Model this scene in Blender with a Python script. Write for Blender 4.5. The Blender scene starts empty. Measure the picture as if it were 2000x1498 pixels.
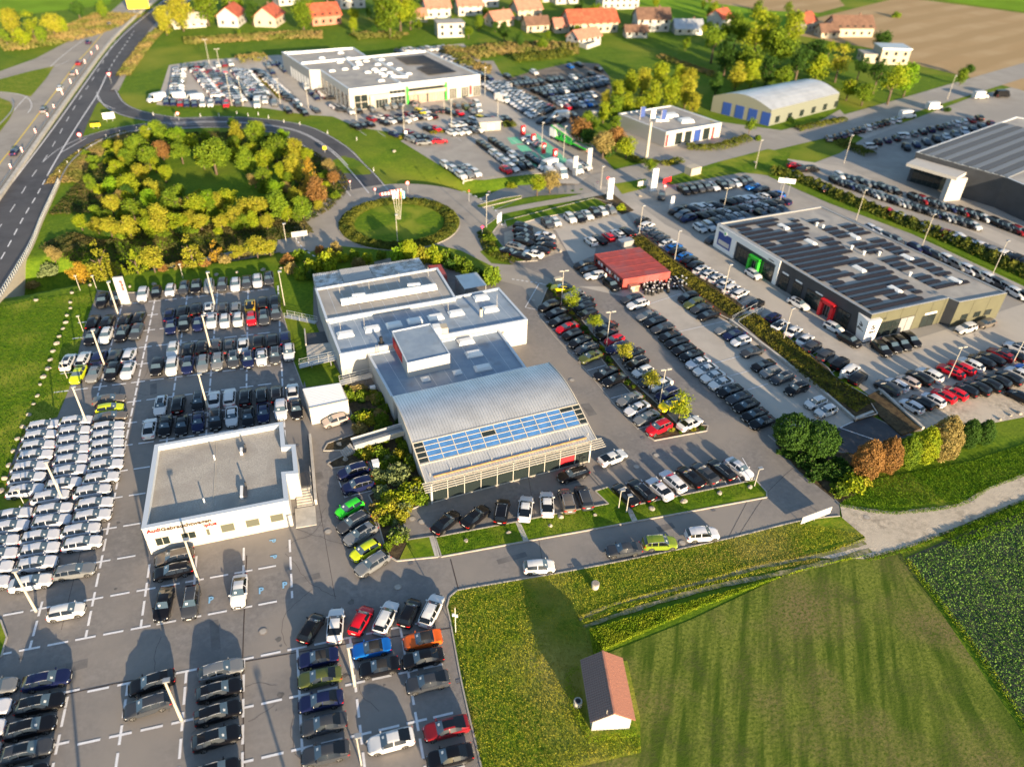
import bpy, bmesh, math, random
import numpy as np
from mathutils import Vector, Matrix
from mathutils.geometry import tessellate_polygon
random.seed(7); rng = np.random.default_rng(7)
SC = bpy.context.scene; COL = SC.collection
rad = math.radians
# ------------------------------------------------------------------ camera
CAM_H = 77.0; FOCAL = 1486.55; TH, RO, AZ = rad(36.755), rad(1.841), rad(16.11)
def _rz(v):
    c, s = math.cos(-AZ), math.sin(-AZ); return np.array([c*v[0]-s*v[1], s*v[0]+c*v[1], v[2]])
_f = np.array([0, math.cos(TH), -math.sin(TH)]); _r = np.array([1., 0, 0]); _u = np.cross(_r, _f)
CR = _rz(math.cos(RO)*_r+math.sin(RO)*_u); CU = _rz(-math.sin(RO)*_r+math.cos(RO)*_u); CF = _rz(_f)
camd = bpy.data.cameras.new('camera'); cam = bpy.data.objects.new('camera', camd); COL.objects.link(cam)
M = Matrix.Identity(4)
for i in range(3):
    M[i][0] = CR[i]; M[i][1] = CU[i]; M[i][2] = -CF[i]
M[2][3] = CAM_H; cam.matrix_world = M
camd.sensor_width = 36.0; camd.lens = 36.0*FOCAL/2000.0; camd.clip_end = 6000; camd.clip_start = 1
camd.dof.use_dof = True; camd.dof.focus_distance = 102.0
APERTURE = 0.48   # metres, the wide lens opening that blurs the far village
camd.dof.aperture_fstop = camd.lens/1000.0/APERTURE
SC.camera = cam
# ------------------------------------------------------------------ light
SUN_EL, SUN_AZ = 11.2, -76.5     # direction towards the sun, azimuth from +x
world = bpy.data.worlds.new('World'); SC.world = world; world.use_nodes = True
wn = world.node_tree.nodes; wl = world.node_tree.links
bg = wn['Background']; sky = wn.new('ShaderNodeTexSky'); sky.sky_type = 'NISHITA'; sky.sun_disc = False
sky.sun_elevation = rad(SUN_EL); sky.sun_rotation = rad(90-SUN_AZ); sky.air_density = 1.0; sky.dust_density = 0.6; sky.ozone_density = 1.5
wl.new(sky.outputs[0], bg.inputs[0]); bg.inputs[1].default_value = 0.105
sd = bpy.data.lights.new('sun', 'SUN'); sd.energy = 5.0; sd.angle = rad(0.5); sd.color = (1.0, 0.77, 0.50)
sun = bpy.data.objects.new('sun', sd); COL.objects.link(sun)
_sv = Vector((math.cos(rad(SUN_AZ))*math.cos(rad(SUN_EL)), math.sin(rad(SUN_AZ))*math.cos(rad(SUN_EL)), math.sin(rad(SUN_EL))))
sun.rotation_euler = _sv.to_track_quat('Z', 'Y').to_euler()
vs = SC.view_settings; vs.view_transform = 'Standard'; vs.look = 'None'; vs.gamma = 1.0; vs.use_curve_mapping = False; vs.exposure = 1.4
SC.cycles.max_bounces = 5; SC.cycles.diffuse_bounces = 2; SC.cycles.glossy_bounces = 2; SC.cycles.transmission_bounces = 2; SC.cycles.transparent_max_bounces = 4
SC.cycles.caustics_reflective = False; SC.cycles.caustics_refractive = False
# ------------------------------------------------------------------ terrain
def flat(px, py, z=0.0):
    d = CF*FOCAL+CR*(px-1000)-CU*(py-749); t = (CAM_H-z)/-d[2]
    return (d[0]*t, d[1]*t)
TR = []   # trenches: polyline of (x, y, depth), half-floor width, slope width
def trench(pts, hw, sw):
    TR.append((np.array([(*flat(a, b, -d*0.8), d) for a, b, d in pts]), hw, sw))
trench([(-60, 600, 4.6), (60, 585, 4.6), (170, 562, 4.6), (250, 541, 4.2), (330, 524, 3.4), (450, 500, 1.6), (540, 484, .3), (600, 474, 0.0)], 2.6, (2.6, 9.0))
trench([(700, 296, 0.0), (790, 345, 1.2), (880, 378, 1.9), (960, 384, 1.9), (1060, 368, 1.6), (1130, 350, 0.2)], 2.0, (5.0, 5.0))
def hgt(x, y):
    x = np.asarray(x, float); y = np.asarray(y, float); out = np.zeros(np.broadcast(x, y).shape)
    for P_, hw, sw in TR:
        best = np.full(out.shape, 1e9); dep = np.zeros(out.shape); side = np.zeros(out.shape)
        for a, b in zip(P_[:-1], P_[1:]):
            dx, dy = b[0]-a[0], b[1]-a[1]; L2 = dx*dx+dy*dy
            t = np.clip(((x-a[0])*dx+(y-a[1])*dy)/L2, 0, 1)
            d = np.hypot(x-a[0]-t*dx, y-a[1]-t*dy); m = d < best
            best = np.where(m, d, best); dep = np.where(m, a[2]+t*(b[2]-a[2]), dep); side = np.where(m, dx*(y-a[1])-dy*(x-a[0]), side)
        s = np.clip((best-hw)/np.where(side > 0, sw[1], sw[0]), 0, 1); s = 1-s*s*(3-2*s)
        out = np.minimum(out, -dep*s)
    return out
def P(px, py, z=0.0):
    """photo pixel -> point of the ground (follows the cuttings)"""
    x, y = flat(px, py, z)
    h = float(hgt(x, y))
    if h < -0.02:
        for _ in range(12):
            x, y = flat(px, py, z+h); h += 0.7*(float(hgt(x, y))-h)
    return (x, y, z+h)
def PF(px, py, z=0.0):
    x, y = flat(px, py, z); return (x, y, z)
def Z(x, y): return float(hgt(x, y))
# ------------------------------------------------------------------ materials
MATS = {}
def mat(name, col, rough=0.7, var=0.0, scale=1.0, metal=0.0, bump=0.0, bscale=8.0, coat=0.0, col2=None, emit=None, trans=0.0, objvar=0.0, big=None, spec=0.5, wave=None, fine=None):
    if name in MATS: return MATS[name]
    m = bpy.data.materials.new(name); MATS[name] = m; m.use_nodes = True
    nt = m.node_tree; N = nt.nodes; Lk = nt.links; b = N['Principled BSDF']
    b.inputs['Roughness'].default_value = rough; b.inputs['Metallic'].default_value = metal
    b.inputs['Coat Weight'].default_value = coat; b.inputs['Coat Roughness'].default_value = 0.04
    b.inputs['Specular IOR Level'].default_value = spec
    c4 = (*col, 1); b.inputs['Base Color'].default_value = c4
    src = None
    tc = N.new('ShaderNodeTexCoord')
    def mixc(f, a, c):
        x = N.new('ShaderNodeMix'); x.data_type = 'RGBA'
        Lk.new(f, x.inputs[0])
        for i, v in ((6, a), (7, c)):
            if isinstance(v, tuple): x.inputs[i].default_value = v
            else: Lk.new(v, x.inputs[i])
        return x.outputs[2]
    def noise(s, det=4, ro=0.6, d=0.0):
        n = N.new('ShaderNodeTexNoise'); n.inputs['Scale'].default_value = s; n.inputs['Detail'].default_value = det; n.inputs['Roughness'].default_value = ro; n.inputs['Distortion'].default_value = d
        Lk.new(tc.outputs['Object'], n.inputs['Vector']); return n.outputs['Fac']
    def ramp(f, a, c):
        r = N.new('ShaderNodeMapRange'); r.inputs[1].default_value = a; r.inputs[2].default_value = c; Lk.new(f, r.inputs[0]); return r.outputs[0]
    if var or col2:
        c2 = (*col2, 1) if col2 else (*[min(1, c*(1+var)) for c in col], 1)
        c1 = c4 if col2 else (*[c*(1-var) for c in col], 1)
        src = mixc(ramp(noise(scale), .38, .62), c1, c2)
    if fine:
        src = mixc(ramp(noise(fine[0], 2, .7), .35, .65), src if src else c4, (*fine[1], 1))
    if big:
        src = mixc(ramp(noise(big[0], 3, .5, .3), big[2] if len(big) > 2 else .45, big[3] if len(big) > 3 else .6), src if src else c4, (*big[1], 1))
    if wave:
        w = N.new('ShaderNodeTexWave'); w.inputs['Scale'].default_value = wave[0]; w.inputs['Distortion'].default_value = wave[3] if len(wave) > 3 else 2; w.inputs['Detail'].default_value = 2
        mp = N.new('ShaderNodeMapping'); mp.inputs['Rotation'].default_value = (0, 0, wave[1]); Lk.new(tc.outputs['Object'], mp.inputs[0]); Lk.new(mp.outputs[0], w.inputs[0])
        src = mixc(ramp(w.outputs['Fac'], .25, .75), src if src else c4, (*wave[2], 1))
    if objvar:
        oi = N.new('ShaderNodeObjectInfo'); hs = N.new('ShaderNodeHueSaturation')
        Lk.new(ramp(oi.outputs['Random'], 0, 1), hs.inputs['Value'])
        mr = N.new('ShaderNodeMapRange'); mr.inputs[3].default_value = 1-objvar; mr.inputs[4].default_value = 1+objvar; Lk.new(oi.outputs['Random'], mr.inputs[0]); Lk.new(mr.outputs[0], hs.inputs['Value'])
        if src: Lk.new(src, hs.inputs['Color'])
        else: hs.inputs['Color'].default_value = c4
        src = hs.outputs[0]
    if src: Lk.new(src, b.inputs['Base Color'])
    if bump:
        bn = N.new('ShaderNodeBump'); bn.inputs['Strength'].default_value = bump; bn.inputs['Distance'].default_value = 0.1
        Lk.new(noise(bscale, 3, .7), bn.inputs['Height']); Lk.new(bn.outputs[0], b.inputs['Normal'])
    if emit:
        b.inputs['Emission Color'].default_value = (*emit[0], 1); b.inputs['Emission Strength'].default_value = emit[1]
    if trans:
        t = N.new('ShaderNodeBsdfTranslucent'); ms = N.new('ShaderNodeMixShader'); ms.inputs[0].default_value = trans
        if src: Lk.new(src, t.inputs[0])
        else: t.inputs[0].default_value = c4
        o = N['Material Output']; Lk.new(b.outputs[0], ms.inputs[1]); Lk.new(t.outputs[0], ms.inputs[2]); Lk.new(ms.outputs[0], o.inputs[0])
    return m
# ground
mat('grass', (0.10, 0.18, 0.012), .9, col2=(0.17, 0.25, 0.015), scale=.35, bump=.6, bscale=2.5, big=(.03, (0.24, 0.26, 0.03), .5, .72), fine=(1.6, (0.08, 0.15, 0.010)), spec=.1)
mat('lawn', (0.10, 0.19, 0.008), .9, col2=(0.17, 0.25, 0.012), scale=.8, bump=.5, bscale=4, big=(.12, (0.25, 0.28, 0.03), .48, .68), fine=(1.2, (0.08, 0.15, 0.01)), spec=.1)
mat('meadow', (0.16, 0.22, 0.012), .9, col2=(0.27, 0.28, 0.03), scale=.5, bump=.6, bscale=3, big=(.07, (0.36, 0.31, 0.07), .5, .68), fine=(2.2, (0.09, 0.17, 0.01)), spec=.1)
mat('scrub', (0.10, 0.12, 0.02), .9, col2=(0.22, 0.18, 0.05), scale=.4, bump=1, bscale=2, big=(.1, (0.07, 0.10, 0.015), .45, .6), spec=.1)
mat('asphalt', (0.235, 0.220, 0.210), .85, var=.12, scale=.25, bump=.25, bscale=14, big=(.07, (0.275, 0.248, 0.222), .4, .62), fine=(1.3, (0.185, 0.175, 0.170)), spec=.3)
mat('asphalt_light', (0.36, 0.335, 0.30), .85, var=.1, scale=.2, bump=.2, bscale=14, big=(.05, (0.31, 0.29, 0.265), .4, .65), spec=.3)
mat('asphalt_dark', (0.07, 0.07, 0.078), .8, var=.2, scale=.3, bump=.2, bscale=10, big=(.04, (0.095, 0.093, 0.098), .4, .65), spec=.3)
mat('asphalt_road', (0.30, 0.275, 0.245), .85, var=.1, scale=.25, bump=.2, bscale=12, big=(.06, (0.36, 0.325, 0.28), .4, .65), spec=.3)
mat('concrete_yard', (0.42, 0.385, 0.34), .85, var=.08, scale=.3, bump=.15, bscale=10, big=(.05, (0.48, 0.44, 0.385), .4, .65), spec=.3)
mat('gravel', (0.46, 0.40, 0.32), .95, var=.25, scale=1.2, bump=.8, bscale=8, big=(.2, (0.54, 0.475, 0.385), .4, .65), spec=.2)
mat('dirt_yard', (0.20, 0.17, 0.14), .95, var=.2, scale=.3, bump=.5, bscale=4, spec=.2)
mat('roof_gravel', (0.36, 0.335, 0.30), .95, col2=(0.48, 0.45, 0.405), scale=6, bump=.8, bscale=9, big=(.25, (0.33, 0.305, 0.275), .4, .7), spec=.2)
mat('mulch', (0.06, 0.045, 0.03), .95, col2=(0.12, 0.09, 0.05), scale=1.5, bump=1, bscale=6, spec=.1)
mat('field_green', (0.10, 0.15, 0.015), .95, col2=(0.16, 0.19, 0.025), scale=.25, bump=.6, bscale=2, big=(.05, (0.20, 0.17, 0.05), .5, .7), fine=(1.5, (0.075, 0.125, 0.012)), spec=.05)
mat('mow_light', (0.17, 0.21, 0.03), .95, col2=(0.23, 0.21, 0.05), scale=.4, fine=(1.5, (0.10, 0.15, 0.015)), spec=.05); mat('mow_dark', (0.06, 0.105, 0.012), .95, col2=(0.09, 0.11, 0.02), scale=.4, fine=(1.5, (0.10, 0.14, 0.015)), spec=.05); mat('track_dirt', (0.34, 0.30, 0.23), .95, col2=(0.20, 0.19, 0.09), scale=.7, fine=(2, (0.14, 0.16, 0.04)), spec=.1)
mat('field_crop', (0.06, 0.075, 0.045), .95, col2=(0.10, 0.105, 0.065), scale=.3, bump=.8, bscale=3, spec=.05)
mat('field_stubble', (0.40, 0.28, 0.15), .95, col2=(0.45, 0.33, 0.19), scale=.05, wave=(.02, 1.2, (0.38, 0.27, 0.145)), spec=.05)
mat('field_bright', (0.17, 0.30, 0.02), .95, var=.12, scale=.05, spec=.05)
mat('marking', (0.74, 0.74, 0.76), .7, var=.06, scale=2)
mat('marking_yellow', (0.85, 0.60, 0.02), .7); mat('marking_blue', (0.25, 0.50, 0.75), .7); mat('marking_green', (0.16, 0.55, 0.33), .7, var=.1, scale=1)
mat('kerb_stone', (0.40, 0.37, 0.33), .85, var=.1, scale=2)
mat('concrete', (0.48, 0.45, 0.40), .85, var=.12, scale=.8, bump=.15)
mat('white_wall', (0.47, 0.46, 0.44), .8, var=.03, scale=.6); mat('cream_wall', (0.46, 0.41, 0.32), .8, var=.04, scale=.4)
mat('roof_sheet', (0.21, 0.27, 0.35), .5, col2=(0.29, 0.35, 0.42), scale=.25, bump=.1, bscale=2, big=(.3, (0.20, 0.23, 0.27), .55, .7))
mat('roof_mid', (0.17, 0.19, 0.215), .6); mat('roof_dark', (0.09, 0.095, 0.105), .6); mat('roof_grey', (0.36, 0.34, 0.31), .75, var=.12, scale=.2, big=(.15, (0.28, 0.27, 0.26), .5, .65))
mat('metal_light', (0.60, 0.62, 0.63), .42, metal=.55, var=.08, scale=.3); mat('metal_edge', (0.62, 0.66, 0.70), .5, metal=.3)
mat('steel', (0.42, 0.43, 0.44), .5, metal=.6); mat('steel_white', (0.46, 0.43, 0.37), .5); mat('steel_dark', (0.05, 0.05, 0.055), .5)
mat('sky_glass', (0.07, 0.20, 0.46), .08, metal=.15, coat=.8, var=.15, scale=.8); mat('dark_glass', (0.02, 0.028, 0.028), .08, coat=.3)
mat('dome', (0.80, 0.80, 0.78), .35, coat=.3); mat('solar', (0.016, 0.016, 0.024), .6, spec=.25)
mat('anthracite', (0.045, 0.05, 0.06), .6, var=.1, scale=.5); mat('olive_panel', (0.13, 0.13, 0.085), .45, var=.06, scale=.4, metal=.2)
mat('red_steel', (0.36, 0.055, 0.045), .65, var=.15, scale=.8, big=(.3, (0.30, 0.08, 0.08), .5, .7)); mat('red', (0.72, 0.02, 0.03), .5); mat('green', (0.03, 0.48, 0.03), .5)
mat('tile_red', (0.38, 0.09, 0.045), .8, var=.25, scale=.6); mat('tile_moss', (0.19, 0.11, 0.09), .85, col2=(0.38, 0.32, 0.29), scale=1.2); mat('tile_orange', (0.43, 0.19, 0.13), .8, var=.15, scale=1); mat('tile_brown', (0.16, 0.09, 0.06), .8, var=.2, scale=.6)
mat('stone', (0.36, 0.32, 0.26), .9, var=.25, scale=1.5, bump=.6, bscale=3); mat('wood', (0.42, 0.24, 0.10), .8, var=.2, scale=2)
mat('white', (0.80, 0.80, 0.80), .5); mat('cloth_white', (0.8, .8, .8), .8); mat('yellow', (0.85, 0.62, 0.0), .5); mat('blue', (0.02, 0.06, 0.26), .5); mat('cyan', (0.05, 0.45, 0.70), .6); mat('black', (0.02, 0.02, 0.022), .5); mat('gold', (0.85, .55, .02), .6)
mat('blind_window', (0.10, 0.105, 0.08), .5); mat('letter_red', (0.55, 0.0, 0.005), .6); mat('letter_brown', (0.07, 0.045, 0.03), .6)
mat('bark', (0.14, 0.10, 0.07), .9, var=.2, scale=4)
mat('manhole', (0.30, 0.26, 0.22), .8, var=.2, scale=3); mat('seam', (0.06, 0.045, 0.04), .9)
LEAF = {'g': ((0.095, 0.17, 0.012), (0.19, 0.27, 0.015)), 'b': ((0.15, 0.30, 0.010), (0.22, 0.36, 0.015)), 'y': ((0.25, 0.27, 0.018), (0.36, 0.33, 0.03)), 'l': ((0.19, 0.27, 0.012), (0.31, 0.35, 0.015)),
        'o': ((0.36, 0.22, 0.025), (0.46, 0.30, 0.03)), 'r': ((0.24, 0.13, 0.045), (0.32, 0.17, 0.05)), 'd': ((0.035, 0.09, 0.012), (0.06, 0.13, 0.015)), 's': ((0.16, 0.21, 0.08), (0.22, 0.27, 0.11)), 'w': ((0.27, 0.21, 0.07), (0.34, 0.27, 0.09))}
for k, (a, c) in LEAF.items(): mat('leaf_'+k, a, .75, col2=c, scale=2.2, trans=.25, objvar=.15, spec=.2)
# ------------------------------------------------------------------ mesh helpers
def tag(o, label=None, cat=None, group=None, kind=None):
    if label: o['label'] = label
    if cat: o['category'] = cat
    if group: o['group'] = group
    if kind: o['kind'] = kind
    return o
def link(name, me, parent=None, loc=None):
    o = bpy.data.objects.new(name, me); COL.objects.link(o)
    if parent: o.parent = parent
    if loc: o.location = loc
    return o
def empty(name, loc, label, cat, group=None, rz=0):
    o = link(name, None); o.location = loc; o.rotation_euler = (0, 0, rz); o.empty_display_size = .3
    return tag(o, label, cat, group)
class MB:
    def __init__(s): s.v = []; s.f = []; s.m = []
    def add(s, vs_, fs, mi=0):
        n = len(s.v); s.v += [tuple(map(float, q)) for q in vs_]; s.f += [tuple(i+n for i in f) for f in fs]; s.m += [mi]*len(fs); return s
    def box(s, x0, y0, z0, x1, y1, z1, mi=0, rot=None, at=(0, 0, 0)):
        v = [(x0, y0, z0), (x1, y0, z0), (x1, y1, z0), (x0, y1, z0), (x0, y0, z1), (x1, y0, z1), (x1, y1, z1), (x0, y1, z1)]
        if rot: c, q = math.cos(rot), math.sin(rot); v = [(a*c-b*q, a*q+b*c, z) for a, b, z in v]
        v = [(a+at[0], b+at[1], z+at[2]) for a, b, z in v]
        return s.add(v, [(3, 2, 1, 0), (4, 5, 6, 7), (0, 1, 5, 4), (1, 2, 6, 5), (2, 3, 7, 6), (3, 0, 4, 7)], mi)
    def bar(s, a, b, w, h=None, mi=0, n=4):
        a = Vector(a); b = Vector(b); d = (b-a); h = h or w
        if d.length < 1e-5: return s
        d.normalize(); up = Vector((0, 0, 1)) if abs(d.z) < .95 else Vector((1, 0, 0)); r = d.cross(up).normalized(); u = r.cross(d)
        vs_ = []
        for p in (a, b):
            if n == 4:
                for q, t in ((-1, -1), (1, -1), (1, 1), (-1, 1)): vs_.append(p+r*(q*w/2)+u*(t*h/2))
            else:
                for k in range(n): t = 2*math.pi*k/n; vs_.append(p+r*(math.cos(t)*w/2)+u*(math.sin(t)*h/2))
        fs = [(k, (k+1) % n, n+(k+1) % n, n+k) for k in range(n)]+[tuple(range(n))[::-1], tuple(range(n, 2*n))]
        return s.add(vs_, fs, mi)
    def cone(s, c, r0, r1, z0, z1, n=8, mi=0):
        v = [(c[0]+r0*math.cos(2*math.pi*k/n), c[1]+r0*math.sin(2*math.pi*k/n), z0) for k in range(n)]+[(c[0]+r1*math.cos(2*math.pi*k/n), c[1]+r1*math.sin(2*math.pi*k/n), z1) for k in range(n)]
        return s.add(v, [(k, (k+1) % n, n+(k+1) % n, n+k) for k in range(n)]+[tuple(range(n, 2*n)), tuple(range(n))[::-1]], mi)
    def prism(s, poly, z0, z1, top=True, mi=0, bottom=False):
        n = len(poly); A = sum(poly[i][0]*poly[(i+1) % n][1]-poly[(i+1) % n][0]*poly[i][1] for i in range(n))
        if A < 0: poly = poly[::-1]
        v = [(p[0], p[1], z0) for p in poly]+[(p[0], p[1], z1) for p in poly]
        fs = [(k, (k+1) % n, n+(k+1) % n, n+k) for k in range(n)]
        if top: fs += [tuple(n+i for i in t) for t in tess([(p[0], p[1]) for p in poly])]
        return s.add(v, fs, mi)
    def mesh(s, name, mats, smooth=False):
        me = bpy.data.meshes.new(name); me.from_pydata(s.v, [], s.f)
        for m in (mats if isinstance(mats, (list, tuple)) else [mats]): me.materials.append(MATS[m] if isinstance(m, str) else m)
        if any(s.m): me.polygons.foreach_set('material_index', s.m)
        if smooth: me.polygons.foreach_set('use_smooth', [True]*len(s.f))
        me.update(); return me
    def obj(s, name, mats, parent=None, smooth=False, loc=None): return link(name, s.mesh(name, mats, smooth), parent, loc)
def tess(poly):
    t = tessellate_polygon([[Vector((p[0], p[1], 0)) for p in poly]]); out = []
    for a, b, c in t:
        A = (poly[b][0]-poly[a][0])*(poly[c][1]-poly[a][1])-(poly[c][0]-poly[a][0])*(poly[b][1]-poly[a][1])
        out.append((a, b, c) if A > 0 else (c, b, a))
    return out
def local(pts, o): return [(p[0]-o[0], p[1]-o[1]) for p in pts]
def smooth_line(pts, step=2.0, closed=False):
    """Catmull-Rom through world points"""
    n = len(pts); out = []
    for i in range(n if closed else n-1):
        p0, p1, p2, p3 = [np.array(pts[(i+k) % n] if closed else pts[min(max(i+k, 0), n-1)][:2])[:2] for k in (-1, 0, 1, 2)]
        m = max(1, int(np.hypot(*(p2-p1))/step))
        for k in range(m):
            t = k/m; out.append(tuple(0.5*((2*p1)+(-p0+p2)*t+(2*p0-5*p1+4*p2-p3)*t*t+(-p0+3*p1-3*p2+p3)*t**3)))
    if not closed: out.append(tuple(pts[-1][:2]))
    return out
def ribbon_mesh(mb, line, width, z, off=0.0, seg=None, closed=False, drape=True, mi=0, wid=None):
    L = [np.array(p[:2]) for p in line]; n = len(L); vs_ = []
    for i in range(n):
        a = L[(i-1) % n] if closed else L[max(i-1, 0)]; b = L[(i+1) % n] if closed else L[min(i+1, n-1)]
        d = b-a; d = d/max(np.hypot(*d), 1e-6); nn = np.array([-d[1], d[0]]); w = (wid[i] if wid is not None else width)/2
        for s_ in (off+w, off-w):
            q = L[i]+nn*s_; vs_.append((q[0], q[1], (Z(*q) if drape else 0)+z))
    fs = [(2*i+1, 2*((i+1) % n)+1, 2*((i+1) % n), 2*i) for i in range(n if closed else n-1)]
    mb.add(vs_, fs, mi)
def dashes(mb, line, width, z, on, gap, off=0.0, start=0.0):
    """dashes of length on with gaps along a line"""
    L = np.array([p[:2] for p in line]); d = np.hypot(*(L[1:]-L[:-1]).T); s = np.concatenate([[0], np.cumsum(d)]); t = start
    while t < s[-1]:
        ts = np.linspace(max(t, 0), min(t+on, s[-1]), 3); t += on+gap
        if ts[-1]-ts[0] < .2: continue
        ribbon_mesh(mb, [(np.interp(q, s, L[:, 0]), np.interp(q, s, L[:, 1])) for q in ts], width, z, off)
def struct(o): o['kind'] = 'structure'; return o
def ground_poly(name, px, m, z, world=False, side=0.0, kerb=None, drape=False):
    pts = px if world else [P(*p)[:2] if drape else flat(*p) for p in px]
    mb = MB(); 
    if side: mb.prism(pts, z-side, z)
    else: mb.add([(p[0], p[1], z) for p in pts], tess(pts))
    o = struct(mb.obj(name, m))
    if kerb:
        k = MB(); line = list(pts)+[pts[0]]
        for a, b in zip(line[:-1], line[1:]): k.bar((a[0], a[1], z-.02), (b[0], b[1], z-.02), .18, .14)
        k.obj('kerb', 'kerb_stone', o)
    return o
# ------------------------------------------------------------------ ground
def terrain():
    xs = np.concatenate([np.linspace(-3000, -260, 12), np.arange(-150, -70, 2.0), np.arange(-70, 20, 1.0), np.arange(20, 150, 2.0), np.linspace(160, 3000, 14)])
    ys = np.concatenate([np.linspace(-400, 20, 6), np.arange(30, 148, 2.0), np.arange(148, 174, .7), np.arange(174, 290, 2.0), np.linspace(300, 5000, 16)])
    X, Y = np.meshgrid(xs, ys, indexing='ij'); Zz = hgt(X, Y)-.02; nx, ny = X.shape
    v = np.stack([X, Y, Zz], -1).reshape(-1, 3); i = np.arange(nx*ny).reshape(nx, ny)
    f = np.stack([i[:-1, :-1], i[1:, :-1], i[1:, 1:], i[:-1, 1:]], -1).reshape(-1, 4)
    me = bpy.data.meshes.new('ground'); me.from_pydata(v.tolist(), [], f.tolist()); me.materials.append(MATS['grass']); me.polygons.foreach_set('use_smooth', [True]*len(f)); me.update()
    return struct(link('ground', me))
terrain()
# fields and meadows
def field_material():
    m = mat('field_mown', (0.12, 0.17, 0.02), .95, spec=.05, bump=.5, bscale=2.5); N = m.node_tree.nodes; Lk = m.node_tree.links; b = N['Principled BSDF']
    tc = N.new('ShaderNodeTexCoord'); sp = N.new('ShaderNodeSeparateXYZ'); Lk.new(tc.outputs['Object'], sp.inputs[0])
    def ma(op, a, c=None):
        n = N.new('ShaderNodeMath'); n.operation = op
        for k, v in enumerate((a, c)):
            if v is None: continue
            if isinstance(v, (int, float)): n.inputs[k].default_value = v
            else: Lk.new(v, n.inputs[k])
        return n.outputs[0]
    def nz(vec, s, d=3, r=.6):
        n = N.new('ShaderNodeTexNoise'); n.inputs['Scale'].default_value = s; n.inputs['Detail'].default_value = d; n.inputs['Roughness'].default_value = r; Lk.new(vec, n.inputs['Vector']); return n.outputs['Fac']
    def comb(x, y):
        n = N.new('ShaderNodeCombineXYZ'); Lk.new(x, n.inputs[0]); Lk.new(y, n.inputs[1]); return n.outputs[0]
    def mix(f, a, c):
        x = N.new('ShaderNodeMix'); x.data_type = 'RGBA'; Lk.new(f, x.inputs[0])
        for i, v in ((6, a), (7, c)):
            if isinstance(v, tuple): x.inputs[i].default_value = (*v, 1)
            else: Lk.new(v, x.inputs[i])
        return x.outputs[2]
    def ramp(f, a, c):
        r = N.new('ShaderNodeMapRange'); r.inputs[1].default_value = a; r.inputs[2].default_value = c; Lk.new(f, r.inputs[0]); return r.outputs[0]
    cx, cy = flat(1745, 1085); dx = ma('SUBTRACT', sp.outputs[0], cx); dy = ma('SUBTRACT', sp.outputs[1], cy); ang = ma('ARCTAN2', dx, ma('MULTIPLY', dy, -1)); dist = ma('SQRT', ma('ADD', ma('MULTIPLY', dx, dx), ma('MULTIPLY', dy, dy)))
    fan = nz(comb(ma('MULTIPLY', ang, 9.0), ma('MULTIPLY', dist, .05)), 1.0)
    a, c = flat(1450, 1220), flat(1440, 1480); ux, uy = c[0]-a[0], c[1]-a[1]; l = math.hypot(ux, uy); ux, uy = ux/l, uy/l
    across = ma('ADD', ma('MULTIPLY', sp.outputs[0], -uy), ma('MULTIPLY', sp.outputs[1], ux)); along = ma('ADD', ma('MULTIPLY', sp.outputs[0], ux), ma('MULTIPLY', sp.outputs[1], uy))
    par = nz(comb(ma('MULTIPLY', across, .75), ma('MULTIPLY', along, .06)), 1.0)
    sel = ramp(nz(tc.outputs['Object'], .06, 1), .3, .7); left = ramp(ang, -.75, -.35)
    st = N.new('ShaderNodeMix'); Lk.new(left, st.inputs[0]); Lk.new(par, st.inputs[2]); Lk.new(fan, st.inputs[3]); s_ = st.outputs[0]
    base = mix(ramp(s_, .40, .58), (0.055, 0.095, 0.012), (0.19, 0.22, 0.04)); base = mix(ramp(nz(tc.outputs['Object'], .07, 3), .46, .66), base, (0.20, 0.16, 0.07))
    base = mix(ramp(nz(tc.outputs['Object'], .16, 4), .56, .74), base, (0.08, 0.09, 0.03)); base = mix(ramp(nz(tc.outputs['Object'], 2.6, 3, .7), .42, .68), base, (0.07, 0.11, 0.014)); Lk.new(base, b.inputs['Base Color'])
field_material()

ground_poly('stubble_field', [(1570, 42), (1760, -5), (2100, 40), (2400, 100), (2400, 330), (1990, 175), (1800, 130), (1700, 95), (1560, 70)], 'field_stubble', .03)
ground_poly('stubble_field', [(1300, -40), (1420, -60), (1620, -20), (1650, 12), (1600, 26), (1500, 22), (1380, 5)], 'field_stubble', .05)
ground_poly('green_field', [(1760, -30), (2500, -30), (2500, 80), (2000, 24), (1850, 4)], 'field_bright', .07)
ground_poly('green_field', [(-400, -120), (250, -120), (215, 10), (130, 20), (0, 35), (-300, 60)], 'field_bright', .03)
ground_poly('green_field', [(1220, -5), (1560, 0), (1600, 30), (1530, 60), (1400, 50), (1250, 40)], 'field_bright', .02)
ground_poly('mown_field', [(890, 1175), (1160, 1190), (1150, 1290), (1350, 1210), (1560, 1110), (1755, 1075), (2010, 1450), (2200, 1760), (1100, 1760), (960, 1600), (900, 1300)], 'field_mown', .03)
ground_poly('crop_field', [(1768, 1090), (1860, 1050), (2000, 1000), (2500, 860), (2800, 1500), (2250, 1750), (2010, 1425), (1900, 1260)], 'field_crop', .04)
ground_poly('verge', [(875, 1170), (893, 1153), (1130, 1112), (1400, 1057), (1560, 1018), (1640, 1008), (1700, 1040), (1650, 1065), (1500, 1100), (1330, 1150), (1150, 1205), (1160, 1290), (1225, 1290), (1250, 1400), (1252, 1470), (1120, 1500), (1080, 1660), (975, 1660), (905, 1300)], 'meadow', .05)
ground_poly('verge', [(1640, 985), (1690, 940), (1770, 925), (1900, 900), (2050, 850), (2150, 830), (2200, 880), (2000, 925), (1870, 985), (1740, 1000), (1690, 990)], 'lawn', .056)
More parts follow.
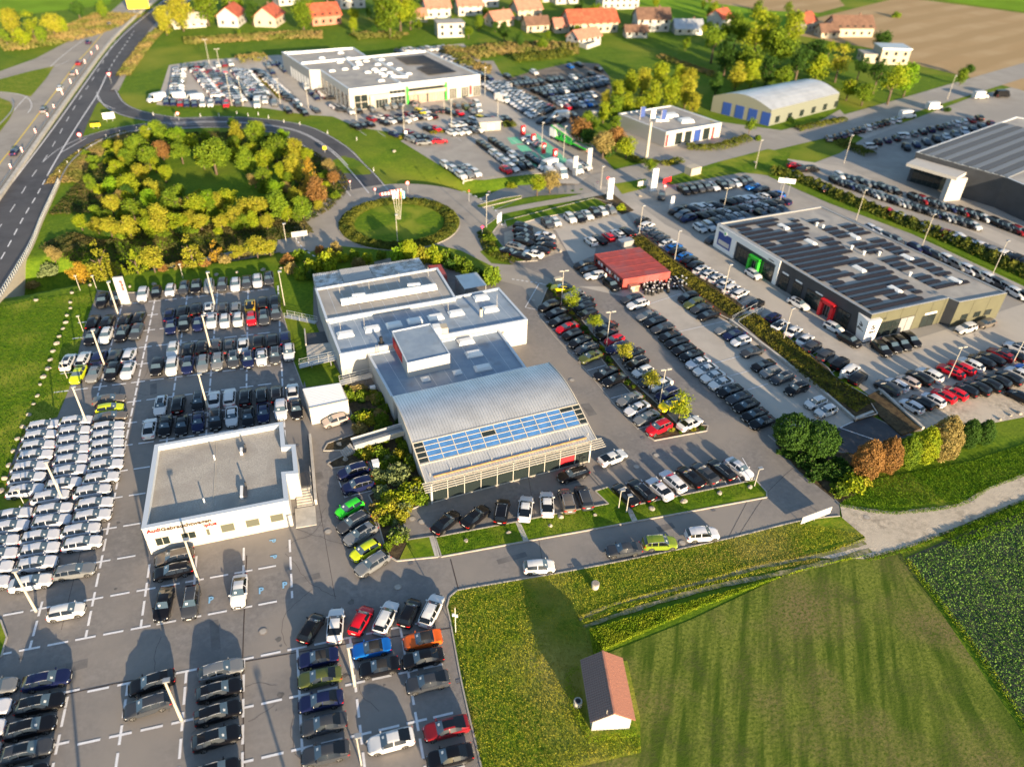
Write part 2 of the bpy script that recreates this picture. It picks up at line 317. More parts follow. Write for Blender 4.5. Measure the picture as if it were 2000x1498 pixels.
ground_poly('verge', [(190, 568), (165, 640), (150, 700), (135, 760), (112, 815), (60, 828), (35, 870), (15, 930), (12, 968), (58, 975), (40, 994), (-60, 996), (-200, 1000), (-160, 800), (5, 600), (80, 582), (140, 575)], 'lawn', .05)
ground_poly('verge', [(860, 250), (790, 262), (850, 310), (945, 375), (800, 385), (730, 355), (670, 300), (590, 250), (480, 225), (330, 225), (255, 205), (240, 170), (290, 80), (340, 100), (330, 190), (400, 215), (560, 218), (650, 240), (700, 250)], 'lawn', .0, drape=True) if False else None
# roads
def road(name, px, width, m, z=.035, step=2.0, edges=True, ew=.15, eo=.35):
    line = smooth_line([P(*p)[:2] for p in px], step); mb = MB(); ribbon_mesh(mb, line, width, z); o = struct(mb.obj(name, m))
    if edges:
        e = MB(); ribbon_mesh(e, line, ew, z+.02, width/2-eo); ribbon_mesh(e, line, ew, z+.02, -width/2+eo); struct(e.obj('road_marking', 'marking'))
    return line
HW = [(-60, 474), (0, 392), (105, 243), (205, 105), (245, 60), (290, 22), (345, -20)]
ground_poly('highway', HW+[(385, -20), (325, 22), (290, 62), (262, 105), (240, 140), (226, 165), (205, 190), (188, 205), (170, 245), (155, 285), (142, 315), (120, 350), (105, 385), (85, 430), (60, 490), (0, 590), (-60, 700)], 'asphalt_dark', .06)
ground_poly('highway_shoulder', [(385, -20), (325, 22), (290, 62), (262, 105), (240, 140), (226, 165), (214, 178), (232, 178), (248, 145), (272, 108), (300, 66), (340, 26), (400, -20)], 'asphalt_road', .045)
ground_poly('highway', [(-60, 462), (0, 380), (100, 236), (200, 98), (240, 53), (285, 15), (340, -27), (290, -40), (215, 25), (140, 78), (70, 115), (0, 140), (-80, 160), (-80, 330)], 'asphalt_road', .05)
ground_poly('traffic_island', [(-60, 165), (0, 156), (60, 140), (106, 130), (90, 155), (60, 190), (30, 183), (0, 180), (-60, 180)], 'meadow', .10)
ground_poly('traffic_island', [(-60, 190), (0, 192), (20, 200), (28, 215), (18, 235), (0, 258), (-60, 320)], 'meadow', .10)
mk = MB()
def line_px(pts, w, on=0, gap=0, z=.085, start=0, mb=None, off=0):
    L = smooth_line([flat(*p) for p in pts], 3.0); mb = mb or mk
    if on: dashes(mb, L, w, z, on, gap, off, start)
    else: ribbon_mesh(mb, L, w, z, off, drape=False)
line_px([(-10, 402), (107, 248), (207, 108), (247, 64), (292, 26), (340, -14)], .3)
line_px([(-40, 500), (22, 412), (62, 347), (95, 300), (147, 208), (175, 165), (200, 125), (222, 85), (246, 50)], .18, 4.5, 6.5)
line_px([(-30, 560), (5, 502), (48, 422), (70, 386), (93, 343)], .25, 3.2, 2.6)
line_px([(93, 343), (120, 296), (160, 232), (190, 186), (208, 148)], .3)
line_px([(208, 148), (222, 122), (245, 88), (262, 62)], .25, 3, 3)
line_px([(118, 300), (140, 287), (170, 270)], .2)
line_px([(190, 186), (192, 195), (205, 206), (225, 214)], .2)
line_px([(-10, 262), (35, 208), (60, 180), (100, 130), (135, 100), (165, 78)], .2)
line_px([(-40, 178), (0, 180), (40, 186), (58, 196), (62, 210), (54, 222)], .2)
line_px([(100, 132), (120, 126), (136, 119)], .15)
struct(mk.obj('road_marking', 'marking'))
mk = MB(); line_px([(-30, 370), (0, 320), (35, 277), (78, 220), (110, 178), (150, 124), (175, 97), (210, 55), (235, 30)], .28); struct(mk.obj('road_marking', 'marking_yellow'))
R_main = road('slip_road', [(330, 243), (420, 239), (500, 243), (580, 257), (640, 290), (682, 330), (722, 378)], 10.5, 'asphalt_dark', .05)
road('slip_road', [(207, 178), (222, 203), (250, 219), (290, 229), (345, 237), (400, 238)], 6.5, 'asphalt_dark', .045)
road('slip_road', [(105, 318), (135, 293), (180, 271), (235, 256), (290, 248), (345, 245), (400, 243)], 6.5, 'asphalt_dark', .042)
mk = MB(); ribbon_mesh(mk, R_main, .2, .08, -.2); ribbon_mesh(mk, R_main[:-9], .2, .08, .35); struct(mk.obj('road_marking', 'marking'))
# roundabout
RC = (19.2, 165.2); RR = 14.0
ring = [(RC[0]+(RR+4.6)*math.cos(t), RC[1]+(RR+4.6)*math.sin(t)) for t in np.linspace(0, 2*math.pi, 73)[:-1]]
mb = MB(); ribbon_mesh(mb, ring, 9.8, .06, closed=True, drape=False); struct(mb.obj('roundabout_road', 'asphalt_road'))
ground_poly('roundabout_lawn', [(RC[0]+RR*math.cos(t), RC[1]+RR*math.sin(t)) for t in np.linspace(0, 2*math.pi, 61)[:-1]], 'lawn', .16, world=True, side=.2, kerb=True)
_rl = smooth_line([flat(650, 470), flat(620, 472)]+[tuple(q[:2]) for q in TR[0][0][::-1]], 1.0); mb = MB(); ribbon_mesh(mb, _rl, 5.0, .10); struct(mb.obj('road', 'asphalt_road'))
road('road', [(650, 470), (615, 473), (575, 478), (545, 483)], 7.0, 'asphalt_road', .08, edges=False)
road('road', [(885, 412), (940, 398), (1000, 386), (1080, 374), (1150, 362), (1230, 348)], 10.5, 'asphalt_road', .05, edges=False)
ground_poly('traffic_island', [(930, 402), (985, 388), (1020, 383), (1018, 388), (990, 395), (935, 408)], 'meadow', .14, side=.14, kerb=True)
road('street', [(1110, 370), (1190, 355), (1250, 340), (1330, 322), (1460, 288), (1600, 255), (1720, 222), (1860, 180), (2000, 138), (2200, 80)], 11.5, 'asphalt_light', .055, edges=False)
road('street', [(1175, 345), (1140, 300), (1105, 262), (1060, 228), (1010, 200), (965, 160), (940, 120)], 9.5, 'asphalt_road', .05, edges=False)
road('street', [(1195, 352), (1215, 400), (1290, 455), (1380, 520), (1500, 610)], 10, 'concrete_yard', .045, edges=False)
ground_poly('road', [(850, 455), (890, 440), (915, 470), (960, 515), (1020, 520), (1075, 545), (1100, 575), (1060, 620), (1020, 560), (960, 545), (900, 500)], 'asphalt_road', .055)
road('cycle_path', [(960, 418), (1040, 402), (1120, 388), (1200, 372), (1240, 366)], 2.6, 'asphalt_light', .07, edges=False)
# car yards
ground_poly('car_park', [(190, 568), (267, 572), (495, 555), (532, 548), (545, 595), (560, 640), (568, 690), (580, 725), (592, 757), (610, 660), (612, 560), (830, 510), (960, 545), (1040, 560), (1000, 520), (975, 480), (960, 440), (1190, 400), (1240, 432), (1330, 515), (1460, 610), (1600, 740), (1700, 812), (1830, 870), (1640, 885), (1560, 905), (1640, 985), (1640, 1008), (1560, 1018), (1400, 1057), (1130, 1112), (893, 1153), (878, 1163), (873, 1185), (880, 1215), (895, 1300), (912, 1380), (940, 1498), (970, 1640), (-100, 1640), (-700, 1640), (-300, 1000), (0, 996), (45, 990), (12, 968), (15, 930), (35, 870), (60, 828), (112, 815), (135, 760), (150, 700), (165, 640)], 'asphalt', .03)
ground_poly('paved_yard', [(1130, 560), (1235, 560), (1330, 568), (1425, 628), (1500, 685), (1600, 760), (1672, 822), (1640, 836), (1515, 838), (1440, 760), (1330, 650), (1255, 588)], 'concrete_yard', .042)
ground_poly('paved_yard', [(975, 440), (1080, 425), (1190, 403), (1235, 430), (1240, 470), (1165, 482), (1160, 500), (1120, 515), (1085, 450), (1010, 450)], 'concrete_yard', .046)
ground_poly('gravel_patch', [(985, 455), (1040, 437), (1075, 445), (1105, 490), (1050, 508), (1005, 510), (985, 480)], 'gravel', .05)
ground_poly('car_park', [(1190, 372), (1290, 352), (1450, 335), (1505, 345), (1560, 372), (1620, 398), (1700, 420), (1850, 490), (2000, 560), (2300, 690), (2300, 760), (2000, 815), (1880, 835), (1770, 845), (1700, 775), (1560, 660), (1450, 600), (1330, 515), (1250, 458)], 'asphalt_light', .048)
ground_poly('paved_yard', [(1215, 400), (1240, 395), (1300, 440), (1400, 490), (1700, 690), (1860, 640), (2100, 560), (2300, 690), (2300, 800), (2000, 815), (1870, 830), (1800, 830), (1715, 770), (1450, 590), (1330, 505), (1250, 440)], 'concrete_yard', .056)
ground_poly('gravel_patch', [(1745, 808), (1830, 785), (1940, 755), (2060, 738), (2200, 740), (2100, 800), (2000, 815), (1880, 838), (1790, 835)], 'gravel', .062)
ground_poly('asphalt_patch', [(1632, 838), (1700, 812), (1785, 858), (1850, 885), (1700, 895), (1600, 870)], 'asphalt_dark', .062)
ground_poly('car_park', [(330, 128), (400, 118), (545, 108), (620, 125), (830, 105), (835, 92), (905, 86), (930, 110), (965, 150), (1060, 190), (1150, 290), (1160, 335), (1130, 360), (1075, 358), (1065, 338), (1000, 345), (945, 352), (905, 350), (850, 312), (790, 262), (700, 250), (650, 228), (600, 225), (520, 212), (440, 206), (330, 208), (305, 205), (320, 160)], 'concrete_yard', .02)
ground_poly('paved_yard', [(782, 276), (830, 255), (935, 255), (1010, 245), (1155, 325), (1150, 345), (1075, 357), (1060, 338), (935, 352), (905, 350), (850, 318)], 'asphalt_light', .032)
ground_poly('dirt_yard', [(960, 165), (1040, 140), (1120, 122), (1170, 125), (1190, 150), (1200, 200), (1120, 245), (1060, 235), (1000, 185)], 'dirt_yard', .034)
for q in ([(990, 270), (1010, 268), (1022, 280), (1000, 283)], [(1008, 285), (1028, 284), (1040, 296), (1018, 297)], [(1025, 262), (1050, 262), (1110, 315), (1095, 322), (1060, 312)], [(1022, 300), (1045, 298), (1062, 322), (1040, 328)]):
    ground_poly('charging_bay', q, 'marking_green', .05)
ground_poly('car_park', [(1500, 345), (1560, 330), (1640, 300), (1700, 262), (1780, 235), (1900, 190), (2000, 165), (2400, 60), (2500, 200), (2500, 560), (2200, 640), (2000, 520), (1850, 455), (1700, 398), (1600, 372)], 'asphalt_light', .025)
ground_poly('paved_yard', [(1215, 225), (1380, 230), (1420, 262), (1460, 285), (1350, 315), (1270, 320), (1215, 290)], 'asphalt_light', .03)
ground_poly('paved_yard', [(1380, 235), (1560, 260), (1640, 215), (1660, 235), (1560, 275), (1450, 290)], 'asphalt_light', .032)
for q in ([(1530, 310), (1625, 345), (1900, 455), (2100, 545), (2100, 520), (1900, 432), (1640, 325)], [(1640, 250), (1700, 230), (1760, 245), (1690, 272)]):
    ground_poly('lane', q, 'concrete_yard', .04)
# gravel track
ground_poly('gravel_track', [(1640, 985), (1690, 992), (1740, 1000), (1870, 985), (1930, 952), (2000, 925), (2200, 860), (2260, 905), (2000, 978), (1880, 1030), (1780, 1068), (1690, 1092), (1600, 1090), (1690, 1050), (1645, 1012)], 'gravel', .075)
for k, q in enumerate(([(1690, 1060), (1600, 1085), (1480, 1108), (1400, 1130), (1300, 1155), (1200, 1180), (1130, 1210)], [(1700, 1075), (1610, 1100), (1500, 1125), (1400, 1145), (1300, 1172), (1210, 1200), (1140, 1225)])):
    L = smooth_line([flat(*p) for p in q], 1.0); mb = MB(); w = [.55*(1-.5*i/len(L))+.45*random.random() for i in range(len(L))]; ribbon_mesh(mb, L, 1, .085+.004*k, wid=w, drape=False); struct(mb.obj('wheel_track', 'track_dirt'))
# beds and islands with kerbs
ground_poly('grass_bank', [(540, 530), (556, 600), (572, 652), (580, 692), (590, 728), (598, 757), (665, 748), (672, 744), (640, 690), (612, 620), (612, 545), (700, 520), (760, 505), (830, 500), (870, 520), (950, 560), (975, 545), (960, 520), (900, 490), (850, 478), (760, 490), (650, 480), (580, 500)], 'grass', .07)
ground_poly('planting_bed', [(662, 750), (760, 765), (800, 860), (838, 982), (782, 1003), (798, 1055), (845, 1048), (855, 1088), (775, 1096), (757, 1085), (745, 1045), (728, 985), (720, 968), (738, 958), (732, 930), (722, 903), (700, 908), (650, 915), (640, 906), (690, 880), (632, 881), (640, 867), (700, 846), (685, 805)], 'mulch', .12, side=.12, kerb=True)
ground_poly('grass_strip', [(798, 1056), (846, 1047), (857, 1088), (780, 1095)], 'lawn', .16, side=.12)
ground_poly('grass_strip', [(850, 1050), (1008, 1020), (1160, 990), (1188, 985), (1162, 960), (1188, 952), (1228, 990), (1475, 938), (1497, 962), (1497, 972), (1400, 990), (1200, 1027), (1000, 1063), (862, 1088)], 'lawn', .14, side=.12, kerb=True)
for a in ([(838, 1049), (848, 1047), (859, 1088), (850, 1090)], [(1006, 1020), (1015, 1018), (1032, 1056), (1022, 1058)], [(1222, 992), (1231, 990), (1245, 1018), (1235, 1021)]):
    ground_poly('stepping_path', a, 'concrete', .165, side=.05)
ground_poly('planting_bed', [(1068, 566), (1083, 553), (1125, 612), (1176, 674), (1226, 737), (1292, 797), (1322, 828), (1383, 832), (1380, 842), (1278, 861), (1266, 853), (1292, 843), (1262, 800), (1202, 737), (1147, 667), (1092, 602), (1055, 598)], 'mulch', .12, side=.12, kerb=True)
ground_poly('planting_bed', [(1232, 468), (1252, 458), (1330, 516), (1400, 560), (1452, 602), (1428, 630), (1352, 592), (1322, 556), (1272, 512)], 'mulch', .5, side=.5, kerb=True)
ground_poly('planting_bed', [(1442, 634), (1466, 612), (1560, 680), (1615, 722), (1632, 745), (1690, 776), (1712, 812), (1668, 824), (1600, 762), (1500, 684)], 'mulch', .5, side=.5, kerb=True)
ground_poly('planting_bed', [(1692, 776), (1716, 764), (1800, 838), (1760, 852), (1716, 814)], 'mulch', .3, side=.3)
ground_poly('planting_bed', [(932, 455), (968, 428), (978, 434), (962, 455), (1000, 505), (1050, 510), (1010, 512), (965, 495)], 'grass', .12, side=.12, kerb=True)
ground_poly('grass_strip', [(985, 432), (1160, 388), (1195, 398), (1190, 405), (1060, 425), (990, 445)], 'lawn', .12, side=.12, kerb=True)
ground_poly('planting_bed', [(1160, 386), (1195, 378), (1238, 412), (1215, 420)], 'mulch', .14, side=.12)
ground_poly('planting_bed', [(1515, 868), (1545, 862), (1600, 880), (1690, 890), (1690, 955), (1640, 984), (1560, 920)], 'mulch', .12, side=.12)
ground_poly('grass_bank', [(1290, 352), (1400, 318), (1500, 292), (1545, 300), (1520, 345), (1450, 338), (1310, 362)], 'lawn', .09)
ground_poly('grass_bank', [(1200, 360), (1262, 350), (1262, 368), (1215, 380)], 'lawn', .09)
ground_poly('grass_bank', [(1500, 345), (1530, 335), (1700, 400), (2000, 520), (2200, 610), (2200, 655), (2000, 555), (1800, 465), (1620, 398)], 'grass', .09)
ground_poly('grass_bank', [(955, 360), (1065, 340), (1080, 358), (1150, 345), (1168, 340), (1150, 358), (1040, 378), (960, 385)], 'grass', -.0, drape=True) if False else None
# parking marks of the left yard
mk = MB(); GZ = .06
XC = [-37.6, -31.8, -25.9, -20.3, -14.5, -8.75]; YR = [140.2, 135.0, 129.6, 124.0, 118.7, 113.4, 108.0, 102.5, 97.1, 91.4, 85.9, 80.1, 74.4, 68.5, 62.9]
def dash(x, y, hor, z=GZ, l=1.08, w=.135):
    if hor: mk.add([(x-l, y-w, z), (x+l, y-w, z), (x+l, y+w, z), (x-l, y+w, z)], [(0, 1, 2, 3)])
    else: mk.add([(x-w, y-l, z), (x+w, y-l, z), (x+w, y+l, z), (x-w, y+l, z)], [(0, 1, 2, 3)])
def okk(x, y):
    if y > 141.5 or (y > 137 and x < -39): return False
    if -27.2 < x < -6.9 and 72 < y < 93: return abs(x+26.8) < .1
    if x < -33.5 and 70 < y < 110: return False
    return x < -6 and x > -44
for i_, x in enumerate(XC):
    for a, b in zip(YR[:-1], YR[1:]):
        for y in (a, (a+b)/2):
            if okk(x, y) and not (x == -8.75 and y < 62): dash(x, y, False)
    dash(x, 62.9+.6, False, l=.55)
for y in YR:
    for a, b in zip([-43.4]+XC, XC+[-8.75]):
        for x in (a, (a+b)/2):
            if a == b or not okk(x, y): continue
            dash(x, y, True, GZ+.004)
XL = [-44.2, -38.3, -32.4, -26.4, -20.4, -14.3, -8.45, -2.5, 3.35]
for y in (55.7, 49.7, 43.7, 37.8):
    for a, b in zip(XL, XL[1:]+[9.0]):
        for x in (a, (a+b)/2):
            if x < 7.4 and not (x > 7): dash(x, y+(.5 if x < -30 else 0), True, GZ+.004)
for x in XL:
    for y in (52.7, 49.7, 46.7, 43.7, 40.7, 37.8, 34.8): dash(x, y+(.5 if x < -30 else 0), False)
    dash(x, 54.9, False, l=.7)
struct(mk.obj('parking_marking', 'marking'))
kb = MB()
for q in ([(970, 1640), (940, 1498), (912, 1380), (895, 1300), (880, 1215), (873, 1185), (878, 1166), (893, 1153), (1130, 1112), (1400, 1057), (1560, 1018), (1640, 1008)], [(190, 568), (267, 572), (495, 555), (532, 548)], [(545, 595), (560, 640), (568, 690), (580, 725), (592, 757)], [(1500, 850), (1560, 905), (1640, 985)], [(1245, 838), (1200, 790), (1145, 725), (1085, 660), (1050, 615)]):
    L = smooth_line([flat(*p) for p in q], 2.0)
    for a, b in zip(L[:-1], L[1:]): kb.bar((*a, .06), (*b, .06), .16, .12 if q[0][0] != 1245 else .04)
struct(kb.obj('kerb', 'kerb_stone'))
mat('asphalt_patch', (0.165, 0.157, 0.152), .85, var=.15, scale=.6, spec=.3); mat('stain', (0.135, 0.128, 0.122), .7, var=.2, scale=1.5, spec=.3)
rr_ = random.Random(5)
for x, y, w, d in ((600, 1130, 3.2, .9), (420, 1240, 1.0, 4.2), (150, 1300, 2.2, 1.2), (650, 1230, 1.4, 2.6), (560, 1000, .8, 3.0), (1000, 1090, 4.0, .8), (1300, 1030, 2.5, 1.0), (1150, 800, 1.5, 3.2), (1420, 800, 1.2, 4.0), (1120, 940, 3.0, 1.0), (300, 760, 1.0, 3.0), (620, 930, 1.5, 1.5)):
    q = flat(x, y); mk2 = MB(); c, s = math.cos(.1), math.sin(.1); mk2.add([(q[0]+a*w/2*c-b*d/2*s, q[1]+a*w/2*s+b*d/2*c, .038) for a, b in ((-1, -1), (1, -1), (1, 1), (-1, 1))], [(0, 1, 2, 3)]); struct(mk2.obj('asphalt_patch', 'asphalt_patch'))
st_ = MB()
for k in range(70):
    px_ = (rr_.uniform(20, 1500), rr_.uniform(600, 1480)); q = flat(*px_)
    if px_[0] > 870 and px_[1] > 1050-(px_[0]-870)*.1: continue
    r = rr_.uniform(.12, .45); n = 9; st_.add([(q[0], q[1], .0405)]+[(q[0]+r*rr_.uniform(.6, 1.2)*math.cos(t*.698), q[1]+r*rr_.uniform(.6, 1.2)*math.sin(t*.698), .0405) for t in range(n)], [(0, t+1, (t+1) % n+1) for t in range(n)])
struct(st_.obj('oil_stains', 'stain'))
cr_ = MB()
for k in range(26):
    px_ = (rr_.uniform(20, 860), rr_.uniform(700, 1480)); q = flat(*px_); L = [q]; a = rr_.uniform(0, 6.28)
    for t in range(rr_.randint(6, 16)): a += rr_.uniform(-.5, .5); L.append((L[-1][0]+.7*math.cos(a), L[-1][1]+.7*math.sin(a)))
    ribbon_mesh(cr_, L, .035, .043, drape=False)
for q in ([(1100, 870), (1180, 960)], [(1480, 940), (1420, 1055)], [(1010, 800), (1060, 1100)], [(600, 850), (655, 1170)], [(1560, 905), (1500, 960), (1440, 1050)], [(250, 700), (120, 1230)]): ribbon_mesh(cr_, smooth_line([flat(*p) for p in q], 3), .05, .043, drape=False)
struct(cr_.obj('asphalt_crack', 'seam'))
for x, y in ((896, 1330), (802, 1100), (1393, 996), (1114, 1105), (580, 870), (1040, 870), (1255, 855), (690, 1440)):
    q = flat(x, y); g_ = MB(); g_.box(-.3, -.25, 0, .3, .25, .012); [g_.box(-.28+i*.1, -.22, .012, -.24+i*.1, .22, .02, 1) for i in range(6)]; o_ = g_.obj('drain_grate', ['seam', 'steel']); o_.location = (*q, .045); struct(o_)
ground_poly('grass_patch', [(-80, 1205), (2, 1212), (14, 1245), (3, 1282), (-80, 1295)], 'lawn', .12, side=.1, kerb=True)
# bay lines elsewhere
mk = MB()
def bays(a0, a1, b0, b1, n, w=.14):
    for i in range(n):
        t = i/(n-1) if n > 1 else 0; A = np.array(flat(*a0))*(1-t)+np.array(flat(*a1))*t; B = np.array(flat(*b0))*(1-t)+np.array(flat(*b1))*t
        ribbon_mesh(mk, [A, B], w, .075, drape=False)
bays((1053, 616), (1245, 838), (1090, 604), (1290, 826), 14); bays((1222, 943), (1450, 895), (1253, 986), (1475, 938), 9)
bays((1240, 440), (1610, 735), (1262, 432), (1640, 720), 24, .12); bays((1100, 605), (1310, 800), (1140, 590), (1350, 790), 12)
for a, b in (((1026, 601), (1053, 554)), ((1053, 554), (1080, 560)), ((1026, 601), (1050, 606)), ((1270, 594), (1330, 574)), ((1320, 650), (1420, 627)), ((1395, 710), (1450, 695)), ((1425, 735), (1500, 715)), ((1460, 762), (1500, 750)), ((1640, 836), (1710, 860)), ((1668, 823), (1640, 836)), ((672, 972), (740, 955)), ((662, 940), (674, 973))): bays(a, a, b, b, 1, .14)
for i in range(7): bays((1000+i*9, 546+i*1.3), (0, 0), (1004.5+i*9, 546.6+i*1.3), (0, 0), 1, .25)
for t0, t1, n in ((rad(150), rad(215), 14), (rad(-15), rad(42), 12)):
    for i in range(0, n, 1):
        t = t0+(t1-t0)*i/n; dt = (t1-t0)/n*.5; r = RR+9.8
        ribbon_mesh(mk, [(RC[0]+r*math.cos(t+q), RC[1]+r*math.sin(t+q)) for q in (0, dt/2, dt)], .3, .09, drape=False)
for i in range(12): bays((700+i*37, 255+i*2), (0, 0), (716+i*37, 266+i*2), (0, 0), 1, .12)
struct(mk.obj('parking_marking', 'marking'))
sm = MB()
for q in ([(482, 1085), (478, 1180), (475, 1260), (474, 1340), (478, 1498)], [(880, 1092), (895, 1150)], [(125, 1357), (250, 1330), (490, 1290), (650, 1262), (890, 1225)]):
    ribbon_mesh(sm, smooth_line([flat(*p) for p in q], 2), .12, .052, drape=False)
struct(sm.obj('expansion_joint', 'seam'))
for a, b, t in ((514, 1234, 'on the tan asphalt left of the six angled cars'), (777, 1147, 'in the shade behind the angled cars near the grass corner'), (641, 1039, 'beside the bright green car'), (805, 1014, 'left one in the corner of the showroom forecourt'), (824, 1020, 'right one in the corner of the showroom forecourt'), (1243, 912, 'in long shadows above the row of cars by the lawn'), (1282, 890, 'upper one in the shadow bands beside the end of the island'), (1333, 1061, 'on the access road beside the green car'), (1057, 565, 'inside the white outlined patch, upper one'), (1042, 587, 'inside the white outlined patch, lower one'), (1896, 978, 'on the pale gravel track'), (1693, 1011, 'where the asphalt ends and gravel begins'), (1874, 657, 'left of the pair in front of the olive wall'), (1908, 656, 'right of the pair in front of the olive wall'), (1117, 743, 'on the brown asphalt right of the curved roof'), (570, 742, 'by the edge of the grass left of the white garage')):
    x, y, _ = P(a, b); mb = MB(); mb.cone((0, 0), .48, .48, 0, .01, 20); mb.cone((0, 0), .36, .36, .01, .018, 20, 1)
    o = mb.obj('manhole_cover', ['manhole', 'kerb_stone']); o.location = (x, y, .08); tag(o, 'round manhole cover '+t, 'manhole', 'manhole covers')
# ------------------------------------------------------------------ cars
PAINT = {'K': ('black', (0.006, 0.006, 0.008)), 'G': ('dark grey', (0.045, 0.05, 0.06)), 'A': ('mid grey', (0.20, 0.21, 0.22)), 'S': ('silver', (0.60, 0.61, 0.65)), 'W': ('white', (0.66, 0.66, 0.66)),
         'N': ('navy blue', (0.012, 0.018, 0.07)), 'B': ('bright blue', (0.01, 0.14, 0.50)), 'R': ('red', (0.55, 0.008, 0.02)), 'D': ('dark red', (0.22, 0.012, 0.018)), 'Y': ('yellow', (0.75, 0.62, 0.01)),
         'L': ('lime yellow', (0.58, 0.66, 0.02)), 'E': ('bright green', (0.04, 0.62, 0.03)), 'F': ('olive green', (0.10, 0.12, 0.035)), 'O': ('orange', (0.70, 0.12, 0.015)), 'P': ('champagne', (0.50, 0.42, 0.38)), 'T': ('taupe grey', (0.16, 0.14, 0.12)), 'V': ('moss green', (0.22, 0.30, 0.03)), 'U': ('amber', (0.7, 0.42, 0.03))}
for k, (n_, c_) in PAINT.items(): mat('paint_'+k, c_, .30, metal=.2 if k in 'ANBFPTV' else .0, coat=.25, spec=.25)
mat('tyre', (0.02, 0.02, 0.02), .8); mat('rim', (0.5, 0.5, 0.5), .3, metal=.9); mat('trim', (0.015, 0.015, 0.017), .6); mat('car_glass', (0.006, 0.008, 0.011), .08, coat=.3); mat('screen_glass', (0.07, 0.11, 0.145), .06, coat=.8)
mat('lamp_clear', (0.7, 0.72, 0.74), .15, coat=1); mat('lamp_red', (0.5, 0.01, 0.01), .25, coat=1); mat('plate', (0.75, 0.75, 0.72), .5); mat('soft_top', (0.02, 0.02, 0.022), .9)
KIND = {'s': 'saloon', 'e': 'estate', 'u': 'SUV', 'h': 'hatchback', 'c': 'convertible', 'f': 'coupe', 'v': 'van', 'm': 'minivan'}
# L, W, wheelbase, front overhang, wheel r, centre profile (x as fraction of length from rear, z), glass: (cowl, screen top, rear top, rear base), side glass x0,x1
PROF = {
 's': (4.80, 1.86, 2.85, .88, .34, [(0, .55), (.008, .86), (.04, .99), (.13, 1.05), (.30, 1.36), (.45, 1.45), (.57, 1.41), (.71, 1.03), (.82, .93), (.93, .79), (.985, .62), (1, .48)], (.71, .57, .30, .14), (.20, .67)),
 'f': (4.85, 1.90, 2.85, .90, .36, [(0, .55), (.008, .90), (.03, 1.02), (.07, 1.06), (.32, 1.36), (.46, 1.41), (.57, 1.38), (.71, 1.01), (.82, .92), (.93, .78), (.985, .62), (1, .48)], (.71, .57, .32, .085), (.19, .67)),
 'e': (4.80, 1.88, 2.85, .90, .35, [(0, .55), (.006, .90), (.03, 1.02), (.13, 1.33), (.30, 1.44), (.46, 1.45), (.57, 1.41), (.71, 1.03), (.82, .93), (.93, .79), (.985, .62), (1, .48)], (.71, .57, .135, .032), (.10, .67)),
 'u': (4.65, 1.90, 2.75, .88, .38, [(0, .62), (.006, 1.05), (.03, 1.16), (.10, 1.50), (.28, 1.62), (.46, 1.64), (.58, 1.58), (.72, 1.17), (.83, 1.08), (.94, .93), (.985, .72), (1, .55)], (.72, .58, .105, .032), (.08, .68)),
 'h': (4.10, 1.80, 2.56, .80, .33, [(0, .55), (.008, .92), (.03, 1.02), (.12, 1.36), (.30, 1.46), (.48, 1.47), (.60, 1.42), (.75, 1.05), (.85, .95), (.94, .80), (.985, .64), (1, .48)], (.75, .60, .125, .034), (.10, .71)),
 'c': (4.50, 1.85, 2.70, .86, .35, [(0, .55), (.008, .84), (.04, .95), (.19, 1.00), (.30, 1.26), (.44, 1.38), (.55, 1.35), (.69, 1.00), (.82, .92), (.93, .78), (.985, .62), (1, .48)], (.69, .55, .30, .22), (.29, .66)),
 'm': (4.60, 1.85, 2.75, .86, .34, [(0, .60), (.006, 1.05), (.02, 1.25), (.06, 1.72), (.25, 1.82), (.50, 1.82), (.66, 1.68), (.82, 1.12), (.90, 1.0), (.95, .88), (.985, .68), (1, .5)], (.82, .66, .062, .022), (.05, .78)),
 'v': (5.95, 2.05, 3.60, 1.0, .36, [(0, .65), (.004, 1.2), (.008, 1.9), (.02, 2.50), (.20, 2.60), (.62, 2.60), (.76, 2.45), (.88, 1.40), (.92, 1.22), (.97, 1.02), (.99, .75), (1, .55)], (.88, .77, .0, .0), (.68, .84)),
}
PARTS = {}
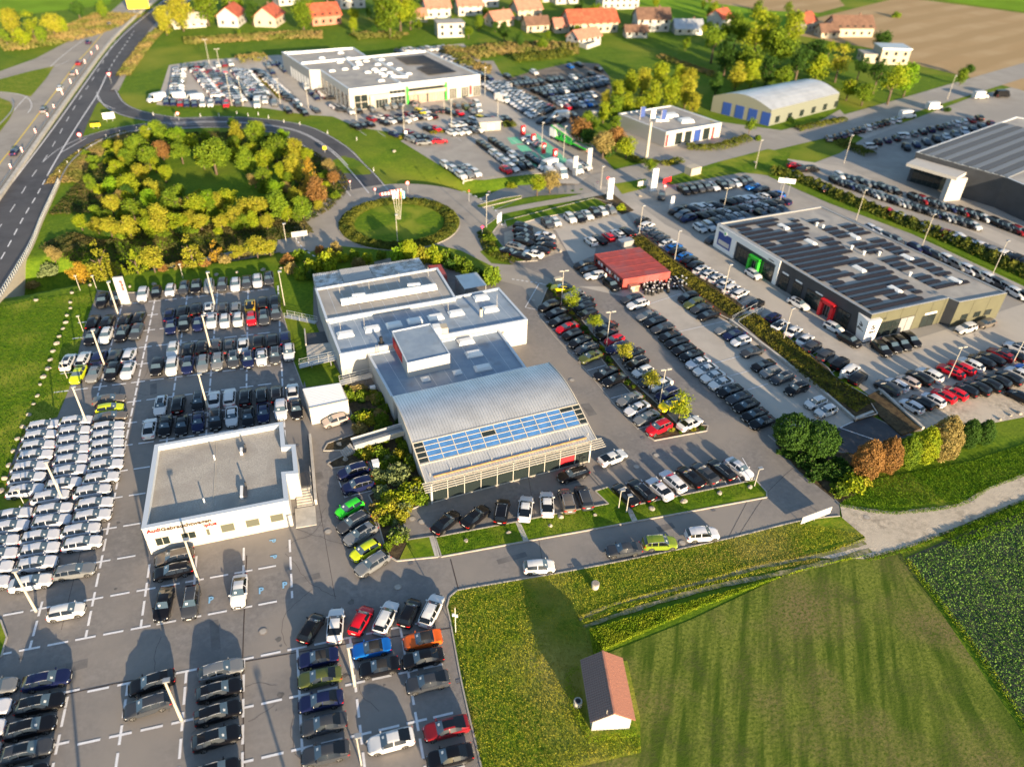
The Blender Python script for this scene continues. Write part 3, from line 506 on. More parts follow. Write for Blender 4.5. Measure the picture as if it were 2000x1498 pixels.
def car_parts(kind):
    """list of (part name, mesh, material key, child meshes) of one body style"""
    if kind in PARTS: return PARTS[kind]
    L, W, WB, FO, r, prof, (cowl, wst, rgt, rgb), (sx0, sx1) = PROF[kind]
    X = lambda f: (f-.5)*L
    px = [X(a) for a, b in prof]; pz = [b for a, b in prof]; tall = kind in 'uvm'; van = kind == 'v'
    xf = L/2-FO; xr = xf-WB; R = r+.05; g0 = .30 if tall else .24
    H = max(pz)
    bx = [X(0), X(.03), X(.1), X(.25), X(.5), X(cowl), X(.85), X(.94), X(1)]
    belt = [.60, .90, .97, .97, .94, .93, .86, .74, .46]
    if tall: belt = [b*(1.12 if kind == 'u' else 1.12) for b in belt]
    if van: belt = [.8, 1.25, 1.3, 1.3, 1.3, 1.28, 1.12, .95, .52]
    wx = [X(0), X(.02), X(.07), X(.2), X(.75), X(.90), X(.97), X(1)]
    ww = [W/2*k for k in (.70, .86, .95, 1, 1, .94, .78, .52)]
    if van or kind == 'm': ww = [W/2*k for k in (.95, .98, .99, 1, 1, .97, .88, .75)]
    kr = .93 if van else (.72 if kind in 'um' else .61)
    rx = [X(0), X(max(rgb, .02)), X(max(rgt, .04)), X(.5), X(wst), X(cowl), X(1)]
    rw = [.86, .80, kr, kr, kr, .80, .72]
    if van: rw = [.93, .93, .93, .93, .92, .86, .75]
    st = set(px)
    for c in (xf, xr): st |= {c-R, c-R*.8, c-R*.45, c, c+R*.45, c+R*.8, c+R}
    mid = (sx0+sx1)/2+.02
    pil = [] if van else [(mid-.01, mid+.01)]
    if kind in 'eum': pil.append((sx0+(mid-sx0)*.42-.008, sx0+(mid-sx0)*.42+.006))
    for q in (sx0, sx1, cowl, wst, rgt, rgb, *[w for p in pil for w in p]): st.add(X(q))
    st = sorted(st); S = [st[0]]
    for q in st[1:]:
        if q-S[-1] > .035: S.append(q)
    key = [X(q) for q in (sx0, sx1, cowl, wst, rgt, rgb)]
    S = [min(key, key=lambda k: abs(k-q)) if min(abs(k-q) for k in key) < .036 else q for q in S]; S = sorted(set(S))
    rings = []
    for x in S:
        zt = np.interp(x, px, pz); zb = min(np.interp(x, bx, belt), zt-.02); w = np.interp(x, wx, ww); k = np.interp(x, rx, rw)
        z0 = g0+.02
        if abs(x) > L/2-.12: z0 = .36
        for c in (xf, xr):
            if abs(x-c) < R: z0 = max(z0, r-.03+math.sqrt(max(R*R-(x-c)**2, 0)))
        cab = (zt-zb) > .16; y4 = w-.10; zr = zb+(zt-zb)*(.90 if not van else .94)
        rings.append([(w-.03, z0), (w, max(.47, z0+.03)), (w+.005, max(.68, z0+.05)), (w-.02, zb), (y4 if not van else w-.03, zb+.03), (w*k, zr), (w*k*.72, zt-.012), (0, zt)])
    n = len(S); full = [[(S[i], y, z) for y, z in rg]+[(S[i], -y, z) for y, z in rg[-2::-1]] for i, rg in enumerate(rings)]
    m = 15
    groups = {'body': MB(), 'windscreen': MB(), 'rear_window': MB(), 'gl': MB(), 'gr': MB(), 'roof_panel': MB()}
    def cls(i, j):
        xm = (S[i]+S[i+1])/2/L+.5; jj = j if j < 7 else 13-j
        if wst < xm < cowl and jj >= 5: return 'windscreen'
        if not van and rgb < xm < rgt and jj >= 5: return 'roof_panel' if kind == 'c' and 0 else 'rear_window'
        if jj == 4 and sx0 < xm < sx1 and not any(a < xm < b for a, b in pil): return 'gl' if j < 7 else 'gr'
        if kind == 'c' and jj >= 4 and rgb < xm < wst: return 'roof_panel'
        if kind in 'ef' and jj >= 6 and .30 < xm < wst-.015: return 'roof_panel'
        return 'body'
    used = {}
    for i in range(n-1):
        for j in range(m-1):
            a, b, c, d = full[i][j], full[i+1][j], full[i+1][j+1], full[i][j+1]; used.setdefault(cls(i, j), []).append((i, j))
    for k, fs in used.items():
        idx = {}; mb = groups[k]; F = []
        for i, j in fs:
            q = []
            for a, b in ((i, j), (i+1, j), (i+1, j+1), (i, j+1)):
                if (a, b) not in idx: idx[(a, b)] = len(mb.v); mb.v.append(full[a][b])
                q.append(idx[(a, b)])
            F.append(tuple(q[::-1]) if False else tuple(q))
        mb.f = F; mb.m = [0]*len(F)
    B = groups['body']
    for i, o in ((0, 0), (n-1, 1)):
        f = tuple(range(len(B.v), len(B.v)+m)); B.v += full[i]; B.f.append(f if o else f[::-1]); B.m.append(0)
    B.add([(S[0]+.1, W/2-.14, g0), (S[-1]-.1, W/2-.14, g0), (S[-1]-.1, -W/2+.14, g0), (S[0]+.1, -W/2+.14, g0)], [(0, 1, 2, 3)], 1)
    for s_ in (1, -1):
        for c in (xf, xr):
            B.box(c-R, s_*(W/2-.30)-.02, g0, c+R, s_*(W/2-.30)+.02, g0+R+.1, 1)
    def fx(mb, name, mk_, smooth=True):
        me = mb.mesh(kind+'_'+name, mk_, smooth); bm = bmesh.new(); bm.from_mesh(me); bmesh.ops.recalc_face_normals(bm, faces=bm.faces); bm.to_mesh(me); bm.free()
        try:
            at = me.attributes.get('sharp_edge')
            me.set_sharp_from_angle(angle=rad(38))
        except Exception: pass
        return me
    out = [('body', fx(B, 'body', ['paint_K', 'trim']), 'paint', [])]
    out.append(('windscreen', fx(groups['windscreen'], 'windscreen', 'screen_glass'), None, []))
    if groups['rear_window'].f: out.append(('rear_window', fx(groups['rear_window'], 'rear_window', 'car_glass'), None, []))
    for k in ('gl', 'gr'): out.append(('side_window', fx(groups[k], 'side_window', 'car_glass'), None, []))
    if groups['roof_panel'].f: out.append(('soft_top' if kind == 'c' else 'sunroof', fx(groups['roof_panel'], 'roof_panel', 'soft_top' if kind == 'c' else 'car_glass'), None, []))
    if not van:
        t_ = .45; xc = X(cowl)+(X(wst)-X(cowl))*t_; zc_ = float(np.interp(xc, px, pz))+.015; sl = (float(np.interp(X(wst), px, pz))-float(np.interp(X(cowl), px, pz)))/(X(wst)-X(cowl)); cd = MB(); cd.add([(xc-.10, -.42, zc_-.10*sl), (xc+.10, -.42, zc_+.10*sl), (xc+.10, -.14, zc_+.10*sl), (xc-.10, -.14, zc_-.10*sl)], [(0, 1, 2, 3)]); out.append(('price_card', fx(cd, 'price_card', 'plate', False), None, []))
    # wheels
    for c in (xf, xr):
        for s_ in (1, -1):
            y = s_*(W/2-.13); t = MB(); N_ = 18
            for yy, rr in ((y-s_*.10, r), (y+s_*.09, r), (y+s_*.11, r*.92), (y+s_*.10, r*.72)): t.v += [(c+rr*math.cos(2*math.pi*q/N_), yy, r+rr*math.sin(2*math.pi*q/N_)) for q in range(N_)]
            for k in range(3): t.f += [(k*N_+q, k*N_+(q+1) % N_, (k+1)*N_+(q+1) % N_, (k+1)*N_+q) for q in range(N_)]
            t.m = [0]*len(t.f); rm = MB(); rr = r*.72
            hub = (c, y+s_*.095, r); rm.v = [hub]+[(c+rr*math.cos(2*math.pi*q/20), y+s_*(.10 if q % 4 < 2 else .05), r+rr*math.sin(2*math.pi*q/20)) for q in range(20)]
            rm.f = [(0, q+1, (q+1) % 20+1) for q in range(20)]; rm.m = [0 if q % 4 < 2 else 1 for q in range(20)]
            out.append(('wheel', fx(t, 'tyre', 'tyre', True), None, [('rim', fx(rm, 'rim', ['rim', 'tyre'], False))]))
    zl = float(np.interp(X(.955), bx, belt))-.02; wl_ = float(np.interp(X(.965), wx, ww))
    for s_ in (1, -1):
        h = MB(); h.add([(X(.985), s_*(wl_-.30), zl-.14), (X(.985), s_*(wl_-.30), zl-.02), (X(.955), s_*(wl_+.035), zl+.01), (X(.955), s_*(wl_+.045), zl-.12), (X(.90), s_*(wl_+.06), zl+.05), (X(.90), s_*(wl_+.065), zl-.02), (X(.93), s_*(wl_-.16), zl+.07)], [(0, 1, 2, 3), (3, 2, 4, 5), (1, 6, 4, 2)])
        out.append(('headlight', fx(h, 'headlight', 'lamp_clear', False), None, []))
        t = MB(); zt = (1.0 if van else float(np.interp(X(.03), bx, belt)))-.03; wt = float(np.interp(X(.02), wx, ww))
        t.add([(X(-.006), s_*(wt-.36), zt-.14), (X(-.006), s_*(wt-.36), zt-.02), (X(.01), s_*(wt+.02), zt), (X(.01), s_*(wt+.02), zt-.14), (X(.05), s_*(wt+.05), zt-.01), (X(.05), s_*(wt+.055), zt-.10)], [(0, 1, 2, 3), (3, 2, 4, 5)])
        out.append(('tail_light', fx(t, 'tail_light', 'lamp_red', False), None, []))
        mr = MB(); zc = float(np.interp(X(cowl-.03), bx, belt))+.08; w0 = W/2-.05; mr.box(X(cowl-.045), min(s_*w0, s_*(w0+.2)), zc-.06, X(cowl-.02), max(s_*w0, s_*(w0+.2)), zc+.09)
        out.append(('wing_mirror', fx(mr, 'mirror', 'paint_K', False), 'paint', []))
    g = MB(); g.box(L/2-.06, -.42, .38, L/2+.012, .42, .62); g.box(L/2-.12, -.68, .26, L/2-.005, .68, .36); out.append(('grille', fx(g, 'grille', 'trim', False), None, []))
    for x, zz in ((L/2+.018, .42), (-L/2-.012, .78 if not van else .6)):
        p_ = MB(); p_.box(x-.006, -.26, zz-.06, x+.006, .26, zz+.06); out.append(('number_plate', fx(p_, 'plate', 'plate', False), None, []))
    if kind in 'eu':
        for s_ in (1, -1): rr = MB(); rr.bar((X(.14), s_*W/2*kr*.98, np.interp(X(.14), px, pz)-.01), (X(.5), s_*W/2*kr*.98, H-.03), .04); rr.bar((X(.5), s_*W/2*kr*.98, H-.03), (X(.58), s_*W/2*kr*.98, H-.1), .04); out.append(('roof_rail', fx(rr, 'rail', 'metal_light', False), None, []))
    PARTS[kind] = out; return out
FLAT = {}
def car_flat(kind, low=False):
    """all parts of a body style in one mesh; slot 0 is the paint"""
    if (kind, low) in FLAT: return FLAT[(kind, low)]
    bm = bmesh.new(); mats = ['paint_K']
    for name, me, pk, ch in car_parts(kind):
        if low and name in ('price_card', 'headlight', 'number_plate', 'wing_mirror', 'roof_rail'): continue
        for me_ in [me]+[c[1] for c in ch if not low]:
            n0 = len(bm.faces); bm.from_mesh(me_); bm.faces.ensure_lookup_table()
            for f in bm.faces[n0:]:
                mn = me_.materials[f.material_index].name
                if mn not in mats: mats.append(mn)
                f.material_index = mats.index(mn)
    me = bpy.data.meshes.new('car_'+kind); bm.to_mesh(me); bm.free()
    for m_ in mats: me.materials.append(MATS[m_])
    FLAT[(kind, low)] = (me, mats); return FLAT[(kind, low)]
CARS = []
CROP = {'L0': (0, 0, 3.994), 'L1': (500, 0, 3.994), 'L2': (1000, 0, 3.994), 'L3': (1500, 0, 3.994), 'M0': (0, 375, 3.994), 'M1': (500, 375, 3.994), 'M2': (1000, 375, 3.994), 'M3': (1500, 375, 3.994), 'N0': (0, 750, 3.994), 'N1': (500, 750, 3.994), 'N2': (1000, 750, 3.994), 'N3': (1500, 750, 3.994), 'P0': (0, 1123, 3.994), 'P1': (500, 1123, 3.994),
        'A1': (0, 980, 8.32), 'A2': (1680, 640, 6.24), 'A3': (1240, 320, 6.24), 'A4': (320, 100, 6.25), 'A5': (640, 180, 6.667), 'A6': (840, 230, 5.882), 'A7': (920, 110, 7.143), 'A8': (1560, 300, 4.545), 'F': (0, 0, 1)}
def cp(c, x, y): o = CROP[c]; return (o[0]+x/o[2], o[1]+y/o[2])
ORD = ['first', 'second', 'third', 'fourth', 'fifth', 'sixth', 'seventh', 'eighth', 'ninth', 'tenth', 'eleventh', 'twelfth', 'thirteenth', 'fourteenth', 'fifteenth', 'sixteenth', 'seventeenth', 'eighteenth', 'nineteenth', 'twentieth', 'twenty-first', 'twenty-second', 'twenty-third', 'twenty-fourth', 'twenty-fifth', 'twenty-sixth']
def cars(c, hd, data, desc, frm='from the left', dz=.75):
    """data: 'x,y,CK[h] ...' car centres in the crop; hd: heading in degrees or (x0,y0,x1,y1) rear to front"""
    if isinstance(hd, tuple):
        a = flat(*cp(c, hd[0], hd[1]), .6); b = flat(*cp(c, hd[2], hd[3]), .6); hd = math.degrees(math.atan2(b[1]-a[1], b[0]-a[0]))
    it = data.split(); row = []
    for q in it:
        f = q.split(','); x, y = flat(*cp(c, float(f[0]), float(f[1])), dz if f[2][1] != 'v' else 1.2); h = hd+(180 if len(f[2]) > 2 and f[2][2] == 'r' else 0)
        if len(f) > 3: h = float(f[3])
        row.append((x, y, h, f[2][0], f[2][1]))
    for i, (x, y, h, cc, k) in enumerate(row):
        base = f"{PAINT[cc][0]} {KIND[k]}"
        lab = f"{base} {desc}" if len(row) == 1 else f"{base}, {ORD[i] if i < 26 else 'further along'} {frm} {desc}"
        CARS.append([x, y, h+random.uniform(-1.5, 1.5), cc, k, lab, desc])
def line_cars(c, p0, p1, n, cols, kinds, hd, desc, frm='from the left', skip=()):
    if isinstance(hd, tuple):
        a = flat(*cp(c, hd[0], hd[1]), .6); b = flat(*cp(c, hd[2], hd[3]), .6); hd = math.degrees(math.atan2(b[1]-a[1], b[0]-a[0]))
    A = np.array(flat(*cp(c, *p0), .75)); B = np.array(flat(*cp(c, *p1), .75)); s = CROP[c]
    for i in range(n):
        if i in skip: continue
        q = A+(B-A)*(i/max(n-1, 1)); cc = cols[i % len(cols)]; k = kinds[i % len(kinds)]
        CARS.append([q[0]+random.uniform(-.1, .1), q[1]+random.uniform(-.15, .15), hd+random.uniform(-2, 2), cc, k, f"{PAINT[cc][0]} {KIND[k]}, {ORD[min(i, 25)]} {frm} {desc}", desc])
D = -90
cars('M0', D, '800,845,Ku 905,835,Ku 1115,800,Su 1220,780,Kh 1328,765,Sh 1437,745,Ge 1532,740,Ku 1632,735,Au 1733,720,Ge 1836,720,Se 1925,700,Gs 2007,690,Se 2097,670,Ge', 'in the row backed onto the grass bank')
cars('M0', D-6, '725,1010,Ksr 840,1005,Ker 975,995,Ker 1085,980,Ker', 'in the upper left block, back line')
cars('M0', D-6, '715,1125,Ks 825,1115,We 955,1100,Ke 1065,1085,Ge', 'in the upper left block, front line')
cars('M0', D, '1322,955,Nsr 1428,935,Kur 1530,915,Kur 1630,905,Wer 1738,905,Ger 1838,905,Aer 1950,885,Ufr 2050,865,Kur 2147,850,Kur', 'in the back line of the second row')
cars('M0', D, '1333,1045,Ns 1437,1030,Ku 1547,1020,Ns 1650,1000,Ss 1753,1005,Wh 1857,995,Wh 1960,985,Rh 2057,975,Ge 2150,935,Ge', 'in the front line of the second row')
cars('M0', D-6, '530,1320,Wer 650,1300,Wer 775,1290,Nur 893,1280,Ger 1008,1270,Ser', 'in the left block beside the boulders, back line')
cars('M0', D-6, '610,1420,Ls 735,1410,As 880,1400,Ku 1000,1385,Ss', 'in the left block beside the boulders, front line')
cars('M0', D, '1348,1230,We 1468,1225,Ker 1577,1205,Ker 1685,1200,Ger 1790,1200,Ger 1897,1190,Wsr 1990,1170,Kur 2017,1170,Kur 2125,1160,Kur 2224,1140,Nur'.replace(' 1990,1170,Kur', ''), 'in the back line of the third row')
cars('M0', D, '1225,1365,Ku 1342,1360,Wu 1465,1345,Ne 1582,1335,Ae 1698,1318,Ae 1820,1300,Ge 1935,1300,Ne 2040,1285,Ss 2147,1270,Ge 2253,1245,We', 'in the front line of the third row')
cars('N0', D, '1255,165,We 1392,155,Kur 1547,130,Ke 1670,120,Wsr 1793,105,Wur 1915,100,Kur 2042,90,Kur 2158,80,Kur 2283,60,Wsr', 'in the back line of the fourth row')
cars('N0', D, '1168,340,Wfr 1290,320,Ks 1418,315,Ks 1545,290,Ns 1682,275,Ku 1808,250,Ws 1935,250,Ks 2055,220,Ns 2192,200,Su 2312,190,Ks', 'in the front line of the fourth row')
SILV = (215, 350, 465, 315)
cars('N0', SILV, '850,120,Ts 855,190,Lh 860,255,Ts 840,335,Se 835,405,Se 830,475,Se 830,550,Se 820,635,Se 785,735,Se 718,835,Se 735,935,Se 715,1030,Se 628,1140,Se 640,1240,Se 580,1455,Ae', 'of the right column of silver cars', 'from the top')
cars('N0', SILV, '592,290,Se 578,370,Se 568,445,Se 568,520,Se 555,595,Se 540,680,Se 495,780,Se 390,880,Se 415,980,Se 402,1070,Se 312,1190,Se 305,1290,Se 285,1400,Se 240,1545,Ws', 'of the middle column of silver cars', 'from the top')
cars('N0', SILV, '340,325,Se 310,405,Se 293,485,Se 272,560,Se 230,650,Se 210,735,Se 198,830,Se 95,1020,Ss 70,1115,Se -10,1235,Se -25,1335,Se -62,1440,Se -95,1560,Se', 'of the left column of silver cars', 'from the top')
cars('P0', (380, 300, 640, 250), '515,280,Wh', 'alone on the open asphalt at the left edge')
cars('P0', (990, 900, 1370, 790), '1183,835,Ker 1150,1015,Ger'.replace('er', 'e'), 'of the pair beside a leaning lamp post', 'from the top')
for q in CARS[-2:]: q[2] += 180
cars('P0', (1540, 790, 1900, 690), '1725,735,Ae 1710,895,Ke 1700,1070,Ke 1690,1265,Ke 1680,1530,Ke', 'in the column left of the dark joint', 'from the top')
cars('P0', (160, 860, 560, 770), '362,815,Ne 310,1000,Ke 235,1185,Ke 205,1370,Ge 165,1570,Ke', 'in the second column of the lower left corner', 'from the top')
cars('P0', (160, 860, 560, 770), '-60,885,Ae -110,1055,Se -160,1220,Se -200,1400,Ae', 'in the outer column cut by the left edge', 'from the top')
cars('N0', (1520, 1330, 1205, 1400), '1360,1345,Te 1350,1455,Ke', 'parked below the white building with lettering, facing left', 'from the top')
cars('P0', -94, '1278,220,Ks 1487,205,Ge 1865,120,Ws', 'of those facing down below the white building')
cars('P1', (375, 500, 490, 310), '430,410,Kh 620,385,Ws,80 820,350,Rh 1015,325,We 1198,290,Kh 1370,270,We', 'of the six angled cars')
cars('P1', (630, 620, 345, 680), '485,645,Nc 497,795,Fs 505,980,Ns 530,1160,Gs 540,1385,Gf', 'in the lower centre left column', 'from the top')
cars('P1', (1040, 540, 760, 600), '900,570,Bc 960,715,Kc 1050,1290,Wf', 'in the lower centre middle column', 'from the top')
cars('P1', (1440, 470, 1160, 530), '1300,500,Oc 1300,645,Ks 1338,830,Gf 1483,1190,Df 1512,1410,Ks', 'in the lower centre right column', 'from the top')
cars('N1', (720, 250, 510, 310), '618,280,Ph', 'beside the white garage')
cars('N1', (880, 640, 640, 710), '760,680,Nu 795,790,Nu', 'of the two beside the white cabinet', 'from the top')
cars('N1', (840, 890, 620, 1020), '730,965,Eh 760,1072,Ge 815,1165,Ae 852,1295,Lh 908,1395,Ae', 'in the angled row along the shrub bed', 'from the top')
cars('N1', (1400, 1150, 1570, 1010), '1483,1075,Ks 1713,1030,Ks 1918,990,Ku,68 2102,965,Wf,68 2270,930,Wf,75 2424,905,Tu,84 2558,880,Gu,86', 'in front of the showroom')
cars('N2', (590, 660, 370, 730), '478,700,Ke', 'with red stickers beside the showroom corner')
cars('N2', (700, 600, 880, 530), '788,570,Wf', 'alone in long shadows right of the showroom')
cars('N2', (960, 930, 810, 790), '885,860,Ks 1010,825,Ke 1150,812,Ss 1255,752,Se 1392,720,Ks 1507,692,Gs 1635,665,Ke 1775,655,Ssr', 'in the row along the lawn strip')
cars('N2', (105, 1400, 330, 1390), '213,1420,Wh', 'on the road below the lawn strip, left end')
cars('N2', (990, 1270, 745, 1300), '872,1288,Gs', 'parked on the road, facing left')
cars('N2', (1025, 1220, 1285, 1210), '1155,1240,Vu', 'parked on the road between a grey and a silver car')
cars('N2', (1360, 1170, 1610, 1150), '1485,1172,Su', 'parked on the road, rightmost there')
ISL = (370, 860, 205, 915)
cars('M2', ISL, '287,890,Ku 345,942,Ks 375,1003,Ke 432,1055,Rs 470,1108,Kh 530,1165,Ks 585,1217,Ge 612,1282,Fs 730,1410,Ks 803,1462,Ks 915,1612,As 975,1687,Ss 1050,1757,As 1145,1837,Ru', 'on the left side of the planted island', 'from the top')
cars('M2', (470, 760, 320, 745), '395,750,Yf', 'at the top of the planted island')
cars('M2', ISL, '478,800,Ae 550,850,Ks 565,895,Ke 590,945,Kh 738,1050,Ks 737,1105,Ks 797,1152,Rh 822,1212,Ne 940,1262,Ks 975,1335,Ku 1020,1398,Wh 1075,1465,Ge 1160,1500,Ws 1213,1577,Nu 1240,1652,Yf 1390,1800,Wsr', 'on the right side of the planted island', 'from the top')
BR = (1145, 935, 970, 985)
cars('M2', BR, '935,830,Ge 982,872,We 1058,962,As 1115,1010,Ke 1175,1060,Ge 1230,1122,Kc 1285,1172,Ke 1340,1225,Ks 1400,1272,Ks 1450,1330,Ss 1510,1385,Ws 1567,1437,Ws 1630,1490,Ws 1700,1548,Ks 1770,1603,Gs 1827,1663,Ks 1892,1733,Ks 1955,1793,Ks', 'in the long row left of the pale yard', 'from the top')
cars('M2', BR, '1375,822,Ku 1420,870,Fu 1477,905,Gs 1530,960,Ks 1670,1068,As 1735,1110,Ns 1785,1160,Sh 1875,1242,Gs 1960,1350,Ks 2015,1402,Ah 2110,1447,Ge 2220,1533,Ku 2370,1640,Wh 2450,1705,Wh', 'in the row along the planted slope', 'from the top')
cars('M2', (0, 260, 150, 290), '85,272,Ku 85,307,Ke 97,347,Ks 93,387,Ku 35,425,Ae -25,465,Ks 70,497,Ks 165,480,Wsr 215,450,Ksr 265,415,Ksr 262,378,Gsr 255,338,Ssr', 'in the cluster on the gravel patch')
for q in CARS[-12:]: q[2] = q[2] if q[2] else 0
cars('M2', (245, 210, 310, 280), '275,245,Gu 342,232,Wh 455,203,Wu 525,198,Ks 590,178,Ws 648,162,Ku 708,150,Wh 773,138,Ah', 'in the row below the small lawn')
cars('M2', (660, 410, 580, 350), '615,382,Wh 685,368,Ks 752,348,Rh 825,325,We 900,308,Ke', 'in the row above the red containers')
cars('M2', (620, 560, 500, 580), '565,572,Ku 600,608,Kh', 'left of the red containers, facing left', 'from the top')
cars('M2', (720, 640, 580, 660), '650,648,We', 'in front of the red containers, facing left')
cars('M2', (730, 690, 820, 760), '775,722,Ku', 'at the corner of the red containers')
SK = (1090, 235, 950, 240)
cars('M2', (1080, 200, 960, 250), '1022,228,Gv'.replace('Gv', 'Gm')+' 1050,265,Wu 1082,303,Ae 1125,335,Ge 1170,362,Ge 1215,398,We 1265,430,Be 1293,460,Ke 1343,500,Be 1385,530,Ke 1432,567,Ke 1480,605,We 1540,640,We 1605,673,We 1670,712,We 1712,750,We 1782,790,We 1903,872,Ke 2038,975,Nh 2093,1035,Wf 2195,1085,Ws 2288,1150,Ws 2345,1205,Gu 2447,1272,Gu 2560,1335,Ku 2640,1390,Wu 2700,1452,Ku', 'in the row along the top of the slope', 'from the top')
for q in CARS[-27:]: q[2] += 180
cars('M3', (170, 830, 305, 900), '240,868,We 515,1055,Wh 637,1155,Ku', 'in front of the dark showroom wall')
cars('M2', (1830, 610, 1945, 680), '1885,640,Wh', 'in front of the green door frame')
cars('M3', (820, 1160, 950, 1270), '885,1222,Ku 965,1195,Ku 1040,1178,Ku 1115,1150,Ku', 'of the four below the white pylon box')
cars('M3', (1620, 1040, 1470, 1080), '1545,1062,Wu 1700,1022,Th', 'below the olive panel wall')
RW = (480, 790, 200, 640)
cars('A2', RW, '335,730,Gu 450,690,Sh 585,650,Ph 720,610,Ku 845,570,Wu', 'in the upper row right of the slope')
cars('A2', RW, '630,950,Sh 755,905,Kh 890,870,Sh 1020,825,Rh 1160,790,Rh 1295,755,Kh 1425,730,Ku 1555,690,Ku 1670,650,Ku 1810,610,Ku 1930,560,Wu 2050,525,Bu', 'in the front row before the gravel')
cars('A2', RW, '1105,525,Re 1235,480,Re 1345,440,We 1480,405,Ke 1600,370,Ke 1720,325,De 1860,325,Ke 1920,245,Se 2060,260,Ke', 'in the second row behind the slanted lamp post')
cars('A2', RW, '1930,830,Kh', 'alone at the right edge on the gravel')
cars('A3', (555, 290, 660, 360), '598,322,Ku 690,308,Ku 780,295,Gu 868,280,Gu 955,275,Se 1065,260,Ku 1145,245,Ah 1230,235,Sh 1315,225,Gu 1380,205,Gu', 'in the back row below the mound')
cars('A3', (320, 340, 310, 430), '325,385,Gu', 'alone near the tall white sign')
cars('A3', (1510, 270, 1380, 300), '1440,280,Be 1540,315,Ke', 'at the right end behind the showroom yard')
cars('A3', (1740, 500, 1700, 440), '1740,445,Ke', 'under the white gantry') if 0 else None
RU = (850, 560, 700, 490)
cars('A3', RU, '1562,395,Wh 1675,380,Kh 1745,365,Bh', 'by the white gantry')
cars('A3', RU, '1140,465,Ku 1230,450,Gu 1315,435,Wu 1405,425,Su', 'in the upper short row around the lamp post')
cars('A3', RU, '660,540,Ke 768,528,Wu 870,515,We 965,500,Ke', 'in the double row, back line left part')
cars('A3', RU, '810,635,Ku 905,620,Ku 1000,605,Ku 1090,585,We 1185,570,Ku 1280,550,Ku 1360,530,We 1460,520,Ke 1545,510,We 1640,490,Ku 1720,475,Ku 1805,455,Nu', 'in the double row, front line')
cars('A3', (600, 550, 420, 600), '510,575,Ku 583,620,Au 650,665,Nu', 'of the three facing the lane beside the small white sign', 'from the top')
cars('A3', (735, 740, 860, 820), '795,780,Wh 905,760,Wu 985,730,Ku 1060,690,Ae 1170,675,Ae 1265,655,Se 1350,645,Ae', 'in the row against the rear roof edge')
cars('A3', (735, 740, 860, 820), '1545,615,Ku 1715,590,Ae 1810,560,Ae', 'behind the roof edge')
cars('A3', (1010, 890, 900, 930), '955,920,Gu', 'beside the billboard wall')
cars('A8', (620, 650, 690, 690), '650,665,Sh 718,700,Sh 800,740,Gh 870,765,Gh 1040,828,Nh 1150,865,Nh 1230,905,Gh 1325,940,Wu 1410,990,Au 1510,1030,Su 1590,1065,Au 1695,1110,Wu 1780,1155,Gu 1860,1195,Au 1935,1240,Wu 2020,1275,Ku', 'in the row behind the dark roof')
# far yards
FD = (960, 780, 1120, 700)
for p0, p1, n, cols, kd in (((100, 215), (60, 620), 0, '', ''),):
    pass
cars('A7', (480, 270, 545, 305), '510,285,Ku 260,310,Nu 880,228,Wu 1385,145,Bh 1510,118,Ke 1690,255,Ku 1785,190,Km', 'scattered on the brown yard')
cars('A7', (580, 380, 650, 420), '620,400,Gu 690,390,Ku 760,385,Ku 820,380,Ku 890,370,Gu 965,360,Ku 780,330,Ku 1110,345,Ku 1180,330,Ku 1250,322,Ku 1425,300,Wu 1510,295,Ku', 'in the top line of the brown yard')
line_cars('A7', (900, 490), (1850, 310), 15, 'KKKWKKWKKKKKKSW', 'uueu', (870, 470, 950, 510), 'in the second line of the brown yard')
line_cars('A7', (1020, 535), (1870, 375), 13, 'KNKGWKKKKKKGK', 'uueu', (980, 510, 1060, 560), 'in the third line of the brown yard')
line_cars('A7', (1140, 620), (1700, 540), 9, 'GNWWWKNKW', 'uueu', (1110, 600, 1190, 650), 'in the fourth line of the brown yard')
cars('A7', (1300, 690, 1390, 740), '1250,672,Wh 1320,648,Wu 1350,712,Rh 1420,690,Ku 1545,680,Wu 1630,665,Bu 1650,605,Wu 1700,660,Au 1430,830,Ku', 'in the lower part of the brown yard')
for r_ in range(8):
    A_ = (200+r_*85, 385-r_*8+(0)); 
QD = (1060, 740, 840, 830)
for i_, (p0, p1, n, cols) in enumerate((((215, 385), (870, 820), 15, 'WSWSAWSWWSWSGWW'), ((290, 380), (980, 780), 15, 'SASWGWSWSWSWSAG'), ((370, 385), (1060, 770), 15, 'SGAWGASWWSAWSKK'), ((450, 420), (1110, 740), 15, 'KWAKGSKGAKGWKDK'))):
    line_cars('A7', p0, p1, n, cols, 'eush', QD, f'of line {["one", "two", "three", "four"][i_]} in the dense silver block', 'from the top')
cars('A7', QD, '990,900,Gu 1095,910,Gu 1250,900,Ku 500,405,Wh', 'before the brown yard entrance')
cars('A7', (1360, 830, 1110, 850), '1240,830,Wv', 'high roofed, before the brown yard entrance')
cars('A7', (360, 560, 560, 620), '440,590,Wv', 'among the dense silver block')
for p0, p1, n, cols, kd, t in (((300, 330), (800, 830), 0, 'K', 'u', ''),): pass
cars('A5', (290, 220, 330, 270), '305,250,We 410,240,Kh 585,220,Ah 770,195,Au 860,180,Au 945,175,Gh 1155,155,Au,70 1690,195,Gu 1800,195,Fu 1880,185,Kh 1940,150,Wm 1960,230,Wh 1885,255,Ah', 'along the front of the large dealership')
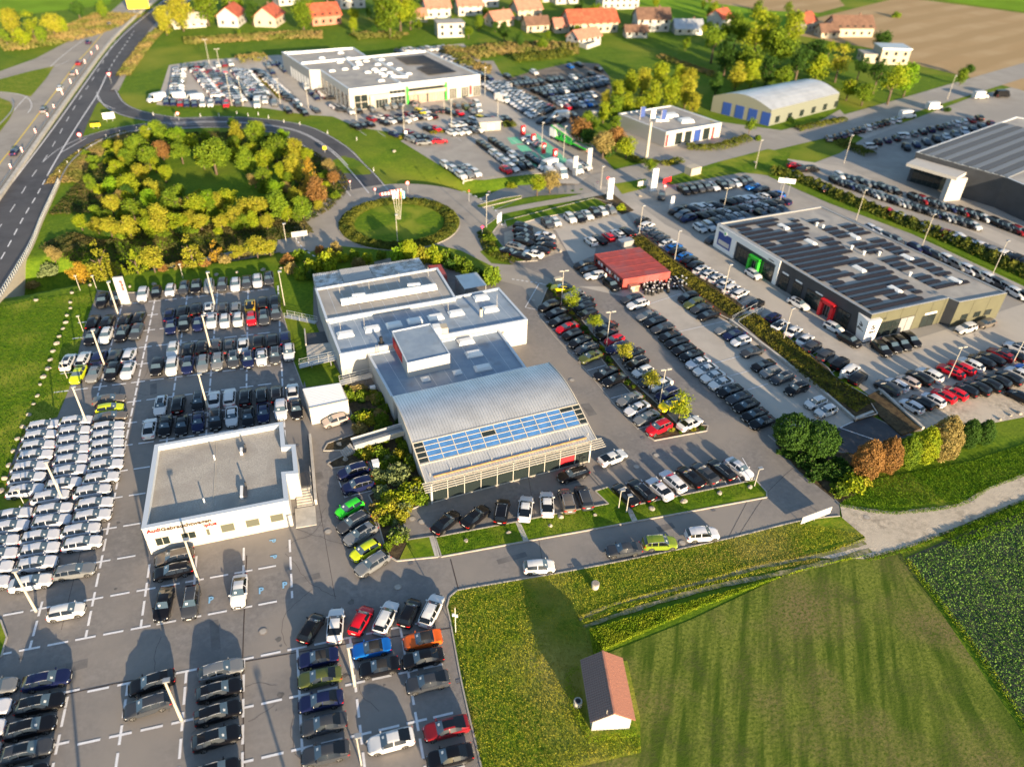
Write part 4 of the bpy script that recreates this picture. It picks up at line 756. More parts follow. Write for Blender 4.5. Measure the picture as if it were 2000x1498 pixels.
cars('A5', (580, 350, 560, 330), '575,350,Dh 665,325,We 760,325,Dh 830,375,Sh 745,400,Kh 925,370,Ku 945,305,Nh 1020,365,We 1050,290,Dh 1095,335,Wh 1180,325,Kh 1130,275,Kh 1205,265,Ym 1275,255,Sh 1275,320,We 1365,315,Kh 1380,245,Gh 1470,240,Gh 1550,235,Nh 1620,275,Ke 1710,275,Rh', 'in the middle row of the dealership yard')
for q in CARS[-21:]: q[2] = -58+random.choice((0, 0, 180))
cars('A5', -58, '370,450,Ku 455,435,Kh 550,420,Kh 865,545,Nh 1055,525,Dh 1085,615,Au 1165,595,Ku 1250,585,Kh 1310,480,Kh 1410,478,Rh', 'near the curved slip road in the dealership yard')
cars('A5', (1180, 660, 1340, 650), '1255,655,Ae 1455,635,Re', 'parked across the pale yard')
cars('A5', -58, '1650,430,Wh 1750,425,Wh 1815,395,Kh 1905,380,Wm 1615,530,Wh 1710,525,Wh 1800,515,Wh 1885,495,Ge 1960,485,We', 'beside the little flat roofed hut')
cars('A6', -58, '590,20,Ym 660,20,Am 730,20,Dh 810,20,Ke 875,15,Ku', 'behind the little flat roofed hut')
PL = (620, 330, 700, 380)
cars('A6', PL, '595,300,Ku 667,348,Ku 738,410,Wu 812,465,Su 885,520,Su 955,580,Wu 870,600,Ru', 'in the first slanted line of the pale yard', 'from the top')
cars('A6', PL, '730,270,Ku 810,325,Ku 882,375,Ku 955,430,Su 957,490,Wu 1035,555,Ku 1045,487,Ku 1125,550,Ku 1160,455,Ke 1240,510,Ke', 'in the second slanted line of the pale yard', 'from the top')
cars('A6', PL, '178,540,Wu 270,597,Su 368,588,Gs 445,575,Ws 355,662,Wu 437,648,As 525,635,Wu', 'in the corner group of the pale yard')
cars('A6', (1210, 250, 1050, 270), '1120,238,Wh 1180,275,Wh 1255,310,Ah', 'at the red charging pillars', 'from the top')
cars('A6', (1460, 520, 1260, 580), '1355,540,Wv', 'white high roofed, behind the pair of vans')
cars('A6', (1340, 580, 1440, 690), '1390,620,Wv 1510,605,Wv', 'of the pair facing the road bend')
cars('A6', (1580, 530, 1740, 620), '1665,570,Wv', 'behind the grey pillar at the road bend')
cars('A6', (1700, 530, 1850, 600), '1785,560,We', 'with green stripe at the road bend')
# upper left yard columns
UL = (520, 400, 380, 430)
for p0, p1, n, cols, hd, t in (
    ((190, 225), (150, 520), 11, 'SWSSAAGWSSS', (100, 260, 260, 250), 'of the far left column by the meadow'),
    ((400, 235), (650, 540), 13, 'SRAANSWSSASPS', (480, 330, 620, 320), 'of the second column of the upper left yard'),
    ((555, 215), (870, 590), 17, 'SPDGAGASAOKWGAWSG', (660, 330, 800, 320), 'of the third column of the upper left yard'),
    ((690, 260), (930, 600), 13, 'RAGNKGAWKGASW', (700, 330, 840, 320), 'of the fourth column of the upper left yard'),
    ((890, 235), (1190, 570), 19, 'WSNSWSSAWSSGWSRGSKS', (920, 330, 1060, 320), 'of the fifth column of the upper left yard'),
    ((1000, 250), (1240, 550), 13, 'SASWSSASKGSWK', (1000, 330, 1140, 320), 'of the sixth column of the upper left yard'),
    ((1170, 250), (1560, 590), 14, 'KGAKWWWSWWWKGG', (1200, 330, 1340, 340), 'of the column beside the grey hall'),
    ((910, 390), (1065, 560), 5, 'NNGWK', (990, 430, 1030, 480), 'of the short middle line in the upper left yard')):
    line_cars('A4', p0, p1, n, cols, 'ehuse', hd, t, 'from the top')
cars('A4', (780, 110, 830, 190), '250,190,Ah 335,190,Kh 400,190,Dh 460,185,Kh 530,175,Ah 660,170,Wh 740,168,Dh 815,155,Wm 1275,180,Ah 1330,160,Nh 1400,155,Nh 1445,205,Ah 1480,235,Nh 1325,258,Nh', 'along the top edge of the upper left yard')
cars('A4', (1600, 580, 1400, 600), '150,560,Wv 370,580,Wv', 'long white, behind the front row of the upper left yard')
cars('L0', (1290, 750, 1140, 780), '1218,765,Wv', 'alone on the grass beside the upper left yard')
cars('A4', (60, 590, 30, 660), '35,625,Nm 120,630,Nm 205,640,Dm 285,645,Nm 380,645,Nm 475,645,Wm 575,645,Wm 665,610,Ne 765,650,Rm 910,640,Gm 1140,630,Wv 1235,605,Wm 1350,635,Au', 'in the front line facing the slip road')
cars('A4', (1470, 690, 1570, 770), '1515,725,Ku 1640,690,Km 1715,755,Km 1860,720,Gs 1630,640,Wm', 'at the corner of the slip road bank')
cars('A4', (1720, 420, 1760, 480), '1738,445,Wu 1800,505,Nh 1865,565,Nh', 'below the grey hall gable', 'from the top')
line_cars('A5', (45, 70), (-60, -20), 6, 'KWWWSK', 'f', (60, 190, 200, 180), 'beside the side glass front of the large dealership')
line_cars('A5', (120, 180), (190, 225), 4, 'SSWG', 'f', (60, 190, 220, 215), 'at the glass corner of the large dealership')
line_cars('L1', (1120, 400), (1480, 380), 9, 'AWSSASWSS', 'eum', -50, 'behind the large dealership')
line_cars('L1', (1490, 445), (1790, 610), 9, 'SWSASAKGK', 'eum', -20, 'along the right rear of the large dealership')
# right hand far yards (blurred in the photograph)
FR = (1120, 400, 1190, 440)
line_cars('A8', (330, 240), (920, 440), 14, 'KGKNKAKGWAKKAW', 'uhe', FR, 'in the blurred long line below the grey hall')
line_cars('A8', (370, 200), (860, 330), 9, 'WKGKAKKGK', 'uhe', FR, 'in the second blurred line below the grey hall')
line_cars('A8', (1030, 390), (1650, 570), 16, 'KKDKGKAKNKKDKAKW', 'uh', FR, 'in the upper dense blurred block')
line_cars('A8', (960, 450), (1560, 640), 16, 'AKGKKAKNKWAKGKKW', 'uh', FR, 'in the lower dense blurred block')
line_cars('A8', (1750, 610), (2000, 700), 6, 'KKGKDK', 'uh', FR, 'in the blurred group at the right edge')
line_cars('A8', (1200, 670), (2000, 950), 16, 'KKDAWKKWSKAWWKKK', 'ue', (1200, 690, 1300, 650), 'behind the long hedge')
cars('A8', (1100, 680, 1060, 650), '210,310,Ku 780,515,Rm 885,555,Wm 1095,645,Wu 1410,740,Wm', 'on the lane behind the long hedge')
line_cars('L3', (480, 1080), (1010, 930), 12, 'AGNAKKWAKKWW', 'uhe', (600, 1050, 560, 990), 'beside the far right street')
line_cars('L3', (860, 1110), (1650, 920), 13, 'KNKWAKNKASWDK', 'uhe', (600, 1050, 560, 990), 'in the middle of the far right yard')
line_cars('L3', (1080, 1150), (1740, 970), 10, 'KNGKWASGKD', 'uhe', (600, 1050, 640, 1110), 'near the grey hall in the far right yard')
cars('L3', (1000, 900, 1180, 890), '1090,895,Wv 1300,830,Wv 1660,745,Wv 1830,735,Kv 800,1145,Wm 1050,1065,Wm 340,1320,Km 205,1290,Rh 270,1325,Kh', 'in the far right yard')
# motorway traffic
MW = (60, 355, 150, 200)
cars('F', (25, 300, 60, 250), '28,298,Nh 86,216,Ah 118,173,Wh 143,144,Ah 154,124,Dh 173,83,Nh 214,48,Ah', 'driving on the old carriageway', 'from the bottom', .6)
def place_cars():
    cp_ = np.array([0, 0, CAM_H]); order = sorted(range(len(CARS)), key=lambda i: math.hypot(CARS[i][0], CARS[i][1]))
    def inframe(x, y):
        d = np.array([x, y, .7])-cp_; w = d@CF; return -60 < 1000+FOCAL*(d@CR)/w < 2060 and -40 < 749-FOCAL*(d@CU)/w < 1560
    order = [i for i in order if inframe(*CARS[i][:2])]
    ov = {}
    def paint(o, cc):
        o.material_slots[0].link = 'OBJECT'; o.material_slots[0].material = MATS['paint_'+cc]
    seen = {}; stuff = {}
    for rank, i in enumerate(order):
        x, y, h, cc, k, lab, grp = CARS[i]; z = Z(x, y)+.065; dist = math.hypot(x, y); mtx = Matrix.Translation((x, y, z)) @ Matrix.Rotation(rad(h), 4, 'Z')
        if rank < 300:
            if lab in seen: lab = lab.replace(' ', ' ', 1)
            seen[lab] = 1
            nm = {'s': 'saloon_car', 'e': 'estate_car', 'u': 'utility_car', 'h': 'hatchback_car', 'c': 'convertible_car', 'f': 'coupe_car', 'v': 'panel_van', 'm': 'minivan'}[k]
            cat = 'van' if k in 'vm' else 'car'; g = 'cars '+grp[:60]
            if rank < 170:
                r_ = empty(nm, (x, y, z), lab, cat, g, rad(h))
                for name, me, pk, ch in car_parts(k):
                    if name == 'sunroof' and (cc == 'S' or (i*7) % 5 < 3): n2, pk2 = 'roof_panel', 'paint'
                    else: n2, pk2 = name, pk
                    o = link(n2, me, r_)
                    if pk2: paint(o, cc)
                    for n3, m3 in ch: link(n3, m3, o)
            else:
                r_ = empty(nm, (x, y, z), lab, cat, g, rad(h))
                for name, me, pk, ch in car_parts(k):
                    if name in ('number_plate', 'roof_rail', 'grille', 'wing_mirror', 'price_card'): continue
                    if name == 'sunroof' and (cc == 'S' or (i*7) % 5 < 3): name, pk = 'roof_panel', 'paint'
                    o = link(name, me, r_)
                    if pk: paint(o, cc)
        else: stuff.setdefault(0, []).append((mtx, cc, k))
    V = []; F = []; MI = []; names = []; off = 0
    for mtx, cc, k in stuff.get(0, []):
        me, mats = car_flat(k, True); n = len(me.vertices); co = np.empty(n*3, np.float32); me.vertices.foreach_get('co', co); co = co.reshape(-1, 3)
        R3 = np.array(mtx.to_3x3()); V.append(co@R3.T+np.array(mtx.translation)); mp = []
        for q in mats:
            q = 'paint_'+cc if q == 'paint_K' else q
            if q not in names: names.append(q)
            mp.append(names.index(q))
        key = ('c', k)
        if key not in ov: ov[key] = ([tuple(p.vertices) for p in me.polygons], [p.material_index for p in me.polygons])
        F += [tuple(a+off for a in f) for f in ov[key][0]]; MI += [mp[a] for a in ov[key][1]]; off += n
    if V:
        me = bpy.data.meshes.new('distant_cars'); me.from_pydata(np.concatenate(V).tolist(), [], F)
        for q in names: me.materials.append(MATS[q])
        me.polygons.foreach_set('material_index', MI); me.update(); o = link('distant_cars', me)
        tag(o, 'hundreds of distant parked cars filling the far dealership yards', 'cars', None, 'stuff')
    print('LONG', sorted({o['label'] for o in SC.objects if o.get('category') in ('car', 'van') and len(o['label'].replace(',', ' ').split()) > 16}))
    print('CARS', len(CARS), 'in frame', len(order), 'individuals', min(300, len(order)))
place_cars()
# ------------------------------------------------------------------ buildings
def ON(p0, d, px):
    """pixel on the vertical plane through p0 along d -> (distance along, height)"""
    r = CF*FOCAL+CR*(px[0]-1000)-CU*(px[1]-749); n = (-d[1], d[0]); t = (p0[0]*n[0]+p0[1]*n[1])/(r[0]*n[0]+r[1]*n[1])
    q = (r[0]*t, r[1]*t, CAM_H+r[2]*t); return ((q[0]-p0[0])*d[0]+(q[1]-p0[1])*d[1], q[2])
def inset(poly, t):
    n = len(poly); A = sum(poly[i][0]*poly[(i+1) % n][1]-poly[(i+1) % n][0]*poly[i][1] for i in range(n))
    if A < 0: poly = poly[::-1]
    out = []
    for i in range(n):
        p, a, b = np.array(poly[i]), np.array(poly[i-1]), np.array(poly[(i+1) % n]); e1 = (p-a)/np.hypot(*(p-a)); e2 = (b-p)/np.hypot(*(b-p))
        n1 = np.array([-e1[1], e1[0]]); n2 = np.array([-e2[1], e2[0]]); k = 1+n1@n2; out.append(tuple(p+(n1+n2)*t/max(k, .3)))
    return poly, out
def block(parent, o, poly, z0, z1, wall, roof, par=.3, pt=.35, parm=None):
    """flat roofed block: wall, roof and parapet parts; poly in world metres, o = parent's place"""
    poly = local(poly, o); outer, inn = inset(poly, pt); n = len(outer)
    w = MB(); w.prism(outer, z0, z1-.08, top=False); a = w.obj('wall', wall, parent)
    r = MB(); r.add([(p[0], p[1], z1-par) for p in inn], tess(inn)); r.obj('roof', roof, parent)
    k = MB(); _, o2 = inset(outer, -.05)
    k.v = [(p[0], p[1], z1-.1) for p in o2]+[(p[0], p[1], z1) for p in o2]+[(p[0], p[1], z1) for p in inn]+[(p[0], p[1], z1-par-.01) for p in inn]
    for q in range(3): k.f += [(q*n+i, q*n+(i+1) % n, (q+1)*n+(i+1) % n, (q+1)*n+i) for i in range(n)]
    k.m = [0]*len(k.f); k.obj('parapet', parm or wall, parent); return a
def dome(parent, o, x, y, z, w=2.6, d=1.5, h=.55, rot=0.0, name='skylight_dome'):
    mb = MB(); mb.box(-w/2-.1, -d/2-.1, 0, w/2+.1, d/2+.1, .25)
    a = MB(); v = [(-w/2, -d/2, .25), (w/2, -d/2, .25), (w/2, d/2, .25), (-w/2, d/2, .25), (-w/2+.25, -d/2+.25, h), (w/2-.25, -d/2+.25, h), (w/2-.25, d/2-.25, h), (-w/2+.25, d/2-.25, h)]
    mb.add(v, [(4, 5, 6, 7), (0, 1, 5, 4), (1, 2, 6, 5), (2, 3, 7, 6), (3, 0, 4, 7)]); q = mb.obj(name, 'dome', parent); q.location = (x-o[0], y-o[1], z); q.rotation_euler = (0, 0, rot); return q
def wallquad(parent, o, p0, d, a, b, name, m, out=.03, depth=.06, px=True, frame=None, fr=.08, nx=1, nz=1):
    """panel on a wall between two pixels (opposite corners); p0,d = wall line, outward normal = right of d"""
    s0, z0 = ON(p0, d, a) if px else a; s1, z1 = ON(p0, d, b) if px else b
    s0, s1 = min(s0, s1), max(s0, s1); z0, z1 = min(z0, z1), max(z0, z1); z0 = max(z0, .05)
    ang = math.atan2(d[1], d[0]); mb = MB(); mb.box(s0, -out-depth, z0, s1, .02, z1, rot=ang, at=(p0[0]-o[0], p0[1]-o[1], 0)); q = mb.obj(name, m, parent)
    if frame:
        f = MB(); e = -out-depth-.03
        for i in range(nx+1): x = s0+(s1-s0)*i/nx; f.box(x-fr/2, e, z0-fr/2, x+fr/2, 0, z1+fr/2, rot=ang, at=(p0[0]-o[0], p0[1]-o[1], 0))
        for i in range(nz+1): z = z0+(z1-z0)*i/nz; f.box(s0, e+.005, z-fr/2, s1, 0, z+fr/2, rot=ang, at=(p0[0]-o[0], p0[1]-o[1], 0))
        f.obj('frame', frame, q)
    return q
def text(parent, s, m, loc, size, ang, width=None, tilt=90, ext=.02, name='lettering'):
    c = bpy.data.curves.new(name, 'FONT'); c.body = s; c.size = size; c.extrude = ext; c.materials.append(MATS[m]); c.resolution_u = 2; c.offset = size*.035
    t = link(name, c, parent); t.location = loc; t.rotation_euler = (rad(tilt), 0, ang)
    if width: bpy.context.view_layer.update(); t.scale = (width/max(t.dimensions.x, .01), 1, 1)
    return t
def unit(a, b): d = np.array(b)-np.array(a); return d/np.hypot(*d)
def M1(x, y): return (500+x/3.994, 375+y/3.994)
# --- main dealership
A4 = [(-1.5, 128.6), (22.1, 131.8), (23.3, 119.6), (-.3, 117.1)]; B4 = [(-.2, 117.0), (32.1, 122.3), (34.3, 110.1), (1.1, 106.5)]; C4 = [(5.6, 106.9), (28.8, 109.4), (30.4, 97.1), (8.0, 93.6)]
o = (10, 105); MAIN = empty('dealership_building', (*o, 0), 'long grey stepped dealership halls with flat roofs behind the curved showroom', 'building')
block(MAIN, o, A4, 0, 5.6, 'white_wall', 'roof_grey', parm='metal_edge'); block(MAIN, o, B4, 0, 5.2, 'white_wall', 'roof_sheet', parm='metal_edge'); block(MAIN, o, C4, 0, 4.4, 'white_wall', 'roof_sheet', parm='metal_edge')
block(MAIN, o, [(10.1, 108.8), (16.8, 109.8), (18.3, 100.1), (11.2, 99.0)], 4.1, 7.0, 'white_wall', 'roof_sheet', par=.15, pt=.15, parm='metal_edge')
ANG = math.atan2(3.6, 33.2)
for x, y in ((695, 1100), (907, 1057), (1075, 1027), (1240, 995), (1400, 967), (1560, 935), (1755, 815), (1828, 905)): q = flat(*M1(x, y), 5.3); dome(MAIN, o, *q, 4.9, rot=ANG)
for x, y in ((1635, 1155), (1698, 1253), (1768, 1362)): q = flat(*M1(x, y), 4.5); dome(MAIN, o, *q, 4.1, rot=ANG)
for x, y in ((1570, 1398), (1322, 1450)): q = flat(*M1(x, y), 4.5); dome(MAIN, o, *q, 4.1, 1.2, 1.0, .45, rot=ANG)
def barrel(parent, o, a, b, z, w, h, name, m, n=8, segs=12):
    a, b = np.array(a), np.array(b); d = unit(a, b); nn = np.array([-d[1], d[0]]); L = np.hypot(*(b-a)); mb = MB(); g = MB()
    for i in range(segs):
        s0, s1 = L*i/segs, L*(i+1)/segs-.06
        for s in (s0, s1):
            for k in range(n+1): t = math.pi*k/n; c = a+d*s+nn*(w/2*math.cos(t)); mb.v.append((c[0]-o[0], c[1]-o[1], z+h*math.sin(t)))
        b0 = 2*i*(n+1); mb.f += [(b0+k, b0+k+n+1, b0+k+n+2, b0+k+1) for k in range(n)]+[tuple(range(b0, b0+n+1)), tuple(range(b0+n+1, b0+2*n+2))[::-1]]
    mb.m = [0]*len(mb.f); return mb.obj(name, m, parent, smooth=False)
barrel(MAIN, o, flat(*M1(660, 858), 5.7), flat(*M1(1405, 735), 5.7), 5.45, 2.0, .8, 'barrel_skylight', 'dome')
for x, y in ((800, 795), (1230, 715)): q = flat(*M1(x, y), 6.3); v = MB(); v.box(-1.2, -.35, 0, 1.2, .35, .25); v.obj('smoke_vent', 'dome', MAIN).location = (q[0]-o[0], q[1]-o[1], 6.0)
v = MB(); q = flat(*M1(1755, 968), 4.9); v.cone((0, 0), .3, .3, 0, 1.5, 12); v.cone((0, 0), .2, .2, 1.5, 1.7, 12, 1); v.obj('flue', ['steel_white', 'black'], MAIN).location = (q[0]-o[0], q[1]-o[1], 4.9)
v = MB(); q = flat(*M1(978, 1180), 4.9); v.box(-.5, -.3, 0, .5, .4, .1); v.cone((0, 0), .28, .28, .1, 1.3, 10); v.obj('roof_fan', 'black', MAIN).location = (q[0]-o[0], q[1]-o[1], 4.9)
q = flat(*M1(1440, 1100), 4.9); v = MB(); v.box(-1.3, -.8, 0, -.02, .8, 1.5); v.box(.02, -.8, 0, 1.2, .8, 1.35, 1); v.obj('air_handler', ['dome', 'cream_wall'], MAIN).location = (q[0]-o[0], q[1]-o[1], 4.9)
sr = MB()   # roof seams
for k in range(1, 14):
    t = k/14; a = np.array(B4[3])*(1-t)+np.array(B4[2])*t; b = np.array(B4[0])*(1-t)+np.array(B4[1])*t; sr.bar((a[0]-o[0]-.1*0, a[1]-o[1]+.5, 4.91), (b[0]-o[0], b[1]-o[1]-.5, 4.91), .05, .02)
for k in range(1, 11):
    t = k/11; a = np.array(A4[3])*(1-t)+np.array(A4[2])*t; b = np.array(A4[0])*(1-t)+np.array(A4[1])*t; sr.bar((a[0]-o[0], a[1]-o[1]+.5, 5.31), (b[0]-o[0], b[1]-o[1]-.5, 5.31), .05, .02)
for k in range(1, 9):
    t = k/9; a = np.array(C4[3])*(1-t)+np.array(C4[2])*t; b = np.array(C4[0])*(1-t)+np.array(C4[1])*t; sr.bar((a[0]-o[0], a[1]-o[1]+.5, 4.11), (b[0]-o[0], b[1]-o[1]-.5, 4.11), .05, .02)
sr.obj('roof_seam', 'metal_edge', MAIN)
for x, y in ((655, 795), (885, 770), (1118, 708), (1345, 660), (845, 1040), (1500, 925), (660, 1075), (1880, 880)):
    q = flat(*M1(x, y), 5.3); r = MB(); r.bar((0, 0, 0), (0, 0, 2.4), .045); r.box(-.15, -.15, 0, .15, .15, .08); r.obj('lightning_rod', 'steel_white', MAIN).location = (q[0]-o[0], q[1]-o[1], 5.0)
ld = MB(); bx_, by_ = 8.0-o[0]-.9, 106.95-o[1]-.05
for s in (0, .45): ld.bar((bx_+s, by_-.25, 0), (bx_+s, by_-.25, 6.1), .05)
for k in range(20): ld.bar((bx_, by_-.25, .3*k+.2), (bx_+.45, by_-.25, .3*k+.2), .035)
for k in range(9): ld.bar((bx_-.15, by_-.8, 1.5+.5*k), (bx_+.6, by_-.8, 1.5+.5*k), .03); ld.bar((bx_-.15, by_-.8, 1.5+.5*k), (bx_-.02, by_-.25, 1.5+.5*k), .03); ld.bar((bx_+.6, by_-.8, 1.5+.5*k), (bx_+.47, by_-.25, 1.5+.5*k), .03)
ld.obj('ladder', 'steel', MAIN)
dW = unit(B4[3], B4[0]); wb = MB()
for k in range(5): wb.box(.15, 0, 0, .2, .9, 1.2, at=(-1.0-o[0]+.35-k*.1+.2, 108+k*1.9-o[1], 3.2))
sgn = MB(); sgn.box(-.03, -2.6, 0, .03, 2.6, 1.9, rot=rad(8.3), at=(10.42-o[0], 104.9-o[1], 4.75)); sgn.obj('roof_sign_panel', 'letter_red', MAIN)
# corrugated annex behind
def corrug(mb, p00, p10, p11, p01, n, h=.08, mi=0):
    """corrugated sheet between four 3D corners, ribs run p00->p01"""
    p00, p10, p11, p01 = map(np.array, (p00, p10, p11, p01)); v = []
    for i in range(2*n+1):
        t = i/(2*n); a = p00+(p10-p00)*t; b = p01+(p11-p01)*t; z = h if i % 2 else 0
        v += [(a[0], a[1], a[2]+z), (b[0], b[1], b[2]+z)]
    mb.add(v, [(2*i, 2*i+2, 2*i+3, 2*i+1) for i in range(2*n)], mi)
ax = [flat(610.2, 535.2, 4.2), flat(818, 503.2, 4.2), flat(833, 525.5, 4.4), flat(616, 561.5, 4.4)]
AN = empty('annex_shed', (*ax[0], 0), 'shed with weathered white corrugated roof behind the rear hall', 'shed')
mb = MB(); L_ = [(p[0]-ax[0][0], p[1]-ax[0][1]) for p in ax]; corrug(mb, (*L_[3], 4.3), (*L_[2], 4.3), (*L_[1], 4.1), (*L_[0], 4.1), 60, .10); mat('old_sheet', (0.62, 0.62, 0.60), .7, col2=(0.30, 0.27, 0.24), scale=1.3, big=(.5, (0.70, 0.71, 0.72), .5, .6)); mb.obj('roof', 'old_sheet', AN)
mb = MB(); mb.prism(L_, 0, 3.95, top=False); mb.obj('wall', 'concrete', AN)
pn = [flat(*M1(645, 600), 4.7), flat(*M1(870, 568), 4.7), flat(*M1(915, 665), 4.7), flat(*M1(690, 705), 4.7)]; L2_ = [(p[0]-ax[0][0], p[1]-ax[0][1]) for p in pn]
mb = MB(); corrug(mb, (*L2_[3], 4.55), (*L2_[2], 4.55), (*L2_[1], 4.5), (*L2_[0], 4.5), 20, .06); mb.obj('raised_roof', 'white_wall', AN)
# small carport
cp4 = [flat(*M1(1556, 652), 3.0), flat(*M1(1722, 625), 3.0), flat(*M1(1802, 725), 3.0), flat(*M1(1628, 757), 3.0)]
CP = empty('carport', (*cp4[0], 0), 'small open carport with pale blue corrugated roof beside the round shrub', 'carport')
L_ = [(p[0]-cp4[0][0], p[1]-cp4[0][1]) for p in cp4]; mb = MB(); corrug(mb, (*L_[3], 2.9), (*L_[2], 2.9), (*L_[1], 2.9), (*L_[0], 2.9), 16, .10); mb.obj('roof', 'metal_light', CP)
for p in L_: mb = MB(); mb.bar((p[0]*.96, p[1]*.96, 0), (p[0]*.96, p[1]*.96, 2.9), .14); mb.obj('post', 'steel', CP)
mb = MB(); mb.bar((*L_[0], 1.2), (*L_[3], 1.2), .05, 2.4); mb.obj('wall', 'steel', CP)
rs = [flat(*M1(1340, 575), 2.6), flat(*M1(1440, 565), 2.6), flat(*M1(1490, 650), 2.6), flat(*M1(1420, 660), 2.6)]; RS = empty('red_container', (*rs[0], 0), 'small dark red container squeezed behind the rear hall', 'container')
mb = MB(); mb.prism([(p[0]-rs[0][0], p[1]-rs[0][1]) for p in rs], 0, 2.6); mb.obj('body', 'red_steel', RS); mb = MB(); mb.box(.3, -.06, .1, 1.2, .02, 2.1); mb.obj('door', 'red_steel', RS)
# --- curved showroom
FL_ = np.array([10.465, 74.53]); e_ = np.array([.99258, .12156]); d_ = np.array([-e_[1], e_[0]]); W_ = 24.54; SHOW = empty('curved_showroom', (*FL_, 0), 'showroom with curved ribbed metal roof, blue skylight band and glass front', 'building', rz=math.atan2(e_[1], e_[0]))
PRF = [(.0, 4.35), (1.2, 4.62), (3.3, 5.2), (5.8, 6.05), (8.5, 6.75), (11.5, 7.1), (14.2, 7.0), (17.3, 6.5)]
pz_ = lambda s: float(np.interp(s, np.linspace(0, 17.3, 80), PZS))
_s = [p[0] for p in PRF]; cf = np.polyfit(_s, [p[1] for p in PRF], 4); PZS = np.polyval(cf, np.linspace(0, 17.3, 80))
def roofpiece(s0, s1, ribs, name, m, x0=-.6, x1=25.2, n=10):
    mb = MB(); ss = np.linspace(s0, s1, n+1)
    for s in ss: mb.v += [(x0, s, pz_(s)), (x1, s, pz_(s))]
    mb.f = [(2*i, 2*i+1, 2*i+3, 2*i+2) for i in range(n)]; mb.m = [0]*n; r = mb.obj(name, m, SHOW, smooth=True)
    if ribs:
        rb = MB(); k = int((x1-x0)/.42)
        for i in range(k+1):
            x = x0+(x1-x0)*i/k
            for a, b in zip(ss[:-1], ss[1:]): v = [(x-.035, a, pz_(a)), (x-.02, a, pz_(a)+.09), (x+.02, a, pz_(a)+.09), (x+.035, a, pz_(a)), (x-.035, b, pz_(b)), (x-.02, b, pz_(b)+.09), (x+.02, b, pz_(b)+.09), (x+.035, b, pz_(b))]; rb.add(v, [(0, 1, 5, 4), (1, 2, 6, 5), (2, 3, 7, 6)])
        rb.obj('roof_rib', 'metal_light', r)
    return r
roofpiece(6.3, 17.3, True, 'roof_panel', 'metal_light', n=16); roofpiece(0, 2.9, True, 'roof_panel', 'metal_light', n=6)
rows_ = np.linspace(2.9, 6.3, 5); cols_ = [-.6, .8]+list(np.linspace(.8, 24.0, 12))[1:]+[25.2]
for i in range(4):
    for j in range(len(cols_)-1):
        s0, s1 = rows_[i]+.05, rows_[i+1]-.05; x0, x1 = cols_[j]+.06, cols_[j+1]-.06; edge = j in (0, len(cols_)-2) or (i, j) in ((3, len(cols_)-3), (2, 5))
        mb = MB(); mb.add([(x0, s0, pz_(s0)+.06), (x1, s0, pz_(s0)+.06), (x1, s1, pz_(s1)+.06), (x0, s1, pz_(s1)+.06)], [(0, 1, 2, 3)]); mb.obj('roof_window', 'dark_glass' if edge else 'sky_glass', SHOW)
fr = MB()
for s in rows_: fr.bar((-.6, s, pz_(s)+.05), (25.2, s, pz_(s)+.05), .11 if s not in (rows_[0], rows_[-1]) else .3, .12)
for x in cols_:
    for a, b in zip(rows_[:-1], rows_[1:]): fr.bar((x, a, pz_(a)+.055), (x, b, pz_(b)+.055), .11, .12)
fr.obj('window_frame', 'steel_white', SHOW)
und = MB(); ss = np.linspace(0, 17.3, 20)
for s in ss: und.v += [(-.58, s, pz_(s)-.15), (25.18, s, pz_(s)-.15)]
und.f = [(2*i, 2*i+2, 2*i+3, 2*i+1) for i in range(19)]; und.m = [0]*19; und.obj('ceiling', 'white_wall', SHOW)
for x in (-.02, W_):
    w = MB(); pts = [(x, 0, 0), (x, 17.0, 0)]+[(x, s, pz_(s)-.1) for s in np.linspace(17.0, 0, 16)]; w.add(pts+[(q[0]+.25*(1 if x < 1 else -1), q[1], q[2]) for q in pts], [tuple(range(18)), tuple(range(18, 36))[::-1]]+[(i, (i+1) % 18, 18+(i+1) % 18, 18+i) for i in range(18)])
    w.obj('side_wall', 'white_wall', SHOW)
    vg = MB(); sg = -1 if x < 1 else 1
    for a, b in zip(ss[:-1], ss[1:]): vg.bar((x+sg*.66, a, pz_(a)), (x+sg*.66, b, pz_(b)), .14, .3)
    vg.obj('verge', 'steel_white', SHOW)
for s in (0, 1): pass
NB = 10; gw = W_/NB
for i in range(NB):
    mb = MB(); mb.box(i*gw+.06, .28, .15, (i+1)*gw-.06, .31, 3.75); mb.obj('window', 'dark_glass', SHOW)
    mb = MB(); mb.box(i*gw-.05, .15, 0, i*gw+.05, .33, 3.75); mb.obj('mullion', 'steel_white', SHOW)
mb = MB(); mb.box(0, .14, 0, W_, .34, .15); mb.box(0, .14, 2.75, W_, .26, 2.85); mb.obj('sill', 'steel_white', SHOW); mb = MB(); mb.box(0, .1, 3.75, W_, .3, 4.2); mb.obj('fascia', 'steel_white', SHOW)
mb = MB(); mb.box(19.8, .18, .9, 21.9, .25, 2.2); mb.obj('banner', 'red', SHOW)
mb = MB(); mb.box(-.1, 9, 0, W_, 9.2, 3.5); mb.box(0, .4, .02, W_, 9, .05); mb.obj('interior', 'trim', SHOW)
for k in range(5): mb = MB(); mb.box(-1.2, -1.55+k*.36, 3.95+k*.08, W_+1.5, -1.55+k*.36+.17, 4.02+k*.08); mb.obj('louvre_slat', 'steel_white', SHOW)
for k in range(9): mb = MB(); mb.bar((.2+k*3, .2, 4.25), (.2+k*3, -1.55, 3.88), .08, .12); mb.bar((.2+k*3, .8, 4.5), (.2+k*3, .8, 5.2), .06); mb.obj('louvre_bracket', 'steel_white', SHOW)
